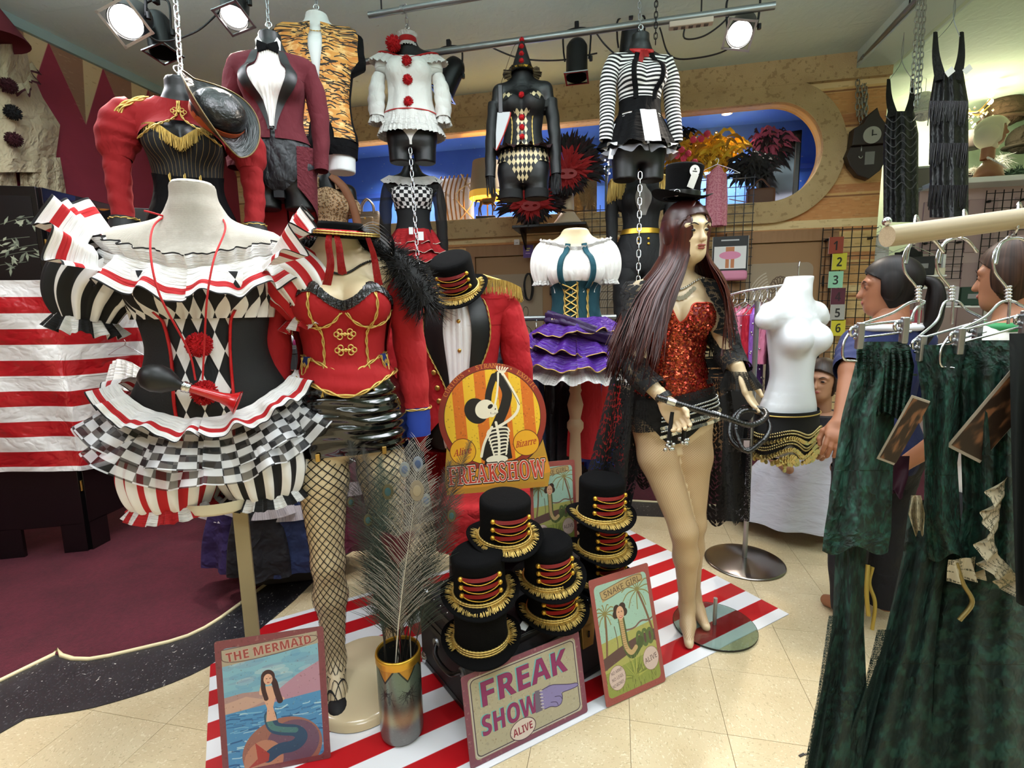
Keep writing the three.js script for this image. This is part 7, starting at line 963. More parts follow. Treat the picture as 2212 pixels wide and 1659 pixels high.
{ // mime
  reseed(95); const { sdf, wear } = hung('black torso wearing the striped mime costume', 1384, 74, 3.1, 0.32, { thigh: 0.13 }, 1.0), st = pat(stripesV(C.blk, C.wht, 0.022), 0.85), c = wear('mime_top', 'black and white striped mime top with long sleeves', 'shirt'); part('body', wrap(sdf, { y0: 0.24, y1: (a) => 0.62 - 0.03 * cos(a), off: 0.01, nu: 60, nv: 30 }), st, c); for (const s of [-1, 1]) part('sleeve', sleeve([[s * 0.15, 0.59, 0], [s * 0.2, 0.48, 0], [s * 0.21, 0.34, 0.01], [s * 0.225, 0.16, 0.04], [s * 0.23, 0.1, 0.04]], 0.058, 0.04, { folds: 0.04 }), st, c);
  const k = wear('pinafore_skirt', 'black pinafore skirt with white apron and lace hem', 'skirt'), ring = (y, r) => Array.from({ length: 16 }, (_, i) => { const a = i / 16 * TAU; return V(sin(a) * r, y, cos(a) * r * 0.78); }); part('waistband', wrap(sdf, { y0: 0.26, y1: 0.345, off: 0.015, nu: 40, nv: 6 }), blackCloth, k); part('skirt', ruffle(ring(0.265, 0.135), 0.235, 7, 0.025, { dir: (t, p) => V(p.x * 4, -1, p.z * 4), closed: true, nu: 180, nv: 14 }), blackCloth, k); part('tulle_hem', ruffle(ring(0.05, 0.21), 0.045, 9, 0.02, { dir: (t, p) => V(p.x * 4, -1, p.z * 4), closed: true, nu: 180, nv: 4 }), mat(0x9a9aa0, 0.6, { transparent: true, opacity: 0.6 }), k, 'grey tulle hem'); part('lace_trim', ruffle(ring(0.075, 0.217), 0.03, 9, 0.018, { dir: (t, p) => V(p.x * 4, -0.6, p.z * 4), closed: true, nu: 180, nv: 3 }), lace(0xe6e6e6, 0.07), k, 'white lace trim'); part('apron', grid(8, 12, (u, v) => [(u - 0.5) * 0.1, 0.25 - 0.21 * v, 0.145 + 0.095 * v + 0.004 * sin(u * 9)]), mat(0xdfe0e4, 0.8), k, 'white apron'); part('apron', grid(6, 12, (u, v) => [-0.16 - 0.05 * v + (u - 0.5) * 0.03, 0.2 - 0.22 * v, 0.04 + 0.04 * v]), mat(0xdfe0e4, 0.8), k);
  for (const s of [-1, 1]) part('suspender', sweep([...edgeLine(sdf, () => s * 0.55, 0.33, 0.6, 12, 0.018)], 0.016, 20, 6, { flat: 0.2, up: V(1, 0, 0) }), blackCloth, k); const n = wear('red_neckerchief', 'red scarf knotted round the neck of the mime costume', 'scarf'); part('loop', sweep(Array.from({ length: 12 }, (_, i) => { const a = i / 12 * TAU; return V(sin(a) * 0.068, 0.64 - 0.03 * cos(a), cos(a) * 0.066); }), 0.016, 50, 8, { closed: true }), redSatin, n); part('tail', [grid(4, 14, (u, v) => [-0.01 - 0.05 * v + (u - 0.5) * 0.04 * (1 - 0.5 * v), 0.61 - 0.14 * v, 0.085 + 0.03 * v]), grid(4, 14, (u, v) => [0.0 + (u - 0.5) * 0.03, 0.61 - 0.05 * v, 0.09 + 0.02 * v])], redSatin, n);
}
{ // checked crop top
  reseed(96); const { sdf, wear } = hung('black torso wearing the checked crop top', 888, 345, 3.65, 0.32, { thigh: 0.16 }, 0.98), c = wear('checked_top', 'checkerboard crop top with white ruff and sheer black sleeves', 'shirt'); part('mesh_body', wrap(sdf, { y0: 0.2, y1: 0.6, off: 0.006, nu: 40, nv: 14 }), mat(0x101012, 0.8), c); part('checked_band', wrap(sdf, { y0: 0.375, y1: 0.525, off: 0.012, nu: 50, nv: 10 }), pat(checks(C.blk, C.wht, 0.052)), c, 'checkerboard band'); part('ruff', ruffle(Array.from({ length: 18 }, (_, i) => { const a = i / 18 * TAU; return wpt(sdf, a, 0.625 - 0.03 * cos(a), 0.01); }), 0.075, 11, 0.012, { dir: (t, p) => V(p.x * 7, -0.9, p.z * 7), closed: true, nu: 180, nv: 6 }), whiteCloth, c, 'white ruff'); for (const s of [-1, 1]) part('sleeve', sleeve([[s * 0.15, 0.58, 0], [s * 0.195, 0.45, 0], [s * 0.21, 0.25, 0.02], [s * 0.215, 0.05, 0.03]], 0.052, 0.036), mat(0x0d0d0e, 0.8, { transparent: true, opacity: 0.85 }), c);
  const k = wear('tiered_skirt', 'short red tiered skirt with white edging', 'skirt'), ring = (y, r) => Array.from({ length: 16 }, (_, i) => { const a = i / 16 * TAU; return V(sin(a) * r, y, cos(a) * r * 0.8); }), redW = pat(tex(4, 64, (u, v) => v > 0.95 ? rgb(0xd8c8b8) : rgb(0xa8121a), 1, 1)); for (const [y, r, w] of [[0.23, 0.14, 0.12], [0.15, 0.17, 0.11], [0.07, 0.19, 0.1]]) part('tier', ruffle(ring(y, r), w, 8, 0.018, { dir: (t, p) => V(p.x * 4, -1, p.z * 4), closed: true, nu: 160, nv: 8 }), redW, k, 'red tier with pale edge'); part('tag', box(0.04, 0.06, 0.002, 0.06, 0.16, 0.2), white, k); part('hang_tag', box(0.03, 0.05, 0.002, -0.01, 0.2, 0.18), white, k);
}
{ // epaulette bodysuit
  reseed(97); const { sdf, wear } = hung('black torso wearing the gold epaulette bodysuit', 1386, 350, 3.6, 0.15, { thigh: 0.18, male: false, stub: 0.1 }, 1.02), c = wear('epaulette_bodysuit', 'black bodysuit with gold belt, buttons and fringed epaulettes', 'costume'), bl = mat(0x0e0f12, 0.7, { bumpMap: wrinkleB, bumpScale: 0.004 }); part('suit', wrap(sdf, { y0: -0.1, y1: 0.62, off: 0.009, nu: 60, nv: 30 }), bl, c); part('chest_panel', panel(sdf, { y0: 0.36, y1: 0.58, a0: (y) => -0.42 * sin(PI * clamp((y - 0.34) / 0.26)) ** 0.5, a1: (y) => 0.3 * sin(PI * clamp((y - 0.34) / 0.26)) ** 0.5, off: 0.014, nu: 14 }), mat(0x8c8984, 0.8), c, 'grey chest panel'); part('belt', wrap(sdf, { y0: 0.24, y1: 0.275, off: 0.016, nu: 40, nv: 3 }), gold, c, 'gold belt'); for (const s of [-1, 1]) { for (const y of [0.2, 0.165]) part('button', buttonGeo(wpt(sdf, s * 0.3, y, 0.014), 0.01), gold, c); part('sleeve', sleeve([[s * 0.16, 0.57, 0], [s * 0.2, 0.44, 0], [s * 0.205, 0.2, 0.02], [s * 0.205, 0.0, 0.03]], 0.05, 0.034), bl, c); part('trouser_leg', sleeve([[s * 0.085, 0.0, 0], [s * 0.1, -0.15, 0], [s * 0.1, -0.4, 0.0]], 0.1, 0.075, { folds: 0.03 }), bl, c); const e = part('epaulette', xf(rbox(0.11, 0.014, 0.1, 0.006), [s * 0.17, 0.63, 0], [0, 0, -s * 0.3]), goldThread, c, 'gold epaulette'), fp = [[s * 0.11, 0.635, 0.055], [s * 0.19, 0.62, 0.06], [s * 0.23, 0.6, 0.02], [s * 0.23, 0.6, -0.03]]; stuff(part('epaulette_fringe', [fringe(fp, 0.14, 90, 0.0025, 0.06), fringe(fp, 0.13, 70, 0.0025, 0.08)], goldThread, e)); }
}
{ // leopard dress
  reseed(98); const leo = canvasTex(512, 512, (g, w, h) => { F(g, '#c3a47e'); g.fillRect(0, 0, w, h); for (let i = 0; i < 240; i++) { const x = (i % 16 + rnd(0.8)) / 16 * w, y = ((i / 16 | 0) + rnd(0.8)) / 15 * h, r = rnd(9, 15); F(g, '#9a6c3c'); g.beginPath(); g.ellipse(x, y, r * 0.7, r * 0.6, rnd(3), 0, TAU); g.fill(); g.strokeStyle = '#1c130d'; g.lineWidth = 5; for (let k = 0; k < 3; k++) { const a = rnd(TAU); g.beginPath(); g.ellipse(x, y, r, r * 0.85, 0, a, a + 1.3); g.stroke(); } } }, 0.3, 0.3);
  const { sdf, wear } = hung('black torso wearing the leopard print dress', 700, 355, 3.35, 0.7, { thigh: 0.14, stub: 0.12 }, 1.0), c = wear('leopard_dress', 'leopard print halter dress on a black torso', 'dress'); part('bodice', wrap(sdf, { y0: 0.12, y1: (a) => 0.5 + 0.08 * max(0, cos(a)), off: 0.01, nu: 50, nv: 22 }), pat(leo), c); part('skirt', wrap(sdf, { y0: -0.2, y1: 0.13, off: 0.014, nu: 50, nv: 14, fold: (a, y) => 0.008 * sin(a * 8) + 0.03 * sst(0.1, -0.2, y) }), pat(leo), c); part('neck_strap', sweep([[0.07, 0.57, 0.08], [0.06, 0.64, 0.045], [0, 0.68, -0.06], [-0.06, 0.64, 0.045], [-0.07, 0.57, 0.08]], 0.018, 30, 6, { flat: 0.25 }), pat(leo), c); part('scarf', sweep([[0.04, 0.66, 0.05], [0.1, 0.58, 0.11], [0.15, 0.46, 0.12], [0.18, 0.34, 0.1]], (t, a) => 0.03 * (1 + 0.2 * sin(a * 3)), 20, 10, { flat: 0.5 }), mat(0x8a5a3c, 0.7), c, 'patterned scarf');
}
{ // clown suit on the left wall
  reseed(99); const P = (px, py, o = 0.08) => onX(px, py, LEFT + o), t = thing('clown_suit', 'cream clown suit with dark pompoms hung on the mural wall', 'costume', P(60, 420, 0.02)), c0 = t.position.clone(), sh = cloth(0xb9ab8c, { bumpScale: 0.02 }), sheet = (rows, name, m, dz = 0.1) => part(name, grid(26, 30, (u, v) => { const f = v * (rows.length - 1), i = min(rows.length - 2, floor(f)), k = f - i, y = lerp(rows[i][0], rows[i + 1][0], k), x0 = lerp(rows[i][1], rows[i + 1][1], k), x1 = lerp(rows[i][2], rows[i + 1][2], k), p = P(lerp(x0, x1, u), y, 0.05 + dz * sin(PI * u) + 0.014 * sin(u * 21 + v * 4)).sub(c0); return [p.x, p.y, p.z, u * 0.6, v * 0.9]; }), m, t);
  sheet([[95, -40, 55], [150, -70, 66], [210, -90, 92], [270, -90, 130], [330, -80, 122], [372, -70, 118]], 'tunic', sh); sheet([[340, -60, 30], [420, -60, 40], [520, -60, 45]], 'trouser_leg', sh, 0.06); sheet([[340, 40, 130], [410, 45, 142], [520, 50, 150]], 'trouser_leg', sh, 0.06); part('ruff', ruffle([[-30, 150], [10, 172], [45, 180], [62, 165], [66, 130]].map(([x, y]) => P(x, y, 0.16).sub(c0)), 0.09, 5, 0.03, { dir: () => V(0.35, -0.5, 0.1), nu: 80 }), pat(tex(4, 64, (u, v) => v > 0.75 ? rgb(0x4a1420) : rgb(0xc2b596), 1, 1)), t, 'cream ruff with dark red edge');
  for (const [x, y, m] of [[18, 185, 0x3a0d18], [28, 243, 0x101012], [30, 301, 0x3a0d18]]) { const p = P(x, y, 0.2).sub(c0); part('pompom', pompom(0.05, 240).translate(p.x, p.y, p.z), mat(m, 0.95), t); } { const a = P(-2, 40, 0.1).sub(c0), g = lathe([[0.15, 0], [0.002, 0.27]], 24); part('pointed_hat', xf(g, [P(0, 90, 0.2).sub(c0).x, P(0, 90, 0.2).sub(c0).y, P(0, 90, 0.2).sub(c0).z], [0, 0, 0.1]), mat(0x5a1420, 0.8), t, 'dark red pointed hat'); }
}
// ---------- folding screen with striped banner ----------
{
  const A = onFloor(-190, 1290), pts = [[-3.75, -1.6], [-3.43, -2.02], [-3.02, -2.2], [-3.1, -2.72], [-2.75, -2.95]], Hs = 2.05, t = thing('folding_screen', 'black lacquer folding screen painted with bamboo', 'screen', [-3.2, 0, -2.3]), lac = mat(0x0b0a0c, 0.25, { clearcoat: 0.5 });
  const art = canvasTex(256, 1024, (g, w, h) => { reseed(110); F(g, '#0c0b0d'); g.fillRect(0, 0, w, h); for (let k = 0; k < 7; k++) { let x = rnd(w), y = h * 0.02 + rnd(h * 0.3); stroke(g, '#5c6454', 3, [[x - 60, y + 30], [x, y], [x + 90, y - 14]]); for (let i = 0; i < 9; i++) { const lx = x + rnd(-60, 70), ly = y + rnd(-16, 18), a = rnd(0.3, 2.8), l = rnd(24, 52); poly(g, ['#8d9680', '#6f7868', '#a4ab94'][i % 3], [[lx, ly], [lx + cos(a) * l * 0.5 - 5 * sin(a), ly + sin(a) * l * 0.5 + 5 * cos(a)], [lx + cos(a) * l, ly + sin(a) * l], [lx + cos(a) * l * 0.5 + 5 * sin(a), ly + sin(a) * l * 0.5 - 5 * cos(a)]]); } } });
  for (let i = 0; i < 4; i++) {
    const [x0, z0] = pts[i], [x1, z1] = pts[i + 1], w = hypot(x1 - x0, z1 - z0) - 0.012, rot = atan2(-(z1 - z0), x1 - x0), M4 = (g) => xf(g, [(x0 + x1) / 2 + 3.2, 0, (z0 + z1) / 2 + 2.3], [0, rot, 0]);
    const p = part('panel', M4(merge([rbox(w, Hs - 0.17, 0.022, 0.003, 0, Hs / 2 + 0.085, 0), box(0.12, 0.18, 0.022, -w / 2 + 0.06, 0.09, 0), box(0.12, 0.18, 0.022, w / 2 - 0.06, 0.09, 0)])), lac, t); part('painting', faceUV(grid(1, 1, (u, v) => [(u - 0.5) * (w - 0.05), v * 1.2, 0]), w - 0.05, 1.2).applyMatrix4(new THREE.Matrix4().compose(V((x0 + x1) / 2 + 3.2 + sin(rot) * 0.0125, Hs - 1.25, (z0 + z1) / 2 + 2.3 + cos(rot) * 0.0125), new THREE.Quaternion().setFromAxisAngle(V(0, 1, 0), rot), V(1, 1, 1))), mat(0xffffff, 0.35, { map: art }), p); for (const y of [0.4, 1.0, 1.75]) part('hinge', cyl(0.006, 0.006, 0.06, x1 + 3.2, y, z1 + 2.3, 8), brass, p);
  }
  const b = thing('striped_banner', 'red and white striped plastic banner draped over the folding screen', 'banner', [-3.2, 0.5, -2.3]), c = new THREE.CatmullRomCurve3(pts.map(([x, z]) => V(x + 3.2 + 0.05, 0, z + 2.3 + 0.03)), false, 'catmullrom', 0.15), st = tex(4, 512, (u, v) => { const k = v * 12.4; return k < 0.35 || k > 12.05 ? C.wht : (k - 0.35 | 0) % 2 ? C.wht : rgb(0xb01820); }, 1, 1);
  part('sheet', grid(90, 60, (u, v) => { const q = c.getPoint(u * 0.86), s = 0.012 * (fbm(u, v, 7, 3, 5) - 0.5) + 0.006 * sin(u * 30 + v * 9); return [q.x + 0.02 + s * 2, v * 1.06 + 0.03 * sin(u * 5) * (1 - v), q.z + 0.02 + s, u, v]; }), mat(0xffffff, 0.3, { map: st, bumpMap: wrinkleB, bumpScale: 0.01, transparent: false }), b);
}
// ---------- clothes rails behind the displays ----------
const hangerGeo = (() => merge([wire([[0, 0, 0], [0.012, 0.03, 0], [0, 0.05, 0], [-0.018, 0.035, 0]], 0.0025, 14), wire([[0, 0, 0], [0.1, -0.04, 0], [0.19, -0.085, 0]], 0.003, 8), wire([[0, 0, 0], [-0.1, -0.04, 0], [-0.19, -0.085, 0]], 0.003, 8), wire([[-0.19, -0.085, 0], [0.19, -0.085, 0]], 0.0025, 2)]))();
function garment(name, label, cat, p, w, len, m, { turn = 0, flare = 1.3, depth = 0.05, group, folds = 5 } = {}) { const t = thing(name, label, cat, p, turn, group); part('cloth', grid(40, 16, (u, v) => { const a = u * TAU, q = lerp(1, flare, v), f = 1 + 0.14 * v * sin(a * folds) + 0.05 * sin(a * 3 + v * 6); return [sin(a) * w / 2 * q * f * (0.55 + 0.45 * sst(0, 0.12, v)), -v * len + 0.03 * abs(sin(a)) * (v < 0.1 ? -1 : 0), cos(a) * depth * q * f, a * 0.1, v * len]; }, true), m, t); const h = part('hanger', hangerGeo, chrome, t); h.position.set(0, 0.02, 0); return t; }
function rail(label, a, b, r = 0.016) { const t = thing('clothes_rail', label, 'rail', a), q = b.clone().sub(a); part('bar', sweep([[0, 0, 0], q.toArray()], r, 4, 12), galv, t); for (const k of [0.03, 0.97]) { const p = q.clone().multiplyScalar(k); part('upright', wire([[p.x, p.y, p.z], [p.x, -a.y, p.z]], r), galv, t); } return t; }
{
  reseed(120); const a = at(470, 700, 3.0), b = at(1330, 703, 3.1); b.y = a.y; rail('galvanised clothes rail behind the corset mannequin and tailcoat', a, b);
  const cols = [0x1c1b22, 0x4a1030, 0x2a1c58, 0x14161c, 0x3c3a46, 0x6a1420, 0x182a4a, 0x241420];
  for (let i = 0; i < 22; i++) { const k = (i + 0.5) / 22, p = a.clone().lerp(b, k).add(V(0, -0.07, 0)), c = cols[(i * 5 + 1) % 8]; garment('hanging_garment', ['dark', 'wine red', 'purple', 'black', 'grey', 'crimson', 'navy', 'plum'][(i * 5 + 1) % 8] + ' garment on the rail behind the front mannequins', 'garment', p, 0.34, rnd(0.85, 1.05), cloth(c, { bumpScale: 0.014 }), { turn: PI / 2 + rnd(-0.5, 0.5), group: 'garments on the rail behind the mannequins', depth: 0.035 }); }
  for (let i = 0; i < 6; i++) garment('hanging_costume', ['red cloth', 'blue', 'glossy red'][i % 3] + ' costume hung by the wooden post of the dirndl', 'costume', at(1265 + i * 9, 790 + (i % 3) * 8, 2.85 + i * 0.03), 0.16, rnd(0.45, 0.6), [redCloth, mat(0x183a9c, 0.6), redSatin][i % 3], { turn: rnd(-0.4, 0.4), group: 'red and blue costumes behind the wooden post' });
  // carpet-level gowns left of the fishnet legs
  for (const [x, y, d, c, lab] of [[505, 1040, 2.45, 0x2c1a50, 'purple gown with pale lace'], [560, 1030, 2.35, 0x121118, 'black gown'], [615, 1035, 2.4, 0x1c2a52, 'blue tulle gown'], [735, 990, 2.6, 0x5a1830, 'wine red feathered gown']]) { const p = at(x, y, d), l = p.y - 0.16, t = garment('gown', lab + ' hanging behind the fishnet mannequin', 'gown', p, 0.2, l, cloth(c, { bumpScale: 0.02 }), { flare: 1.7, depth: 0.09, folds: 7 }); part('lace_edge', ruffle(Array.from({ length: 12 }, (_, i) => { const a = i / 12 * TAU; return V(sin(a) * 0.15, -0.1, cos(a) * 0.09); }), 0.07, 8, 0.012, { dir: (q, v) => V(v.x * 4, -1, v.z * 4), closed: true, nu: 90, nv: 4 }), lace(0xb9b0b4, 0.08), t); }
  // white tulle beside the harlequin waist
  { const t = thing('lace_bundle', 'bundle of white lace on hangers beside the harlequin waist', 'garment', at(275, 790, 2.86)); part('lace', ruffle([[-0.09, 0, 0], [-0.03, 0.03, 0.02], [0.04, 0.02, 0.02], [0.09, -0.02, 0]], 0.13, 5, 0.03, { dir: () => V(0.1, -1, 0.2), nu: 90 }), whiteCloth, t); const h = part('hanger', hangerGeo, chrome, t); h.position.set(0, 0.09, 0); h.scale.setScalar(0.5); t.scale.setScalar(1.3); }
  for (let i = 0; i < 9; i++) { const t = thing('trinket', 'small sparkly trinket on a hanger behind the red sleeve', 'trinket', at(565 + i * 9, 712 + (i % 3) * 10, 2.9), 0, 'trinkets behind the red sleeve'); part('hook', wire([[0, 0, 0], [0.006, 0.03, 0], [-0.004, 0.045, 0]], 0.002), chrome, t); part('body', xf(ball(0.018, 0, -0.02, 0, 8), [0, 0, 0], [0, 0, 0], [1, 1.4, 0.5]), mat([0x8a2a5a, 0x3c86b0, 0xc8a24a, 0xb8b8bc][i % 4], 0.3, { metalness: 0.4 }), t); }
  { const p = at(580, 800, 2.5), t = thing('display_box', 'plain black box among the trinkets behind the corset mannequin', 'box', [p.x, 0, p.z], 0.4); part('body', rbox(0.32, p.y + 0.08, 0.25, 0.006, 0, (p.y + 0.08) / 2 + 0.007, 0), mat(0x1b1b1d, 0.6), t); part('lid', rbox(0.33, 0.03, 0.26, 0.006, 0, p.y + 0.1, 0), mat(0x222224, 0.5), t); }
}
// rack arm garments
{
  reseed(121); const A = at(1565, 640, 2.86), B = at(1752, 606, 2.62), cs = [0xd87a98, 0xe08aa4, 0x9a64c4, 0xc02038, 0xe58cab, 0x222226];
  [[0.1, 0, 0.3], [0.25, 1, 0.36], [0.36, 3, 0.4], [0.43, 2, 0.5], [0.52, 4, 0.34], [0.62, 5, 0.5]].forEach(([k, c, l], i) => { const p = A.clone().lerp(B, k).add(V(0, -0.07, 0)), t = garment('beaded_top', ['pale pink', 'pink', 'lilac', 'red', 'rose pink', 'black'][c] + ' beaded dance top on the chrome rack arm', 'top', p, 0.17, l, mat(cs[c], 0.45, { bumpMap: wrinkleB, bumpScale: 0.01 }), { turn: 0.5 + i * 0.15, flare: 0.9, depth: 0.03 }); stuff(part('beads', Array.from({ length: 40 }, () => ball(0.006, rnd(-0.075, 0.075), -rnd(0.06, l), 0.036 + rnd(-0.004, 0.006), 6)), coinSilver, t)); });
  for (let i = 0; i < 9; i++) { const p = A.clone().lerp(B, 0.06 + i * 0.1), t = thing('empty_hanger', 'empty chrome hanger on the sloping rack arm', 'hanger', p.add(V(0, -0.05, 0)), 0.9 + i * 0.1, 'empty hangers on the rack arm'); part('wire', hangerGeo, chrome, t); t.scale.setScalar(0.6); }
  { const p = at(1590, 950, 2.5), t = thing('packaged_stockings', 'black packaged lace garment with printed card hanging from the rack pole', 'package', p, 0.1); part('lace_drape', grid(14, 20, (u, v) => [(u - 0.5) * (0.13 + 0.03 * v), 0.1 - v * 0.52, 0.02 * sin(u * 12 + v * 3), u * 0.3, v * 0.6]), lace(0x0a0a0b, 0.12), t); part('under_cloth', grid(6, 10, (u, v) => [(u - 0.5) * 0.11, 0.1 - v * 0.46, -0.012 + 0.012 * sin(u * 9)]), blackCloth, t); const c = part('card', rbox(0.12, 0.07, 0.003, 0.001, 0, -0.02, 0.03), mat(0x1a1418, 0.4), t); part('card_print', [box(0.05, 0.004, 0.001, -0.02, 0.0, 0.032), box(0.05, 0.004, 0.001, -0.02, -0.015, 0.032), box(0.028, 0.05, 0.001, 0.04, -0.02, 0.032)], mat(0xb8a8a8, 0.5), c); part('hat_disc', xf(cyl(0.09, 0.09, 0.02, 0, 0, 0, 28), [0.0, 0.16, -0.02], [PI / 2, 0, 0]), mat(0x0c0c0e, 0.6), t); }
}
// ---------- grid panels, shelf with masks ----------
function gridPanel(label, x0, x1, y0, y1, z, step = 0.075) { const t = thing('wire_grid', label, 'grid', [(x0 + x1) / 2, y0, z]), gs = [], w = x1 - x0, h = y1 - y0; for (let x = 0; x <= w + 1e-6; x += step) gs.push(box(0.006, h, 0.006, x - w / 2, h / 2, 0)); for (let y = 0; y <= h + 1e-6; y += step) gs.push(box(w, 0.006, 0.006, 0, y, 0.006)); part('wires', gs, blackMetal, t); for (const s of [-1, 1]) part('wall_bracket', box(0.02, 0.02, 0.06, s * w * 0.4, h - 0.1, -0.03), blackMetal, t); return t; }
gridPanel('black wire grid behind the dirndl and mask shelf', -0.55, 0.05, 0.4, 2.32, BACK + 0.09); gridPanel('black wire grid behind the tutu package', 0.7, 1.16, 0.6, 2.5, BACK + 0.09); gridPanel('black wire grid carrying the number cards', 1.72, 2.14, 0.5, 2.02, BACK + 0.09);
const featherMask = (label, p, turn, R, seed) => { reseed(seed); const t = thing('feather_mask', label, 'mask', p, turn); const gs = [[], [], []]; for (let i = 0; i < 1100; i++) { const a = rnd(TAU), r = pow(rnd(), 0.6), lo = sin(a) < -0.3 ? 0.5 : 1, R0 = R * r * 0.72 * lo, l = rnd(0.06, 0.12) * (0.6 + 0.4 * lo), d = V(cos(a), sin(a), rnd(-0.2, 0.7)), q = V(cos(a) * R0, sin(a) * R0 + 0.02, 0.03 + 0.05 * (1 - r)); gs[r < 0.5 ? 0 : r < 0.6 ? i % 3 : i % 2 + 1].push(blade([q, q.clone().addScaledVector(d, l * 0.5), q.clone().addScaledVector(d, l).add(V(rnd(-0.02, 0.02), rnd(-0.03, 0.01), -0.02))], rnd(0.007, 0.015), { n: 3, up: V(0, 0, 1) })); } stuff(part('red_feathers', gs[0], mat(0xb0161a, 0.7), t)); stuff(part('dark_feathers', gs[1], mat(0x2c0a10, 0.7), t)); stuff(part('black_feathers', gs[2], mat(0x100a0c, 0.7), t)); const s = new THREE.Shape(); s.absellipse(0, 0, 0.085, 0.042, 0, TAU); for (const k of [-1, 1]) { const h = new THREE.Path(); h.absellipse(k * 0.036, 0.002, 0.021, 0.011, 0, TAU); s.holes.push(h); } part('eye_mask', extrude(s, 0.006, 0.002).translate(0, -0.01, 0.1), mat(0xa81c1e, 0.45), t, 'red eye mask'); return t; };
{
  const p = at(1190, 492, 4.55), sh = thing('wall_shelf', 'small black shelf holding the feather masks', 'shelf', [p.x, p.y, BACK + 0.32], 0); part('board', rbox(0.66, 0.025, 0.36, 0.005, 0, 0, -0.02), blackPlastic, sh); for (const s of [-1, 1]) part('bracket', extrude([[0, 0], [0.28, 0], [0, -0.16]], 0.014).rotateY(-PI / 2).translate(s * 0.26, -0.012, -0.2), blackMetal, sh); const y = p.y + 0.0135;
  const hd = thing('head_bust', 'pale mannequin head on the mask shelf wearing the red feather mask', 'mannequin head', [at(1228, 470, 4.55).x, y, BACK + 0.34], 0.15); part('head', [headGeo(0.0055, [0, -0.24, -0.01, 0.058]).translate(0, 0.38, 0), xf(lathe([[0, 0.06], [0.04, 0.1], [0.06, 0.1], [0.09, 0.06], [0.125, 0.02], [0.12, 0], [0, 0]], 24), [0, 0, 0], [0, 0, 0], [1, 1.1, 0.75])], mat(0xd9c0a2, 0.45), hd); part('lips', xf(ball(1, 0, 0, 0, 10), [0, 0.325, 0.092], [0, 0, 0], [0.018, 0.008, 0.006]), mat(0xa02c2a, 0.4), hd, 'painted red lips');
  featherMask('red and black feather mask worn by the pale display head', [hd.position.x, y + 0.4, hd.position.z + 0.085], 0.12, 0.36, 131); const mp = at(1152, 452, 4.55); featherMask('dark feather mask with red eyes lying on the black shelf', [mp.x, mp.y, BACK + 0.42], 0.1, 0.32, 132);
}
// number cards, tutu package, tags
const card = (name, label, cat, px, py, z, w, h, draw, W = 128, Hh = 128) => { const t = thing(name, label, cat, onZ(px, py, z)); part('card', rbox(w, h, 0.004, 0.0015), mat(0xe8e4da, 0.5), t); part('print', faceUV(grid(1, 1, (u, v) => [(u - 0.5) * w * 0.98, v * h, 0]), w * 0.98, h).translate(0, -h / 2, 0.0026), mat(0xffffff, 0.5, { map: canvasTex(W, Hh, draw) }), t); return t; };
[['#8e3a26', '#1a1414', 1806, 530], ['#c4bc2e', '#17170f', 1813, 565], ['#8fc4a4', '#161a18', 1805, 604], ['#54162e', '#2a0c18', 1810, 640], ['#a8a49c', '#1b1a1a', 1809, 675], ['#cdbf2e', '#18170e', 1810, 708]].forEach(([c, k, x, y], i) => card('number_card', `${['orange', 'yellow', 'mint green', 'maroon', 'grey', 'bright yellow'][i]} card with the number ${i + 1} on the wire grid`, 'card', x, y, BACK + 0.12, 0.115, 0.14, (g, w, h) => { F(g, c); g.fillRect(0, 0, w, h); say(g, String(i + 1), w / 2, h / 2 + 4, 96, k); }));
{ const t = card('tutu_package', 'packaged pink tutu with printed card on the wire grid', 'package', 1577, 548, BACK + 0.16, 0.3, 0.3, (g, w, h) => { F(g, '#17171b'); g.fillRect(0, 0, w, h); F(g, '#e6e4e4'); g.fillRect(12, 74, w - 24, h - 90); F(g, '#c77c4e'); g.fillRect(96, 78, 62, 60); g.fillRect(96, 150, 26, 84); g.fillRect(134, 150, 26, 84); F(g, '#e58fb4'); g.beginPath(); g.ellipse(128, 140, 78, 30, 0, 0, TAU); g.fill(); F(g, '#c8c8cc'); g.fillRect(60, 24, 130, 10); }, 256, 256); part('pink_tulle', xf(rbox(0.3, 0.09, 0.06, 0.03), [0, -0.19, 0]), mat(0xd98aa8, 0.6), t, 'pink folded tulle'); }
card('grid_tag', 'small purple hang tag on the wire grid beside the dirndl', 'tag', 1141, 543, BACK + 0.13, 0.1, 0.12, (g, w, h) => { F(g, '#5a3a86'); g.fillRect(0, 0, w, h); F(g, '#d8cc6a'); g.fillRect(30, 30, 60, 10); g.fillRect(40, 50, 40, 10); F(g, '#c8a0d8'); g.fillRect(30, 80, 60, 8); });
{ const t = thing('thermostat', 'white wall box beside the mural door', 'box', onZ(1117, 527, BACK + 0.03)); part('body', rbox(0.055, 0.085, 0.04, 0.006), white, t); part('dial', cyl(0.012, 0.012, 0.01, 0, 0.01, 0.022, 12).rotateX(0), mat(0xcccccc, 0.5), t); }
{ const t = thing('cord_coil', 'coil of black cord hanging on the wire grid', 'cord', onZ(1143, 620, BACK + 0.078)); part('coil', sweep(Array.from({ length: 40 }, (_, i) => { const a = i * 0.7; return V(0.04 * cos(a) + 0.008 * sin(i), 0.13 * sin(a), 0.02 + 0.004 * (i % 5)); }), 0.006, 200, 5), blackPlastic, t); }
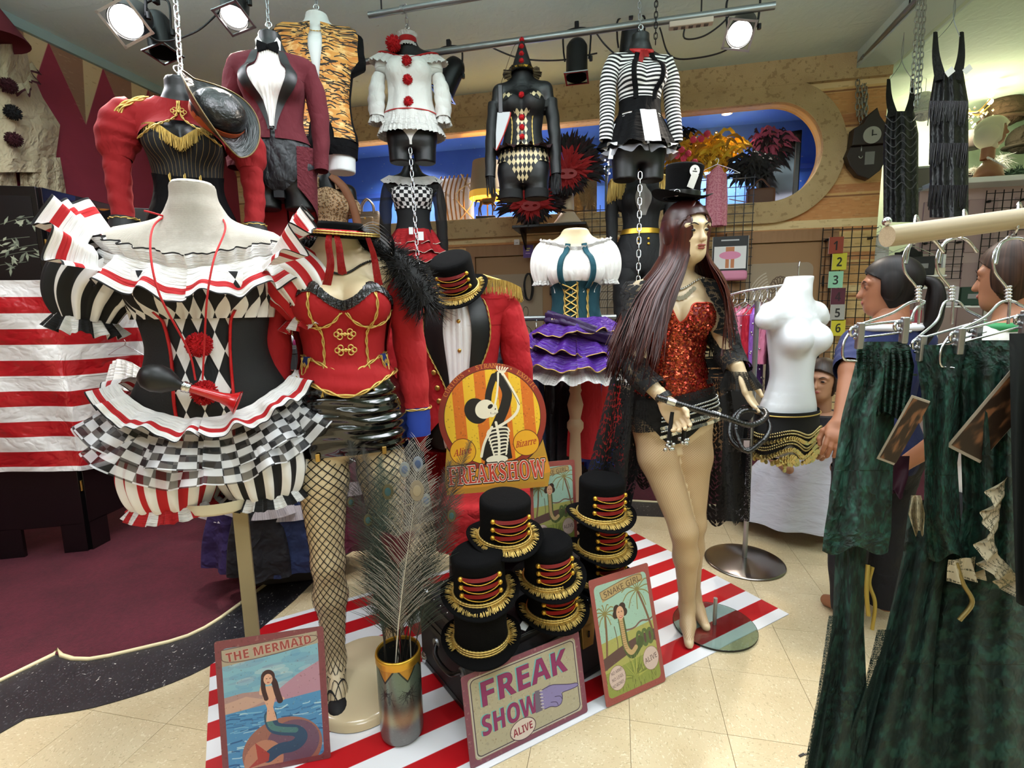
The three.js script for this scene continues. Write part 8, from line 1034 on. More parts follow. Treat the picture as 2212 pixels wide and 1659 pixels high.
// ---------- things in the niche ----------
const SILL = NY0 + 0.0;
{
  const N = (px, z) => onZ(px, 470, z).x, b = thing('handbag', 'taupe leather handbag with two handles in the blue niche', 'handbag', [N(795, -5.15), SILL, -5.15], 0.1), lm = mat(0x7d7468, 0.5, { bumpMap: wrinkleB, bumpScale: 0.004 });
  part('body', grid(40, 20, (u, v) => { const a = u * TAU, q = 1 - 0.25 * v * v; return [sin(a) * 0.17 * q * (1 - 0.06 * v), 0.012 + v * 0.17 * (1 - 0.02 * cos(a * 2)), cos(a) * 0.07 * (1.1 - v * 0.75)]; }, true), lm, b); part('base', xf(ball(1, 0, 0, 0, 16), [0, 0.03, 0], [0, 0, 0], [0.165, 0.028, 0.072]), lm, b); for (const z of [-0.02, 0.02]) part('handle', sweep([[-0.07, 0.16, z], [-0.06, 0.25, z], [0, 0.31, z], [0.06, 0.25, z], [0.07, 0.16, z]], 0.008, 30, 8), lm, b); part('pocket', rbox(0.16, 0.09, 0.03, 0.012, 0, 0.07, 0.065), lm, b); part('clasp', rbox(0.018, 0.022, 0.01, 0.003, 0, 0.1, 0.084), brass, b, 'brass clasp');
  const w = thing('slatted_chair', 'folded bent wood slatted chair leaning in the blue niche', 'chair', [N(985, -5.25), SILL, -5.25], 0.35), wd = mat(0xa97e48, 0.5); for (let i = 0; i < 7; i++) part('slat', sweep([[-0.16 + i * 0.042, 0.006, 0.02 * i], [-0.19 + i * 0.045, 0.3, 0.02 * i], [-0.14 + i * 0.045, 0.5, 0.02 * i - 0.03]], 0.014, 14, 6, { flat: 0.7 }), wd, w); part('white_edge', [wire([[0.02, 0.02, 0.14], [0.18, 0.25, 0.12], [0.06, 0.5, 0.1]], 0.007), wire([[0.2, 0.02, 0.12], [0.0, 0.28, 0.14], [0.2, 0.44, 0.1]], 0.007)], cream, w);
  const cu = thing('tufted_cushion', 'grey tufted cushion behind the wooden slats', 'cushion', [N(985, -5.6), SILL, -5.6]); part('cushion', xf(new RoundedBoxGeometry(0.42, 0.55, 0.12, 4, 0.05), [0, 0.3, 0]), mat(0x8d8f98, 0.6), cu); for (const [x, y] of [[-0.1, 0.42], [0.1, 0.42], [0, 0.34], [-0.1, 0.26], [0.1, 0.26]]) part('button', ball(0.012, x, y, 0.06, 8), mat(0x70727c, 0.5), cu);
  const lp = thing('table_lamp', 'lamp with taupe shade glowing yellow inside in the blue niche', 'lamp', [N(1052, -5.2), SILL, -5.2]); part('shade', lathe([[0.175, 0.3], [0.17, 0.33], [0.135, 0.6], [0.13, 0.61]], 24), mat(0x978a74, 0.8), lp); part('shade_trim', lathe([[0.178, 0.245], [0.18, 0.26], [0.175, 0.31]], 24), mat(0xe8c45a, 0.7, { emissive: 0xe0a028, emissiveIntensity: 0.5 }), lp, 'glowing yellow trim'); part('stem', cyl(0.008, 0.008, 0.3, 0, 0.15, -0.03), brass, lp); part('foot', lathe([[0, 0.02], [0.05, 0.015], [0.06, 0.001], [0, 0.001]], 20).translate(0, 0, -0.03), brass, lp); part('bulb', ball(0.035, 0, 0.36, 0, 12), mat(0xffffff, 0.5, { emissive: 0xffc46a, emissiveIntensity: 6 }), lp); { const l = new THREE.PointLight(0xffb85a, 0.9); l.position.set(lp.position.x, SILL + 0.36, -5.2); l.castShadow = true; l.shadow.radius = 1.5; scene.add(l); }
  const ho = thing('horse_figurine', 'bronze prancing horse figurine on a black stand in the blue niche', 'figurine', [N(1053, -5.06), SILL, -5.06], 0.1), br = mat(0x6d5430, 0.4, { metalness: 0.5 }); part('horse', nets((x, y, z) => { let d = sdEll(x, y - 0.19, z, 0.075, 0.035, 0.028); d = smin(d, sdCone(x, y, z, [0.055, 0.2, 0, 0.026], [0.085, 0.255, 0, 0.016]), 0.02); d = smin(d, sdCone(x, y, z, [0.083, 0.26, 0, 0.016], [0.115, 0.235, 0, 0.009]), 0.01); for (const [a, b2, c] of [[[0.05, 0.18, 0.015, 0.014], [0.085, 0.14, 0.015, 0.008], [0.07, 0.1, 0.015, 0.007]], [[0.05, 0.18, -0.015, 0.014], [0.055, 0.12, -0.015, 0.008], [0.05, 0.055, -0.015, 0.007]], [[-0.055, 0.18, 0.016, 0.017], [-0.07, 0.12, 0.016, 0.009], [-0.06, 0.055, 0.016, 0.007]], [[-0.055, 0.18, -0.016, 0.017], [-0.085, 0.125, -0.016, 0.009], [-0.09, 0.055, -0.016, 0.007]], [[-0.07, 0.205, 0, 0.008], [-0.11, 0.2, 0, 0.009], [-0.125, 0.14, 0, 0.004]]]) d = smin(d, smin(sdCone(x, y, z, a, b2), sdCone(x, y, z, b2, c), 0.006), 0.012); return d; }, [-0.15, 0.03, -0.06], [0.15, 0.3, 0.06], 0.006), br, ho); part('stand', [rbox(0.2, 0.03, 0.09, 0.01, -0.015, 0.03, 0), rbox(0.14, 0.015, 0.07, 0.005, -0.015, 0.008, 0)], blackPlastic, ho);
  const tb = thing('tote_bag', 'gold brown tote bag with chain handle hanging in the blue niche', 'bag', [N(1246, -5.3), SILL, -5.3], 0.05); part('bag', grid(20, 14, (u, v) => [(u - 0.5) * 0.4, 0.02 + 0.55 * v, 0.05 * sin(PI * u) + 0.01 * sin(u * 20 + v * 7)]), mat(0x6e5a3a, 0.45, { metalness: 0.3, bumpMap: wrinkleB, bumpScale: 0.01 }), tb); part('bag_back', grid(4, 4, (u, v) => [(u - 0.5) * 0.4, 0.02 + 0.55 * v, -0.03]), mat(0x2a2218, 0.6), tb); part('black_edge', rbox(0.41, 0.05, 0.05, 0.02, 0, 0.56, 0.01), blackLeather, tb); part('handle', [wire([[-0.1, 0.57, 0.02], [-0.05, 0.7, 0.02], [0, 0.8, 0.02], [0.05, 0.7, 0.02], [0.1, 0.57, 0.02]], 0.008, 40)], blackMetal, tb);
  const mh = (px, py, z, R, cols, lab, n, nm = 'feather_headdress') => { const t = thing(nm, lab, nm.includes('wig') ? 'wig' : 'headdress', onZ(px, py, z)); cols.forEach((c, ci) => { const gs = []; for (let i = 0; i < n; i++) { const a = rnd(TAU), d = V(cos(a), sin(a) * 0.6, rnd(0, 0.5)), q = V(rnd(-1, 1) * R[0] * 0.7, rnd(-1, 1) * R[1] * 0.6, rnd(-0.04, 0.05)), l = rnd(0.08, 0.18); gs.push(blade([q, q.clone().addScaledVector(d, l * 0.6).add(V(0, 0.02, 0)), q.clone().addScaledVector(d, l).add(V(0, -0.04, 0.02))], rnd(0.009, 0.02), { n: 4, up: V(0, 0, 1) })); } stuff(part('feathers', gs, mat(c, 0.7), t)); }); part('frame', xf(ball(1, 0, 0, 0, 14), [0, 0, -0.06], [0, 0, 0], [R[0] * 0.75, R[1] * 0.6, 0.05]), mat(cols[0], 0.8), t); return t; };
  reseed(140); const hd = mh(1520, 335, -5.3, [0.42, 0.24], [0xc99a12, 0xd9b428, 0x8f6a10], 'yellow feather headdress with pink flowers in the blue niche', 120); for (const [x, y] of [[-0.12, 0.1], [-0.05, 0.1], [-0.26, -0.03], [-0.2, -0.06], [-0.16, -0.02], [0.0, 0.14], [-0.22, 0.02], [-0.1, -0.1]]) part('pink_flower', pompom(0.035, 60).translate(x, y, 0.16), mat(0xd8466a, 0.8), hd); mh(1462, 300, -5.35, [0.12, 0.08], [0x121214], 'black ostrich feathers beside the yellow headdress', 90); mh(1622, 365, -5.2, [0.14, 0.16], [0x0f0f11, 0x17171a], 'black plume headdress beside the dark frame', 110); mh(1660, 310, -5.35, [0.14, 0.13], [0xa8506e, 0x241018], 'pink and black fluffy wig in the blue niche', 100, 'fluffy_wig'); mh(1420, 400, -5.1, [0.1, 0.1], [0x131212, 0x4a3a18], 'black and gold plume beside the hat', 70);
  const fr = thing('framed_mirror', 'black framed mirror at the end of the blue niche', 'mirror', [N(1675, -5.55), SILL, -5.55], -0.25); part('frame', [rbox(0.05, 0.75, 0.04, 0.01, -0.16, 0.375, 0), rbox(0.05, 0.75, 0.04, 0.01, 0.16, 0.375, 0), rbox(0.37, 0.05, 0.04, 0.01, 0, 0.025, 0), rbox(0.37, 0.05, 0.04, 0.01, 0, 0.725, 0)], blackPlastic, fr); part('glass', box(0.3, 0.68, 0.006, 0, 0.375, -0.01), mat(0x3a3a3e, 0.08, { metalness: 0.9 }), fr); const bb = thing('brown_bag', 'small brown bag under the black plumes', 'bag', [N(1640, -5.12), SILL, -5.12]); part('body', xf(new RoundedBoxGeometry(0.24, 0.16, 0.1, 3, 0.03), [0, 0.08, 0]), mat(0x5a3a26, 0.6), bb); part('strap', sweep([[-0.09, 0.15, 0], [0, 0.24, 0], [0.09, 0.15, 0]], 0.008, 16, 6), mat(0x4a2e1e, 0.6), bb);
  garment('pink_blouse', 'pink printed blouse hanging beside the black hat', 'blouse', onZ(1549, 360, -4.83), 0.16, 0.5, mat(0xffffff, 0.7, { map: tex(64, 64, (u, v) => vn(u * 16, v * 16, 16, 4) > 0.55 ? rgb(0xc26a80) : rgb(0xd8909f), 0.12) }), { flare: 1.15, depth: 0.05 });
  const vz = thing('star_lights', 'string of tiny white lights in the blue niche', 'lights', onZ(1312, 330, -5.25)); stuff(part('bulbs', Array.from({ length: 16 }, (_, i) => ball(0.009, rnd(-0.03, 0.03), 0.09 - i * 0.02, rnd(-0.02, 0.02), 6)), mat(0xffffff, 0.4, { emissive: 0xeaf2ff, emissiveIntensity: 4 }), vz)); part('cord', wire([[0, 0.12, 0], [0.02, -0.1, 0], [-0.01, -0.4, 0], [0.02, -0.7, 0]], 0.004, 20), white, vz); const gt = thing('metal_stand', 'grey metal frame stand beside the bodysuit', 'stand', [N(1322, -5.1), SILL, -5.1]); part('frame', [box(0.02, 0.45, 0.02, -0.06, 0.226, 0), box(0.02, 0.45, 0.02, 0.06, 0.226, 0), box(0.14, 0.02, 0.02, 0, 0.44, 0), box(0.14, 0.02, 0.02, 0, 0.02, 0)], mat(0x5a6468, 0.5, { metalness: 0.5 }), gt);
}
// wall clock with chains
{
  const p = onZ(1872, 300, BACK + 0.06), t = thing('wall_clock', 'dark carved wooden wall clock with white dial', 'clock', [p.x, p.y - 0.03, BACK + 0.05]), wd = mat(0x24140f, 0.5); part('case', extrude([[-0.17, -0.04], [0.17, -0.04], [0.16, 0.12], [0.11, 0.15], [0.06, 0.22], [0.03, 0.3], [-0.04, 0.24], [-0.08, 0.16], [-0.16, 0.12]], 0.09, 0.008), wd, t); part('lower_case', extrude([[-0.17, -0.06], [0.16, -0.06], [0.18, -0.16], [0.12, -0.3], [0.02, -0.38], [-0.08, -0.34], [-0.16, -0.24], [-0.2, -0.14]], 0.06, 0.01), wd, t); part('dial', xf(cyl(0.085, 0.085, 0.008, 0, 0, 0, 28), [0, 0.04, 0.102], [PI / 2, 0, 0]), mat(0x9a988c, 0.5), t, 'pale dial'); part('hands', [box(0.008, 0.06, 0.004, 0.0, 0.06, 0.109), box(0.045, 0.008, 0.004, 0.02, 0.04, 0.109)], blackMetal, t); part('pendulum_window', box(0.09, 0.13, 0.006, 0.01, -0.18, 0.072), mat(0x6a6660, 0.3), t); t.scale.set(0.78, 0.78, 1);
  const S2 = mat(0xb4b6b0, 0.3, { metalness: 0.9 }); for (const [x, y1] of [[1854, 250], [1861, 340], [1868, 270], [1872, 320]]) chain('dull steel chain in the bunch hanging before the wall clock', at(x, 72, 4.2), at(x - 2, y1, 4.15), 1.5, S2, 'chains before the wall clock'); for (const [x, y1] of [[1976, 200], [1984, 230], [1991, 215]]) chain('dull steel chain in the bunch beside the black fringed dresses', at(x + 8, -15, 3.2), at(x - 6, y1, 3.2), 1.1, S2, 'chains beside the black dresses');
}
// ---------- right hand room ----------
{
  const dress = (label, px0, px1, py0, py1, d, m, strap, fr) => { const c = at((px0 + px1) / 2, (py0 + py1) / 2, d), t = thing('black_dress', label, 'dress', c), Q = (x, y, z = 0) => at(x, y, d - z).sub(c); const w = px1 - px0; part('dress', grid(24, 30, (u, v) => { const y = lerp(py0 + strap, py1, v), k = v < 0.2 ? lerp(0.75, 1, v / 0.2) : 1, q = Q(lerp(px0, px1, 0.5 + (u - 0.5) * k), y, 0.05 * sin(PI * u) + 0.01 * sin(u * 22)); return [q.x, q.y, q.z, u * 0.3, v]; }), m, t); for (const k of [0.16, 0.84]) part('strap', blade([Q(px0 + w * k, py0), Q(px0 + w * (0.5 + (k - 0.5) * 0.95), py0 + strap * 0.6, 0.03), Q(px0 + w * (0.5 + (k - 0.5) * 0.6), py0 + strap * 1.15, 0.045)], 0.022, { n: 8, prof: (q) => 0.5 + 0.9 * q, up: V(0, 0, 1) }), m, t); if (fr) stuff(part('beaded_fringe', [0, 1, 2].map((r) => fringe(Array.from({ length: 8 }, (_, i) => Q(lerp(px0, px1, i / 7), lerp(py0 + strap + 60, py1 - 70, r / 2), 0.06)), fr, 44, 0.003, 0.06)), mat(0x1d1b1c, 0.25, { metalness: 0.3 }), t)); return t; };
  reseed(150); const d1 = dress('black beaded dress hanging beside the wall end', 1908, 1984, 170, 480, 3.6, mat(0x09090b, 0.5, { bumpMap: wrinkleB, bumpScale: 0.012 }), 70); part('swag_beading', Array.from({ length: 9 }, (_, i) => { const y = 250 + i * 18; return sweep([at(1912, y, 3.55), at(1930, y + 14, 3.53), at(1948, y, 3.52), at(1966, y + 14, 3.53), at(1980, y, 3.55)].map((p) => p.sub(d1.position)), 0.003, 24, 4); }), mat(0x55555a, 0.4), d1); for (const x of [1920, 1972]) part('hanging_wire', wire([at(x, 175, 3.6).sub(d1.position), at(1948, 130, 3.62).sub(d1.position), V(at(1948, 130, 3.62).x, CEIL - 0.13, at(1948, 130, 3.62).z).sub(d1.position)], 0.002), steel, d1); const d2 = dress('black flapper dress with sparkling fringe hanging from the ceiling', 2008, 2092, 68, 470, 3.0, mat(0x121113, 0.5, { bumpMap: wrinkleB, bumpScale: 0.01 }), 90, 0.13); for (const [x, y] of [[2052, 155], [2090, 150]]) part('paper_tag', xf(box(0.05, 0.035, 0.001), at(x, y, 2.9).sub(d2.position), [0, 0.2, 0.7]), white, d2); for (const x of [2020, 2078]) part('hanging_wire', wire([at(x, 90, 3.0).sub(d2.position), at(2060, 40, 3.0).sub(d2.position), at(2064, -20, 3.0).sub(d2.position)], 0.002), steel, d2);
  // pale shutters and partition
  const wz = -5.9, pinkM = mat(0xc9aeac, 0.7), sh = thing('pink_partition', 'whitewashed pink panelled partition behind the rack', 'partition', [onZ(2090, 600, wz).x, 0, wz]); part('board', box(1.5, 2.45, 0.06, 0.25, 1.23, 0), pinkM, sh); for (let i = 0; i < 4; i++) part('raised_panel', [rbox(0.24, 0.5, 0.02, 0.006, -0.34 + i * 0.38, 2.1, 0.035), rbox(0.24, 0.7, 0.02, 0.006, -0.34 + i * 0.38, 1.4, 0.035)], mat(0xb89c9c, 0.7), sh); part('shelf_top', rbox(2.2, 0.05, 0.5, 0.01, 0.6, 2.48, 0.05), white, sh);
  gridPanel('wire grid on the pink partition', onZ(2110, 500, wz).x, onZ(2200, 500, wz).x, 1.55, 2.42, wz + 0.08, 0.07); gridPanel('wire grid low on the pink partition', onZ(1985, 500, wz).x, onZ(2075, 500, wz).x, 1.6, 2.05, wz + 0.08, 0.07);
  const hx = onZ(2140, 330, -5.75), hd = thing('wig_head', 'dark mannequin head with white bobbed wig and pearls', 'mannequin head', [hx.x, 2.505, -5.75], 0.9); part('head', [headGeo(0.006, [0, -0.22, -0.02, 0.055]).translate(0, 0.42, 0), xf(lathe([[0, 0.16], [0.06, 0.17], [0.13, 0.1], [0.17, 0.0], [0, 0]], 24), [0, 0, 0], [0, 0, 0], [1, 1, 0.7])], mat(0x9a6a4c, 0.5), hd); part('wig', nets((x, y, z) => { const q = headSDF(x, y, z) - 0.028, k = hypot(x / 1.1, (y + 0.02) / 1.1, z + 0.02) - 0.115; return max(max(min(q, k), -(headSDF(x, y, z) - 0.004)), max(z - 0.05 - max(0, y - 0.04) * 3 + (abs(x) > 0.06 ? -0.03 : 0), -y - 0.15)); }, [-0.15, -0.17, -0.17], [0.15, 0.17, 0.17], 0.007).translate(0, 0.42, 0), mat(0xd8d2b4, 0.6), hd, 'white bobbed wig'); stuff(part('pearls', Array.from({ length: 36 }, (_, i) => { const a = i / 36 * TAU; return ball(0.009, sin(a) * 0.1, 0.14 - 0.06 * cos(a), 0.05 + 0.07 * cos(a), 6); }), white, hd));
  const boa = thing('feather_boa', 'white feather boa draped below the white wig', 'boa', at(2110, 390, 5.6)); stuff(part('feathers', furTube([[0.22, 0.22, 0], [0.1, 0.1, 0.05], [0.0, -0.05, 0.05], [-0.1, -0.25, 0.05], [-0.13, -0.45, 0.05]], 0.09, 1500, 0.1, 0.004, 0.4), mat(0xd9dcd8, 0.8), boa)); const wr = thing('green_wreath', 'dark green wreath with pale ribbon on the partition grid', 'wreath', at(2195, 405, 5.5)); stuff(part('leaves', furTube(Array.from({ length: 13 }, (_, i) => { const a = i / 12 * TAU; return V(0.16 * cos(a), 0.16 * sin(a), 0); }), 0.06, 700, 0.07, 0.006, 0.1), mat(0x1f3a2c, 0.8), wr)); part('ribbon', sweep([[-0.05, -0.05, 0.09], [0.03, -0.1, 0.09], [0.1, -0.02, 0.09]], 0.012, 16, 6, { flat: 0.4 }), cream, wr);
  const bh = (lab, px, py, d, s, c) => { const t = thing('fur_hat', lab, 'hat', at(px, py, d)); part('crown', xf(ball(1, 0, 0, 0, 20), [0, 0, 0], [0, 0, 0.2], s), mat(c, 0.9, { bumpMap: wrinkleB, bumpScale: 0.02 }), t); part('brim', xf(new THREE.TorusGeometry(1, 0.18, 8, 28), [0, -s[1] * 0.5, 0], [PI / 2, 0, 0], [s[0], s[2], s[1] * 0.6]), mat(c, 0.8), t); return t; }; bh('large brown fur hat on the partition shelf', 2170, 240, 5.5, [0.2, 0.17, 0.16], 0x4c3a24); bh('black and gold hat at the end of the partition shelf', 2215, 300, 5.4, [0.17, 0.15, 0.14], 0x2a2414); { const t = bh('round white globe shape hung between the black dresses', 1996, 230, 5.0, [0.12, 0.14, 0.1], 0xc9cac4); part('cord', wire([[0, 0.13, 0], [0, CEIL + 0.15 - t.position.y, 0]], 0.003), white, t); }  // the last one, on its cord, is a white globe shape, no hat
  const hb = thing('wicker_basket', 'dark basket with looped handle behind the sparkling dress', 'basket', at(2100, 300, 5.5)); part('body', lathe([[0, -0.1], [0.12, -0.1], [0.15, 0.06], [0.14, 0.07]], 20), mat(0x2c2620, 0.7), hb); part('handle', sweep([[-0.13, 0.05, 0], [-0.08, 0.22, 0], [0.04, 0.26, 0], [0.13, 0.05, 0]], 0.022, 24, 8), mat(0x3a322a, 0.6), hb); const bk = thing('dark_wig', 'dark wig with white fur trim beside the sparkling dress', 'wig', V(at(2096, 345, 5.75).x, 2.68, at(2096, 345, 5.75).z)); part('hair', xf(ball(1, 0, 0, 0, 16), [0, 0, 0], [0, 0, 0], [0.1, 0.17, 0.1]), mat(0x1c1a1c, 0.5), bk); stuff(part('fur_trim', furTube([[-0.1, 0.12, 0.05], [0, 0.19, 0.06], [0.1, 0.1, 0.06], [0.11, -0.05, 0.06]], 0.045, 320, 0.04, 0.004, 0.2), mat(0xd0ccc0, 0.8), bk));
  { const p = at(2080, 238, 5.3), t = thing('chandelier', 'sparkling crystal chandelier in the pale green room', 'chandelier', p); part('stem', wire([[0, 0.1, 0], [0, CEIL + 0.14 - p.y, 0]], 0.008), brass, t); for (let i = 0; i < 6; i++) { const a = i / 6 * TAU; part('arm', sweep([[0, 0, 0], [0.14 * cos(a), -0.06, 0.14 * sin(a)], [0.24 * cos(a), 0.02, 0.24 * sin(a)]], 0.008, 12, 6), brass, t); part('bulb', ball(0.028, 0.24 * cos(a), 0.06, 0.24 * sin(a), 8), mat(0xffffff, 0.4, { emissive: 0xffe2b0, emissiveIntensity: 10 }), t); } stuff(part('crystals', Array.from({ length: 80 }, () => { const a = rnd(TAU), r = rnd(0.05, 0.25); return xf(new THREE.OctahedronGeometry(0.016), [r * cos(a), -rnd(0.02, 0.16), r * sin(a)]); }), mat(0xf6ead0, 0.05, { transmission: 0.6, thickness: 0.01 }), t)); const l = new THREE.PointLight(0xfff0d0, 5); l.position.copy(p).add(V(0, -0.22, 0)); l.castShadow = true; l.shadow.radius = 6; scene.add(l); }
  { const t = thing('shadow_box', 'small framed box on the pink partition', 'frame', onZ(1995, 385, -5.85)); part('frame', [rbox(0.2, 0.02, 0.04, 0.004, 0, 0.1, 0), rbox(0.2, 0.02, 0.04, 0.004, 0, -0.1, 0), rbox(0.02, 0.2, 0.04, 0.004, 0.1, 0, 0), rbox(0.02, 0.2, 0.04, 0.004, -0.1, 0, 0)], steel, t); part('picture', box(0.18, 0.18, 0.01), mat(0x6a6660, 0.5), t); }
  // scarves and goods on the grid by the number cards
  const sc = (lab, px, py, w, l, c, d = 4.4) => garment('hanging_scarf', lab, 'scarf', at(px, py, d), w, l, mat(c, 0.7, { bumpMap: wrinkleB, bumpScale: 0.01 }), { depth: 0.03, flare: 0.9, folds: 4 }); sc('red scarf hanging on the wire grid', 1862, 525, 0.13, 0.75, 0xb01c18); sc('yellow and red scarf behind the red scarf', 1878, 530, 0.1, 0.4, 0xc8a02c); sc('white striped cloth hanging above the dark hair', 1900, 505, 0.17, 0.42, 0xd4d4da); sc('black cloth hanging behind the rack', 1965, 535, 0.22, 0.3, 0x121214, 4.4); const goods = []; for (const [x, y, c, lab] of [[1990, 575, 0x17171a, 'black boxed goods under the low wire grid'], [2010, 600, 0xd8d0b4, 'cream boxed goods under the low wire grid'], [2040, 640, 0xc8c0c4, 'pale wrapped goods on the shelf behind the rack'], [2100, 640, 0x1d3a2c, 'dark green beaded goods behind the rack'], [1960, 690, 0xa83a4c, 'red packaged goods on the shelf behind the rack']]) { const t = thing('boxed_goods', lab, 'box', at(x, y, 4.3), -0.2); goods.push(t.position); part('body', rbox(0.18, 0.16, 0.06, 0.01), mat(c, 0.6), t); part('label', box(0.08, 0.04, 0.002, 0, 0, 0.031), mat(0x8a8a8a, 0.6), t); }
  { const p0 = goods[0], t = thing('goods_rack', 'thin white metal shelves holding boxed goods behind the near rack', 'shelves', [p0.x + 0.25, 0, p0.z - 0.14]); for (const p of goods) part('shelf_board', rbox(0.3, 0.014, 0.22, 0.003, p.x - t.position.x, p.y - 0.089, p.z - t.position.z - 0.02), white, t); for (const x of [-0.35, 0.0, 0.35]) part('upright', box(0.02, p0.y + 0.1, 0.02, x, (p0.y + 0.1) / 2 + 0.007, -0.02), white, t); }
}
// ---------- green velvet costumes on the near rack ----------
{
  reseed(160); const A = at(1916, 511, 0.9), B = at(2330, 455, 0.93), rk = thing('wooden_rack', 'near clothes rack with pale wooden bar carrying green velvet costumes', 'rack', A), q = (x, y, d) => at(x, y, d).sub(A), bar = B.clone().sub(A);
  part('bar', sweep([[0, 0, 0], bar.toArray()], 0.0185, 4, 20), mat(0xffffff, 0.55, { map: tex(64, 256, (u, v) => mix(rgb(0xa6967a), rgb(0xbcab8c), vn(u * 30, v * 4, 0, 3)), 0.1, 0.6) }), rk); part('end_cap', ball(0.008, -0.002, 0.026, 0, 10), chrome, rk); part('upright', wire([bar.toArray(), [bar.x, -A.y, bar.z]], 0.018), galv, rk); for (const s of [-1, 1]) part('foot', rbox(0.04, 0.03, 0.5, 0.008, bar.x, -A.y + 0.0155, bar.z), galv, rk);
  const vel = mat(0xffffff, 0.75, { map: tex(512, 512, (u, v) => { const n = fbm(u, v, 9, 4, 71), m = fbm(u, v, 22, 3, 75); return mix(rgb(0x04170f), rgb(0x1a4c3e), sst(0.3, 0.78, n * 0.65 + m * 0.35)); }, 0.3), sheen: 0.6, sheenColor: 0x2f7a64, sheenRoughness: 0.4, bumpMap: wrinkleB, bumpScale: 0.012 }), dk = mat(0xffffff, 0.85, { map: tex(256, 256, (u, v) => mix(rgb(0x08201a), rgb(0x1a4035), sst(0.35, 0.75, fbm(u, v, 12, 4, 81))), 0.3), bumpMap: wrinkleB, bumpScale: 0.012 }), gl = lace(0x0b2721, 0.16), cl = lace(0xb5a98a, 0.05); cl.alphaMap.repeat.set(9, 0.55);
  const sheet = (t, name, rows, d, m, amp = 0.03, folds = 3, lab) => part(name, grid(30, 44, (u, v) => { const f = v * (rows.length - 1), i = min(rows.length - 2, floor(f)), k = f - i, y = lerp(rows[i][0], rows[i + 1][0], k), x0 = lerp(rows[i][1], rows[i + 1][1], k), x1 = lerp(rows[i][2], rows[i + 1][2], k), p = at(lerp(x0, x1, u), y + 9 * sin(u * 9) * (v > 0.96 ? 1 : 0), d - amp * sin(PI * u) - 0.012 * sin(u * TAU * folds + v * 2) * min(1, v * 3)).sub(t.position); return [p.x, p.y, p.z, u * 0.35, v * 0.9]; }), m, t, lab);
  const tube = (t, name, rows, d, m, amp, folds, lab) => { sheet(t, name, rows, d, m, amp, folds, lab); sheet(t, name + '_back', rows, d + 0.03, m, -0.03, folds); };
  const G = (label, p) => thing('velvet_costume', label, 'costume', p);
  const g1 = G('green crushed velvet costume hung nearest the rack end', at(1880, 740, 0.97)); tube(g1, 'velvet_sleeve', [[738, 1858, 1960], [800, 1844, 1955], [900, 1818, 1932], [1050, 1796, 1928], [1150, 1780, 1925], [1190, 1776, 1918]], 0.97, vel, 0.05, 2); tube(g1, 'dark_leg', [[1180, 1805, 1872], [1350, 1798, 1866], [1480, 1776, 1872], [1560, 1760, 1872], [1720, 1732, 1860]], 1.0, dk, 0.03, 2, 'sheer dark green trouser leg'); sheet(g1, 'lace_edge', [[1330, 1790, 1812], [1500, 1766, 1790], [1720, 1726, 1756]], 0.985, gl, 0.01, 1); sheet(g1, 'waist_gathers', [[745, 1850, 1965], [790, 1850, 1975], [900, 1860, 1960]], 0.955, vel, 0.03, 8); part('gold_ties', [wire([q(1885, 1225, 0.94), q(1878, 1260, 0.94), q(1890, 1300, 0.93), q(1884, 1360, 0.93)].map((p) => p.add(A).sub(g1.position)), 0.0035, 20), wire([q(1875, 1220, 0.94), q(1872, 1280, 0.93), q(1876, 1330, 0.93)].map((p) => p.add(A).sub(g1.position)), 0.004, 20)], mat(0x9a8438, 0.4, { metalness: 0.4 }), g1, 'gold cord ties');
  const g2 = G('green velvet costume with lace trousers in the middle of the near rack', at(2020, 740, 1.0)); tube(g2, 'velvet_sleeve', [[745, 1975, 2110], [850, 1990, 2090], [1000, 1998, 2068], [1120, 1995, 2075], [1205, 2005, 2110]], 0.98, vel, 0.05, 2); tube(g2, 'dark_leg', [[1080, 1965, 2070], [1200, 1950, 2060], [1400, 1905, 2040], [1550, 1850, 2035], [1720, 1795, 2035]], 1.02, dk, 0.05, 3, 'sheer dark green flared leg'); sheet(g2, 'lace_edge', [[1360, 1895, 1925], [1500, 1862, 1900], [1720, 1785, 1850]], 1.0, gl, 0.01, 1); sheet(g2, 'cream_lace', [[1070, 1968, 1990], [1110, 1962, 1998], [1150, 1975, 1995]], 0.95, cl, 0.01, 2, 'cream lace trim'); sheet(g2, 'wine_lining', [[985, 1900, 1965], [1030, 1898, 1962], [1070, 1910, 1950]], 1.02, mat(0x3a1024, 0.7), 0.02, 1, 'wine red lining');
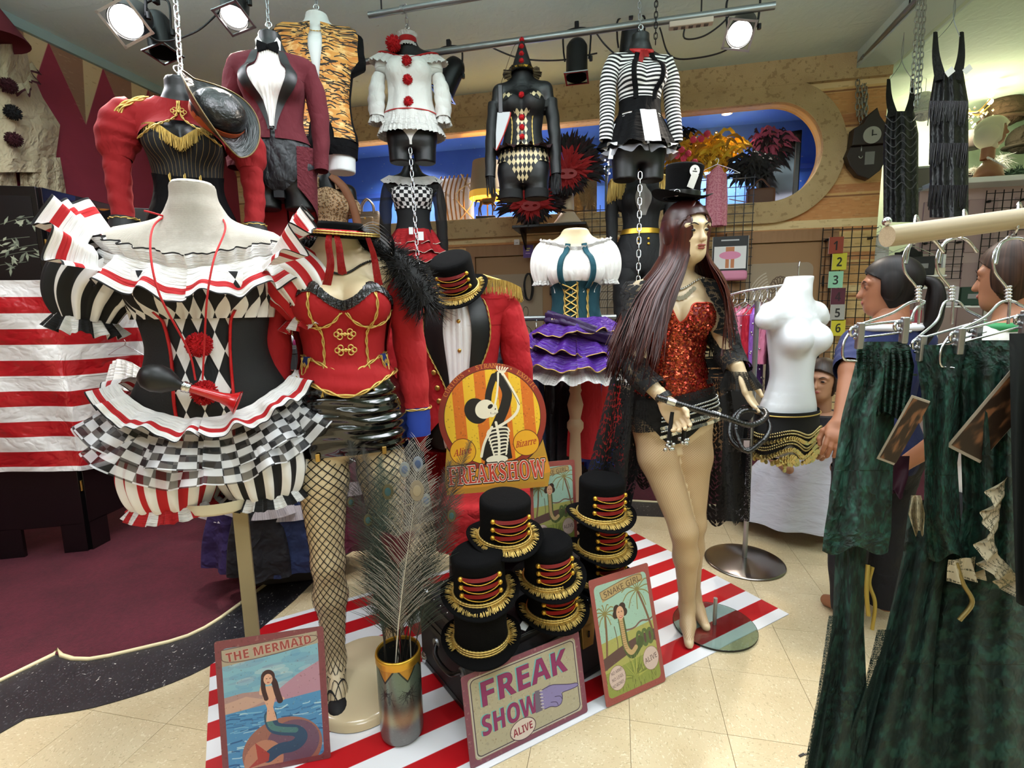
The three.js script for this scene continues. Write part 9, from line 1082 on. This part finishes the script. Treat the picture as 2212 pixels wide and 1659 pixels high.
  const g3 = G('dark green velvet costume with cream lace at the near rack', at(2150, 740, 0.95)); tube(g3, 'velvet_body', [[735, 2085, 2215], [800, 2070, 2220], [950, 2075, 2225], [1100, 2080, 2230], [1230, 2060, 2240]], 0.97, vel, 0.05, 3); tube(g3, 'dark_skirt', [[1180, 2040, 2240], [1400, 2020, 2250], [1720, 2010, 2270]], 1.02, dk, 0.06, 3); sheet(g3, 'dark_sleeve', [[720, 2180, 2290], [1000, 2185, 2290], [1300, 2195, 2290]], 0.88, mat(0x050f0d, 0.9), 0.04, 2); part('cream_lace', ruffle([[2175, 1030], [2160, 1110], [2150, 1180], [2190, 1235], [2230, 1270]].map(([x, y]) => at(x, y, 0.9).sub(g3.position)), 0.035, 5, 0.012, { dir: () => V(-0.6, -0.5, 0.2), nu: 80 }), cl, g3, 'cream lace ruffle'); part('lace_bow', ruffle([[2050, 1210], [2090, 1205], [2130, 1200]].map(([x, y]) => at(x, y, 0.93).sub(g3.position)), 0.04, 3, 0.012, { dir: () => V(0, -1, 0.2), nu: 60 }), cl, g3); part('cord_tie', [wire([[2065, 1215], [2080, 1260], [2100, 1300], [2072, 1340]].map(([x, y]) => at(x, y, 0.93).sub(g3.position)), 0.004, 20)], mat(0x8a7844, 0.4, { metalness: 0.4 }), g3);
  for (const [lab, x, y, w, h, rz, c] of [['costume picture card tucked beside the middle velvet costume', 1950, 930, 0.03, 0.13, -0.35, 0x2a1e16], ['large brown costume picture card on the end velvet costume', 2150, 900, 0.06, 0.17, -0.5, 0x2c2018]]) { const t = thing('picture_card', lab, 'card', at(x, y, 0.91), -0.15); t.rotation.z = rz; part('card', rbox(w, h, 0.002, 0.0008), mat(0x9a9080, 0.5), t); part('picture', box(w * 0.9, h * 0.93, 0.0006, 0.002, 0, 0.0014), mat(0xffffff, 0.3, { map: tex(64, 64, (u, v) => mix(rgb(c), rgb(0x7a5236), sst(0.5, 0.75, fbm(u, v, 4, 3, 91))), 1) }), t); }
  // chrome clip hangers
  const hang = (lab, bx, by, nx, ny, x0, y0, x1, y1, d) => { const t = thing('clip_hanger', lab, 'hanger', at(nx, ny, d)), Q = (x, y, k = 0) => at(x, y, d - k).sub(t.position); part('hook', wire([Q(bx + 12, by - 4, -0.03), Q(bx, by - 30, 0), Q(bx - 4, by + 30, 0.02), Q(nx + 2, ny - 130, 0), Q(nx - 30, ny - 95, 0), Q(nx - 30, ny - 55, 0), Q(nx, ny - 10, 0), Q(nx, ny + 60, 0)], 0.0024, 50), chrome, t); part('loop', wire([Q(nx - 28, ny - 70), Q(nx - 15, ny - 115), Q(nx + 25, ny - 125), Q(nx + 55, ny - 95)], 0.0032, 24), chrome, t); part('collar', sweep([Q(nx, ny - 22), Q(nx, ny + 12)], (u) => 0.005 + 0.0015 * sin(u * 30), 20, 8), chrome, t); part('shoulder_wire', wire([Q(x0, y0), Q(lerp(x0, nx, 0.6), lerp(y0, ny, 0.45)), Q(nx - 14, ny + 12), Q(nx + 14, ny + 12), Q(lerp(x1, nx, 0.6), lerp(y1, ny, 0.45)), Q(x1, y1)], 0.0026, 50), chrome, t); part('cross_bar', [wire([Q(x0, y0), Q(x1, y1)], 0.0026), wire([Q(x0, y0 + 26), Q(x1, y1 + 26)], 0.0022), wire([Q(x0, y0), Q(x0 - 22, y0 + 35), Q(x0 - 22, y0 + 70), Q(x0 + 5, y0 + 75)], 0.0024, 20)], chrome, t); for (const k of [0.1, 0.88]) { const p = Q(lerp(x0, x1, k), lerp(y0, y1, k) + 22, 0.006); const c = part('clip', rbox(0.012, 0.05, 0.014, 0.003, p.x, p.y, p.z), steel, t); part('spring', xf(new THREE.TorusGeometry(0.008, 0.003, 6, 14), [p.x - 0.012, p.y + 0.008, p.z], [0, 0.6, 0]), chrome, c); } };
  hang('chrome clip hanger at the end of the near rack', 1978, 496, 1984, 640, 1845, 705, 1968, 690, 0.94); hang('chrome clip hanger in the middle of the near rack', 2082, 484, 2056, 640, 1975, 735, 2130, 690, 0.97); hang('chrome clip hanger holding the dark velvet costume', 2200, 468, 2178, 640, 2055, 720, 2235, 672, 0.93);
}
// ---------- people ----------
function person(label, { head, d, rot, S = 0.95, turn = 0, skin, hair, top, bottom, arms, tail, sleeve: sl = 0.5, collar }) {
  const hp = at(...head, d), Y = hp.y - 0.8 * S, t = thing('person', label, 'person', [hp.x, 0, hp.z], rot), L = (p) => { const q = toL(t, ...p); return [q.x / S, (q.y - Y) / S, q.z / S]; }, T = torsoSDF({ thigh: 0, neck: 0.72, bust: 0.85 }), fy = -Y / S;
  const legs = [-1, 1].map((s) => limb([[s * 0.09, 0.06, -0.01, 0.09], [s * 0.095, fy * 0.5, 0.015, 0.056], [s * 0.1, fy + 0.07, -0.02, 0.038], [s * 0.1, fy + 0.03, 0.1, 0.028]], 0.03)), am = arms.map(([s, e, w]) => [[s * 0.15, 0.565, 0], e.length > 2 && e[1] > 5 ? L(e) : e, w.length > 2 && w[1] > 5 ? L(w) : w]), armF = am.map(([a, e, w]) => limb([[...a, 0.05], [...e, 0.038], [...w, 0.025]], 0.02));
  const f = (x, y, z) => { let q = smin(T(x, y, z), min(legs[0](x, y, z), legs[1](x, y, z)), 0.03); if (y > -0.15) for (const a of armF) q = smin(q, a(x, y, z), 0.02); return q; }, O = (g) => xf(g, [0, Y, 0], [0, 0, 0], S), H = (g) => xf(g, [0, 0.8, 0.015], [0.08, turn, 0]);
  const hands = am.map(([, e, w], i) => aim(handGeo([0.4, 0.4, 0.45, 0.5, 0.5], 0.05, 0.5), w, V(...w).multiplyScalar(2).sub(V(...e)), i ? 0.6 : -0.6));
  part('body', O(merge([nets(f, [-0.4, fy - 0.01, -0.3], [0.4, 0.79, 0.4], 0.0115), H(headGeo(0.0045, [0, -0.2, -0.03, 0.05])), ...hands])), mat(skin, 0.55), t);
  eyesAndBrows(t, (g) => O(H(g))); part('lips', O(H(xf(ball(1, 0, 0, 0, 10), [0, -0.055, 0.09], [0, 0, 0], [0.019, 0.009, 0.006]))), mat(0x9c5248, 0.5), t);
  const hm = mat(hair, 0.5, { map: hairMap, specularIntensity: 0.5 }); part('hair', O(H(nets((x, y, z) => { const q = headSDF(x, y, z); return max(max(q - 0.016, -(q - 0.002)), max(z - 0.03 - max(0, y - 0.03) * 1.3, -y - 0.09 + max(0, z) * 2)); }, [-0.11, -0.13, -0.14], [0.11, 0.15, 0.14], 0.0055))), hm, t); if (tail) part('ponytail', O(H(sweep(tail, (u, a) => (0.034 * sin(PI * (0.12 + 0.82 * u))) * (1 + 0.08 * sin(a * 5 + u * 9)), 30, 12))), hm, t);
  part('top', O(wrap(T, { y0: 0.02, y1: 0.63, off: 0.016, nu: 50, nv: 26, fold: (a, y) => 0.005 * sin(a * 6 + y * 11) })), cloth(top), t); am.forEach(([a, e, w]) => part('sleeve', O(sleeve([[a[0] * 0.8, a[1] + 0.02, a[2]], a, a.map((v, i) => lerp(v, e[i], 0.6)), a.map((v, i) => lerp(v, e[i], sl * 2))], 0.068, 0.062, { folds: 0.05 })), cloth(top), t)); if (collar) part('collar', O(sweep(alongBody(T, Array.from({ length: 14 }, (_, i) => [i / 14 * TAU, 0.635]), 0.012), 0.016, 50, 8, { closed: true, flat: 1.6 })), mat(collar, 0.7), t);
  part('trousers', O(wrap(f, { y0: -0.06, y1: 0.08, off: 0.012, nu: 40, nv: 8, rmax: 0.24 })), cloth(bottom), t); [-1, 1].forEach((s) => part('trouser_leg', O(sleeve([[s * 0.092, 0.02, 0], [s * 0.096, fy * 0.5, 0.012], [s * 0.1, fy + 0.05, -0.012]], 0.1, 0.062, { folds: 0.03 })), cloth(bottom), t));
  return t;
}
person('woman with dark ponytail in a navy jacket browsing beside the number cards', { head: [1926, 622], d: 2.0, rot: -2.75, S: 0.95, turn: 0.8, skin: 0x9a6446, hair: 0x1e1411, top: 0x1a2350, bottom: 0x1c1c22, collar: 0xd8d8dc, sl: 0.5, arms: [[1, [1836, 800, 1.9], [1815, 905, 1.82]], [-1, [-0.22, 0.3, 0.0], [-0.21, 0.08, 0.1]]], tail: [[0, 0.03, -0.1], [0.0, 0.0, -0.15], [0.0, -0.12, -0.15], [0, -0.26, -0.12]] });
person('person with brown hair in a white shirt with green collar behind the near rack', { head: [2202, 598], d: 1.62, rot: -2.6, S: 0.97, turn: 0.1, skin: 0xa06c4e, hair: 0x4a3020, top: 0xc9c6c0, bottom: 0x22252c, collar: 0x1f7a44, sl: 0.5, arms: [[1, [0.23, 0.3, 0], [0.2, 0.12, 0.18]], [-1, [-0.23, 0.3, 0], [-0.2, 0.12, 0.18]]] });
{ // crouching girl behind the white torso
  const hp = at(1775, 822, 2.95), t = thing('person', 'girl in a white skirt crouching behind the white torso and reaching to the coin belt', 'person', [hp.x, 0, hp.z], -0.55), L = (x, y, d) => toL(t, x, y, d).toArray(), hy = hp.y, hw = L(1776, 955, 2.72), el = L(1800, 935, 2.85), ft = L(1690, 1052, 3.05);
  const f = (x, y, z) => { let q = sdCone(x, y, z, [0, hy - 0.3, -0.05, 0.12], [0, 0.34, -0.2, 0.15]); q = smin(q, sdCone(x, y, z, [0.12, hy - 0.26, -0.04, 0.05], [-0.12, hy - 0.26, -0.04, 0.05]), 0.06); q = smin(q, limb([[0.14, hy - 0.27, -0.03, 0.045], [...el, 0.036], [...hw, 0.024]], 0.02)(x, y, z), 0.02); q = smin(q, limb([[-0.14, hy - 0.27, -0.03, 0.045], [-0.2, hy - 0.5, 0.08, 0.036], [-0.08, hy - 0.5, 0.25, 0.026]], 0.02)(x, y, z), 0.02); q = smin(q, limb([[-0.1, 0.32, -0.18, 0.09], [-0.14, 0.42, 0.08, 0.06], [-0.14, 0.08, 0.08, 0.036], [-0.15, 0.035, 0.2, 0.026]], 0.02)(x, y, z), 0.02); return smin(q, limb([[0.1, 0.32, -0.18, 0.09], [0.14, 0.42, 0.08, 0.06], [0.14, 0.08, 0.06, 0.036], [0.15, 0.035, 0.18, 0.026]], 0.02)(x, y, z), 0.02); };
  const H = (g) => xf(g, [0, hy, 0.0], [0.05, -0.1, 0]), sk = mat(0xb08062, 0.55); part('body', [nets(f, [-0.42, 0.004, -0.42], [0.42, hy - 0.12, 0.42], 0.0115), H(headGeo(0.0045, [0, -0.2, -0.03, 0.05])), aim(handGeo([0.5, 0.7, 0.7, 0.7, 0.7], 0.04, 0.4), hw, L(1762, 985, 2.68), 0.4)], sk, t);
  eyesAndBrows(t, H); part('lips', H(xf(ball(1, 0, 0, 0, 10), [0, -0.055, 0.09], [0, 0, 0], [0.019, 0.009, 0.006])), mat(0xa85a50, 0.5), t); part('hair', H(nets((x, y, z) => { const q = headSDF(x, y, z); return max(max(q - 0.016, -(q - 0.002)), max(z - 0.03 - max(0, y - 0.03) * 1.3, -y - 0.09 + max(0, z) * 2)); }, [-0.11, -0.13, -0.14], [0.11, 0.15, 0.14], 0.0055)), mat(0x4a3224, 0.5, { map: hairMap }), t);
  part('top', sweep([[0, hy - 0.2, -0.04], [0, hy - 0.32, -0.05], [0, 0.42, -0.17]], (u, a) => 0.14 + 0.02 * u, 16, 24, { flat: 0.8 }), cloth(0x2a2a30), t); part('skirt', grid(60, 16, (u, v) => { const a = u * TAU, r = lerp(0.22, 0.38, v); return [sin(a) * r * (1 + 0.05 * sin(a * 11)) - 0.12 * v, lerp(0.52, 0.1, v) + (cos(a) > 0 ? 0.08 * cos(a) * (1 - v) : 0), cos(a) * r * (1 + 0.05 * sin(a * 11)) + lerp(-0.16, 0.02, v)]; }, true), cloth(0xc4c4ce), t, 'white gathered skirt');
}
{ const p = onFloor(1732, 1632), t = thing('floor_scrap', 'small dark scrap lying on the vinyl floor by the velvet costumes', 'scrap', p, 0.6); part('scrap', rbox(0.022, 0.003, 0.007, 0.001, 0, 0.0018, 0), mat(0x3a3634, 0.7), t); part('tip', rbox(0.008, 0.003, 0.005, 0.001, 0.013, 0.0018, 0.003), mat(0x5a5048, 0.7), t); }
renderer.render(scene, camera);
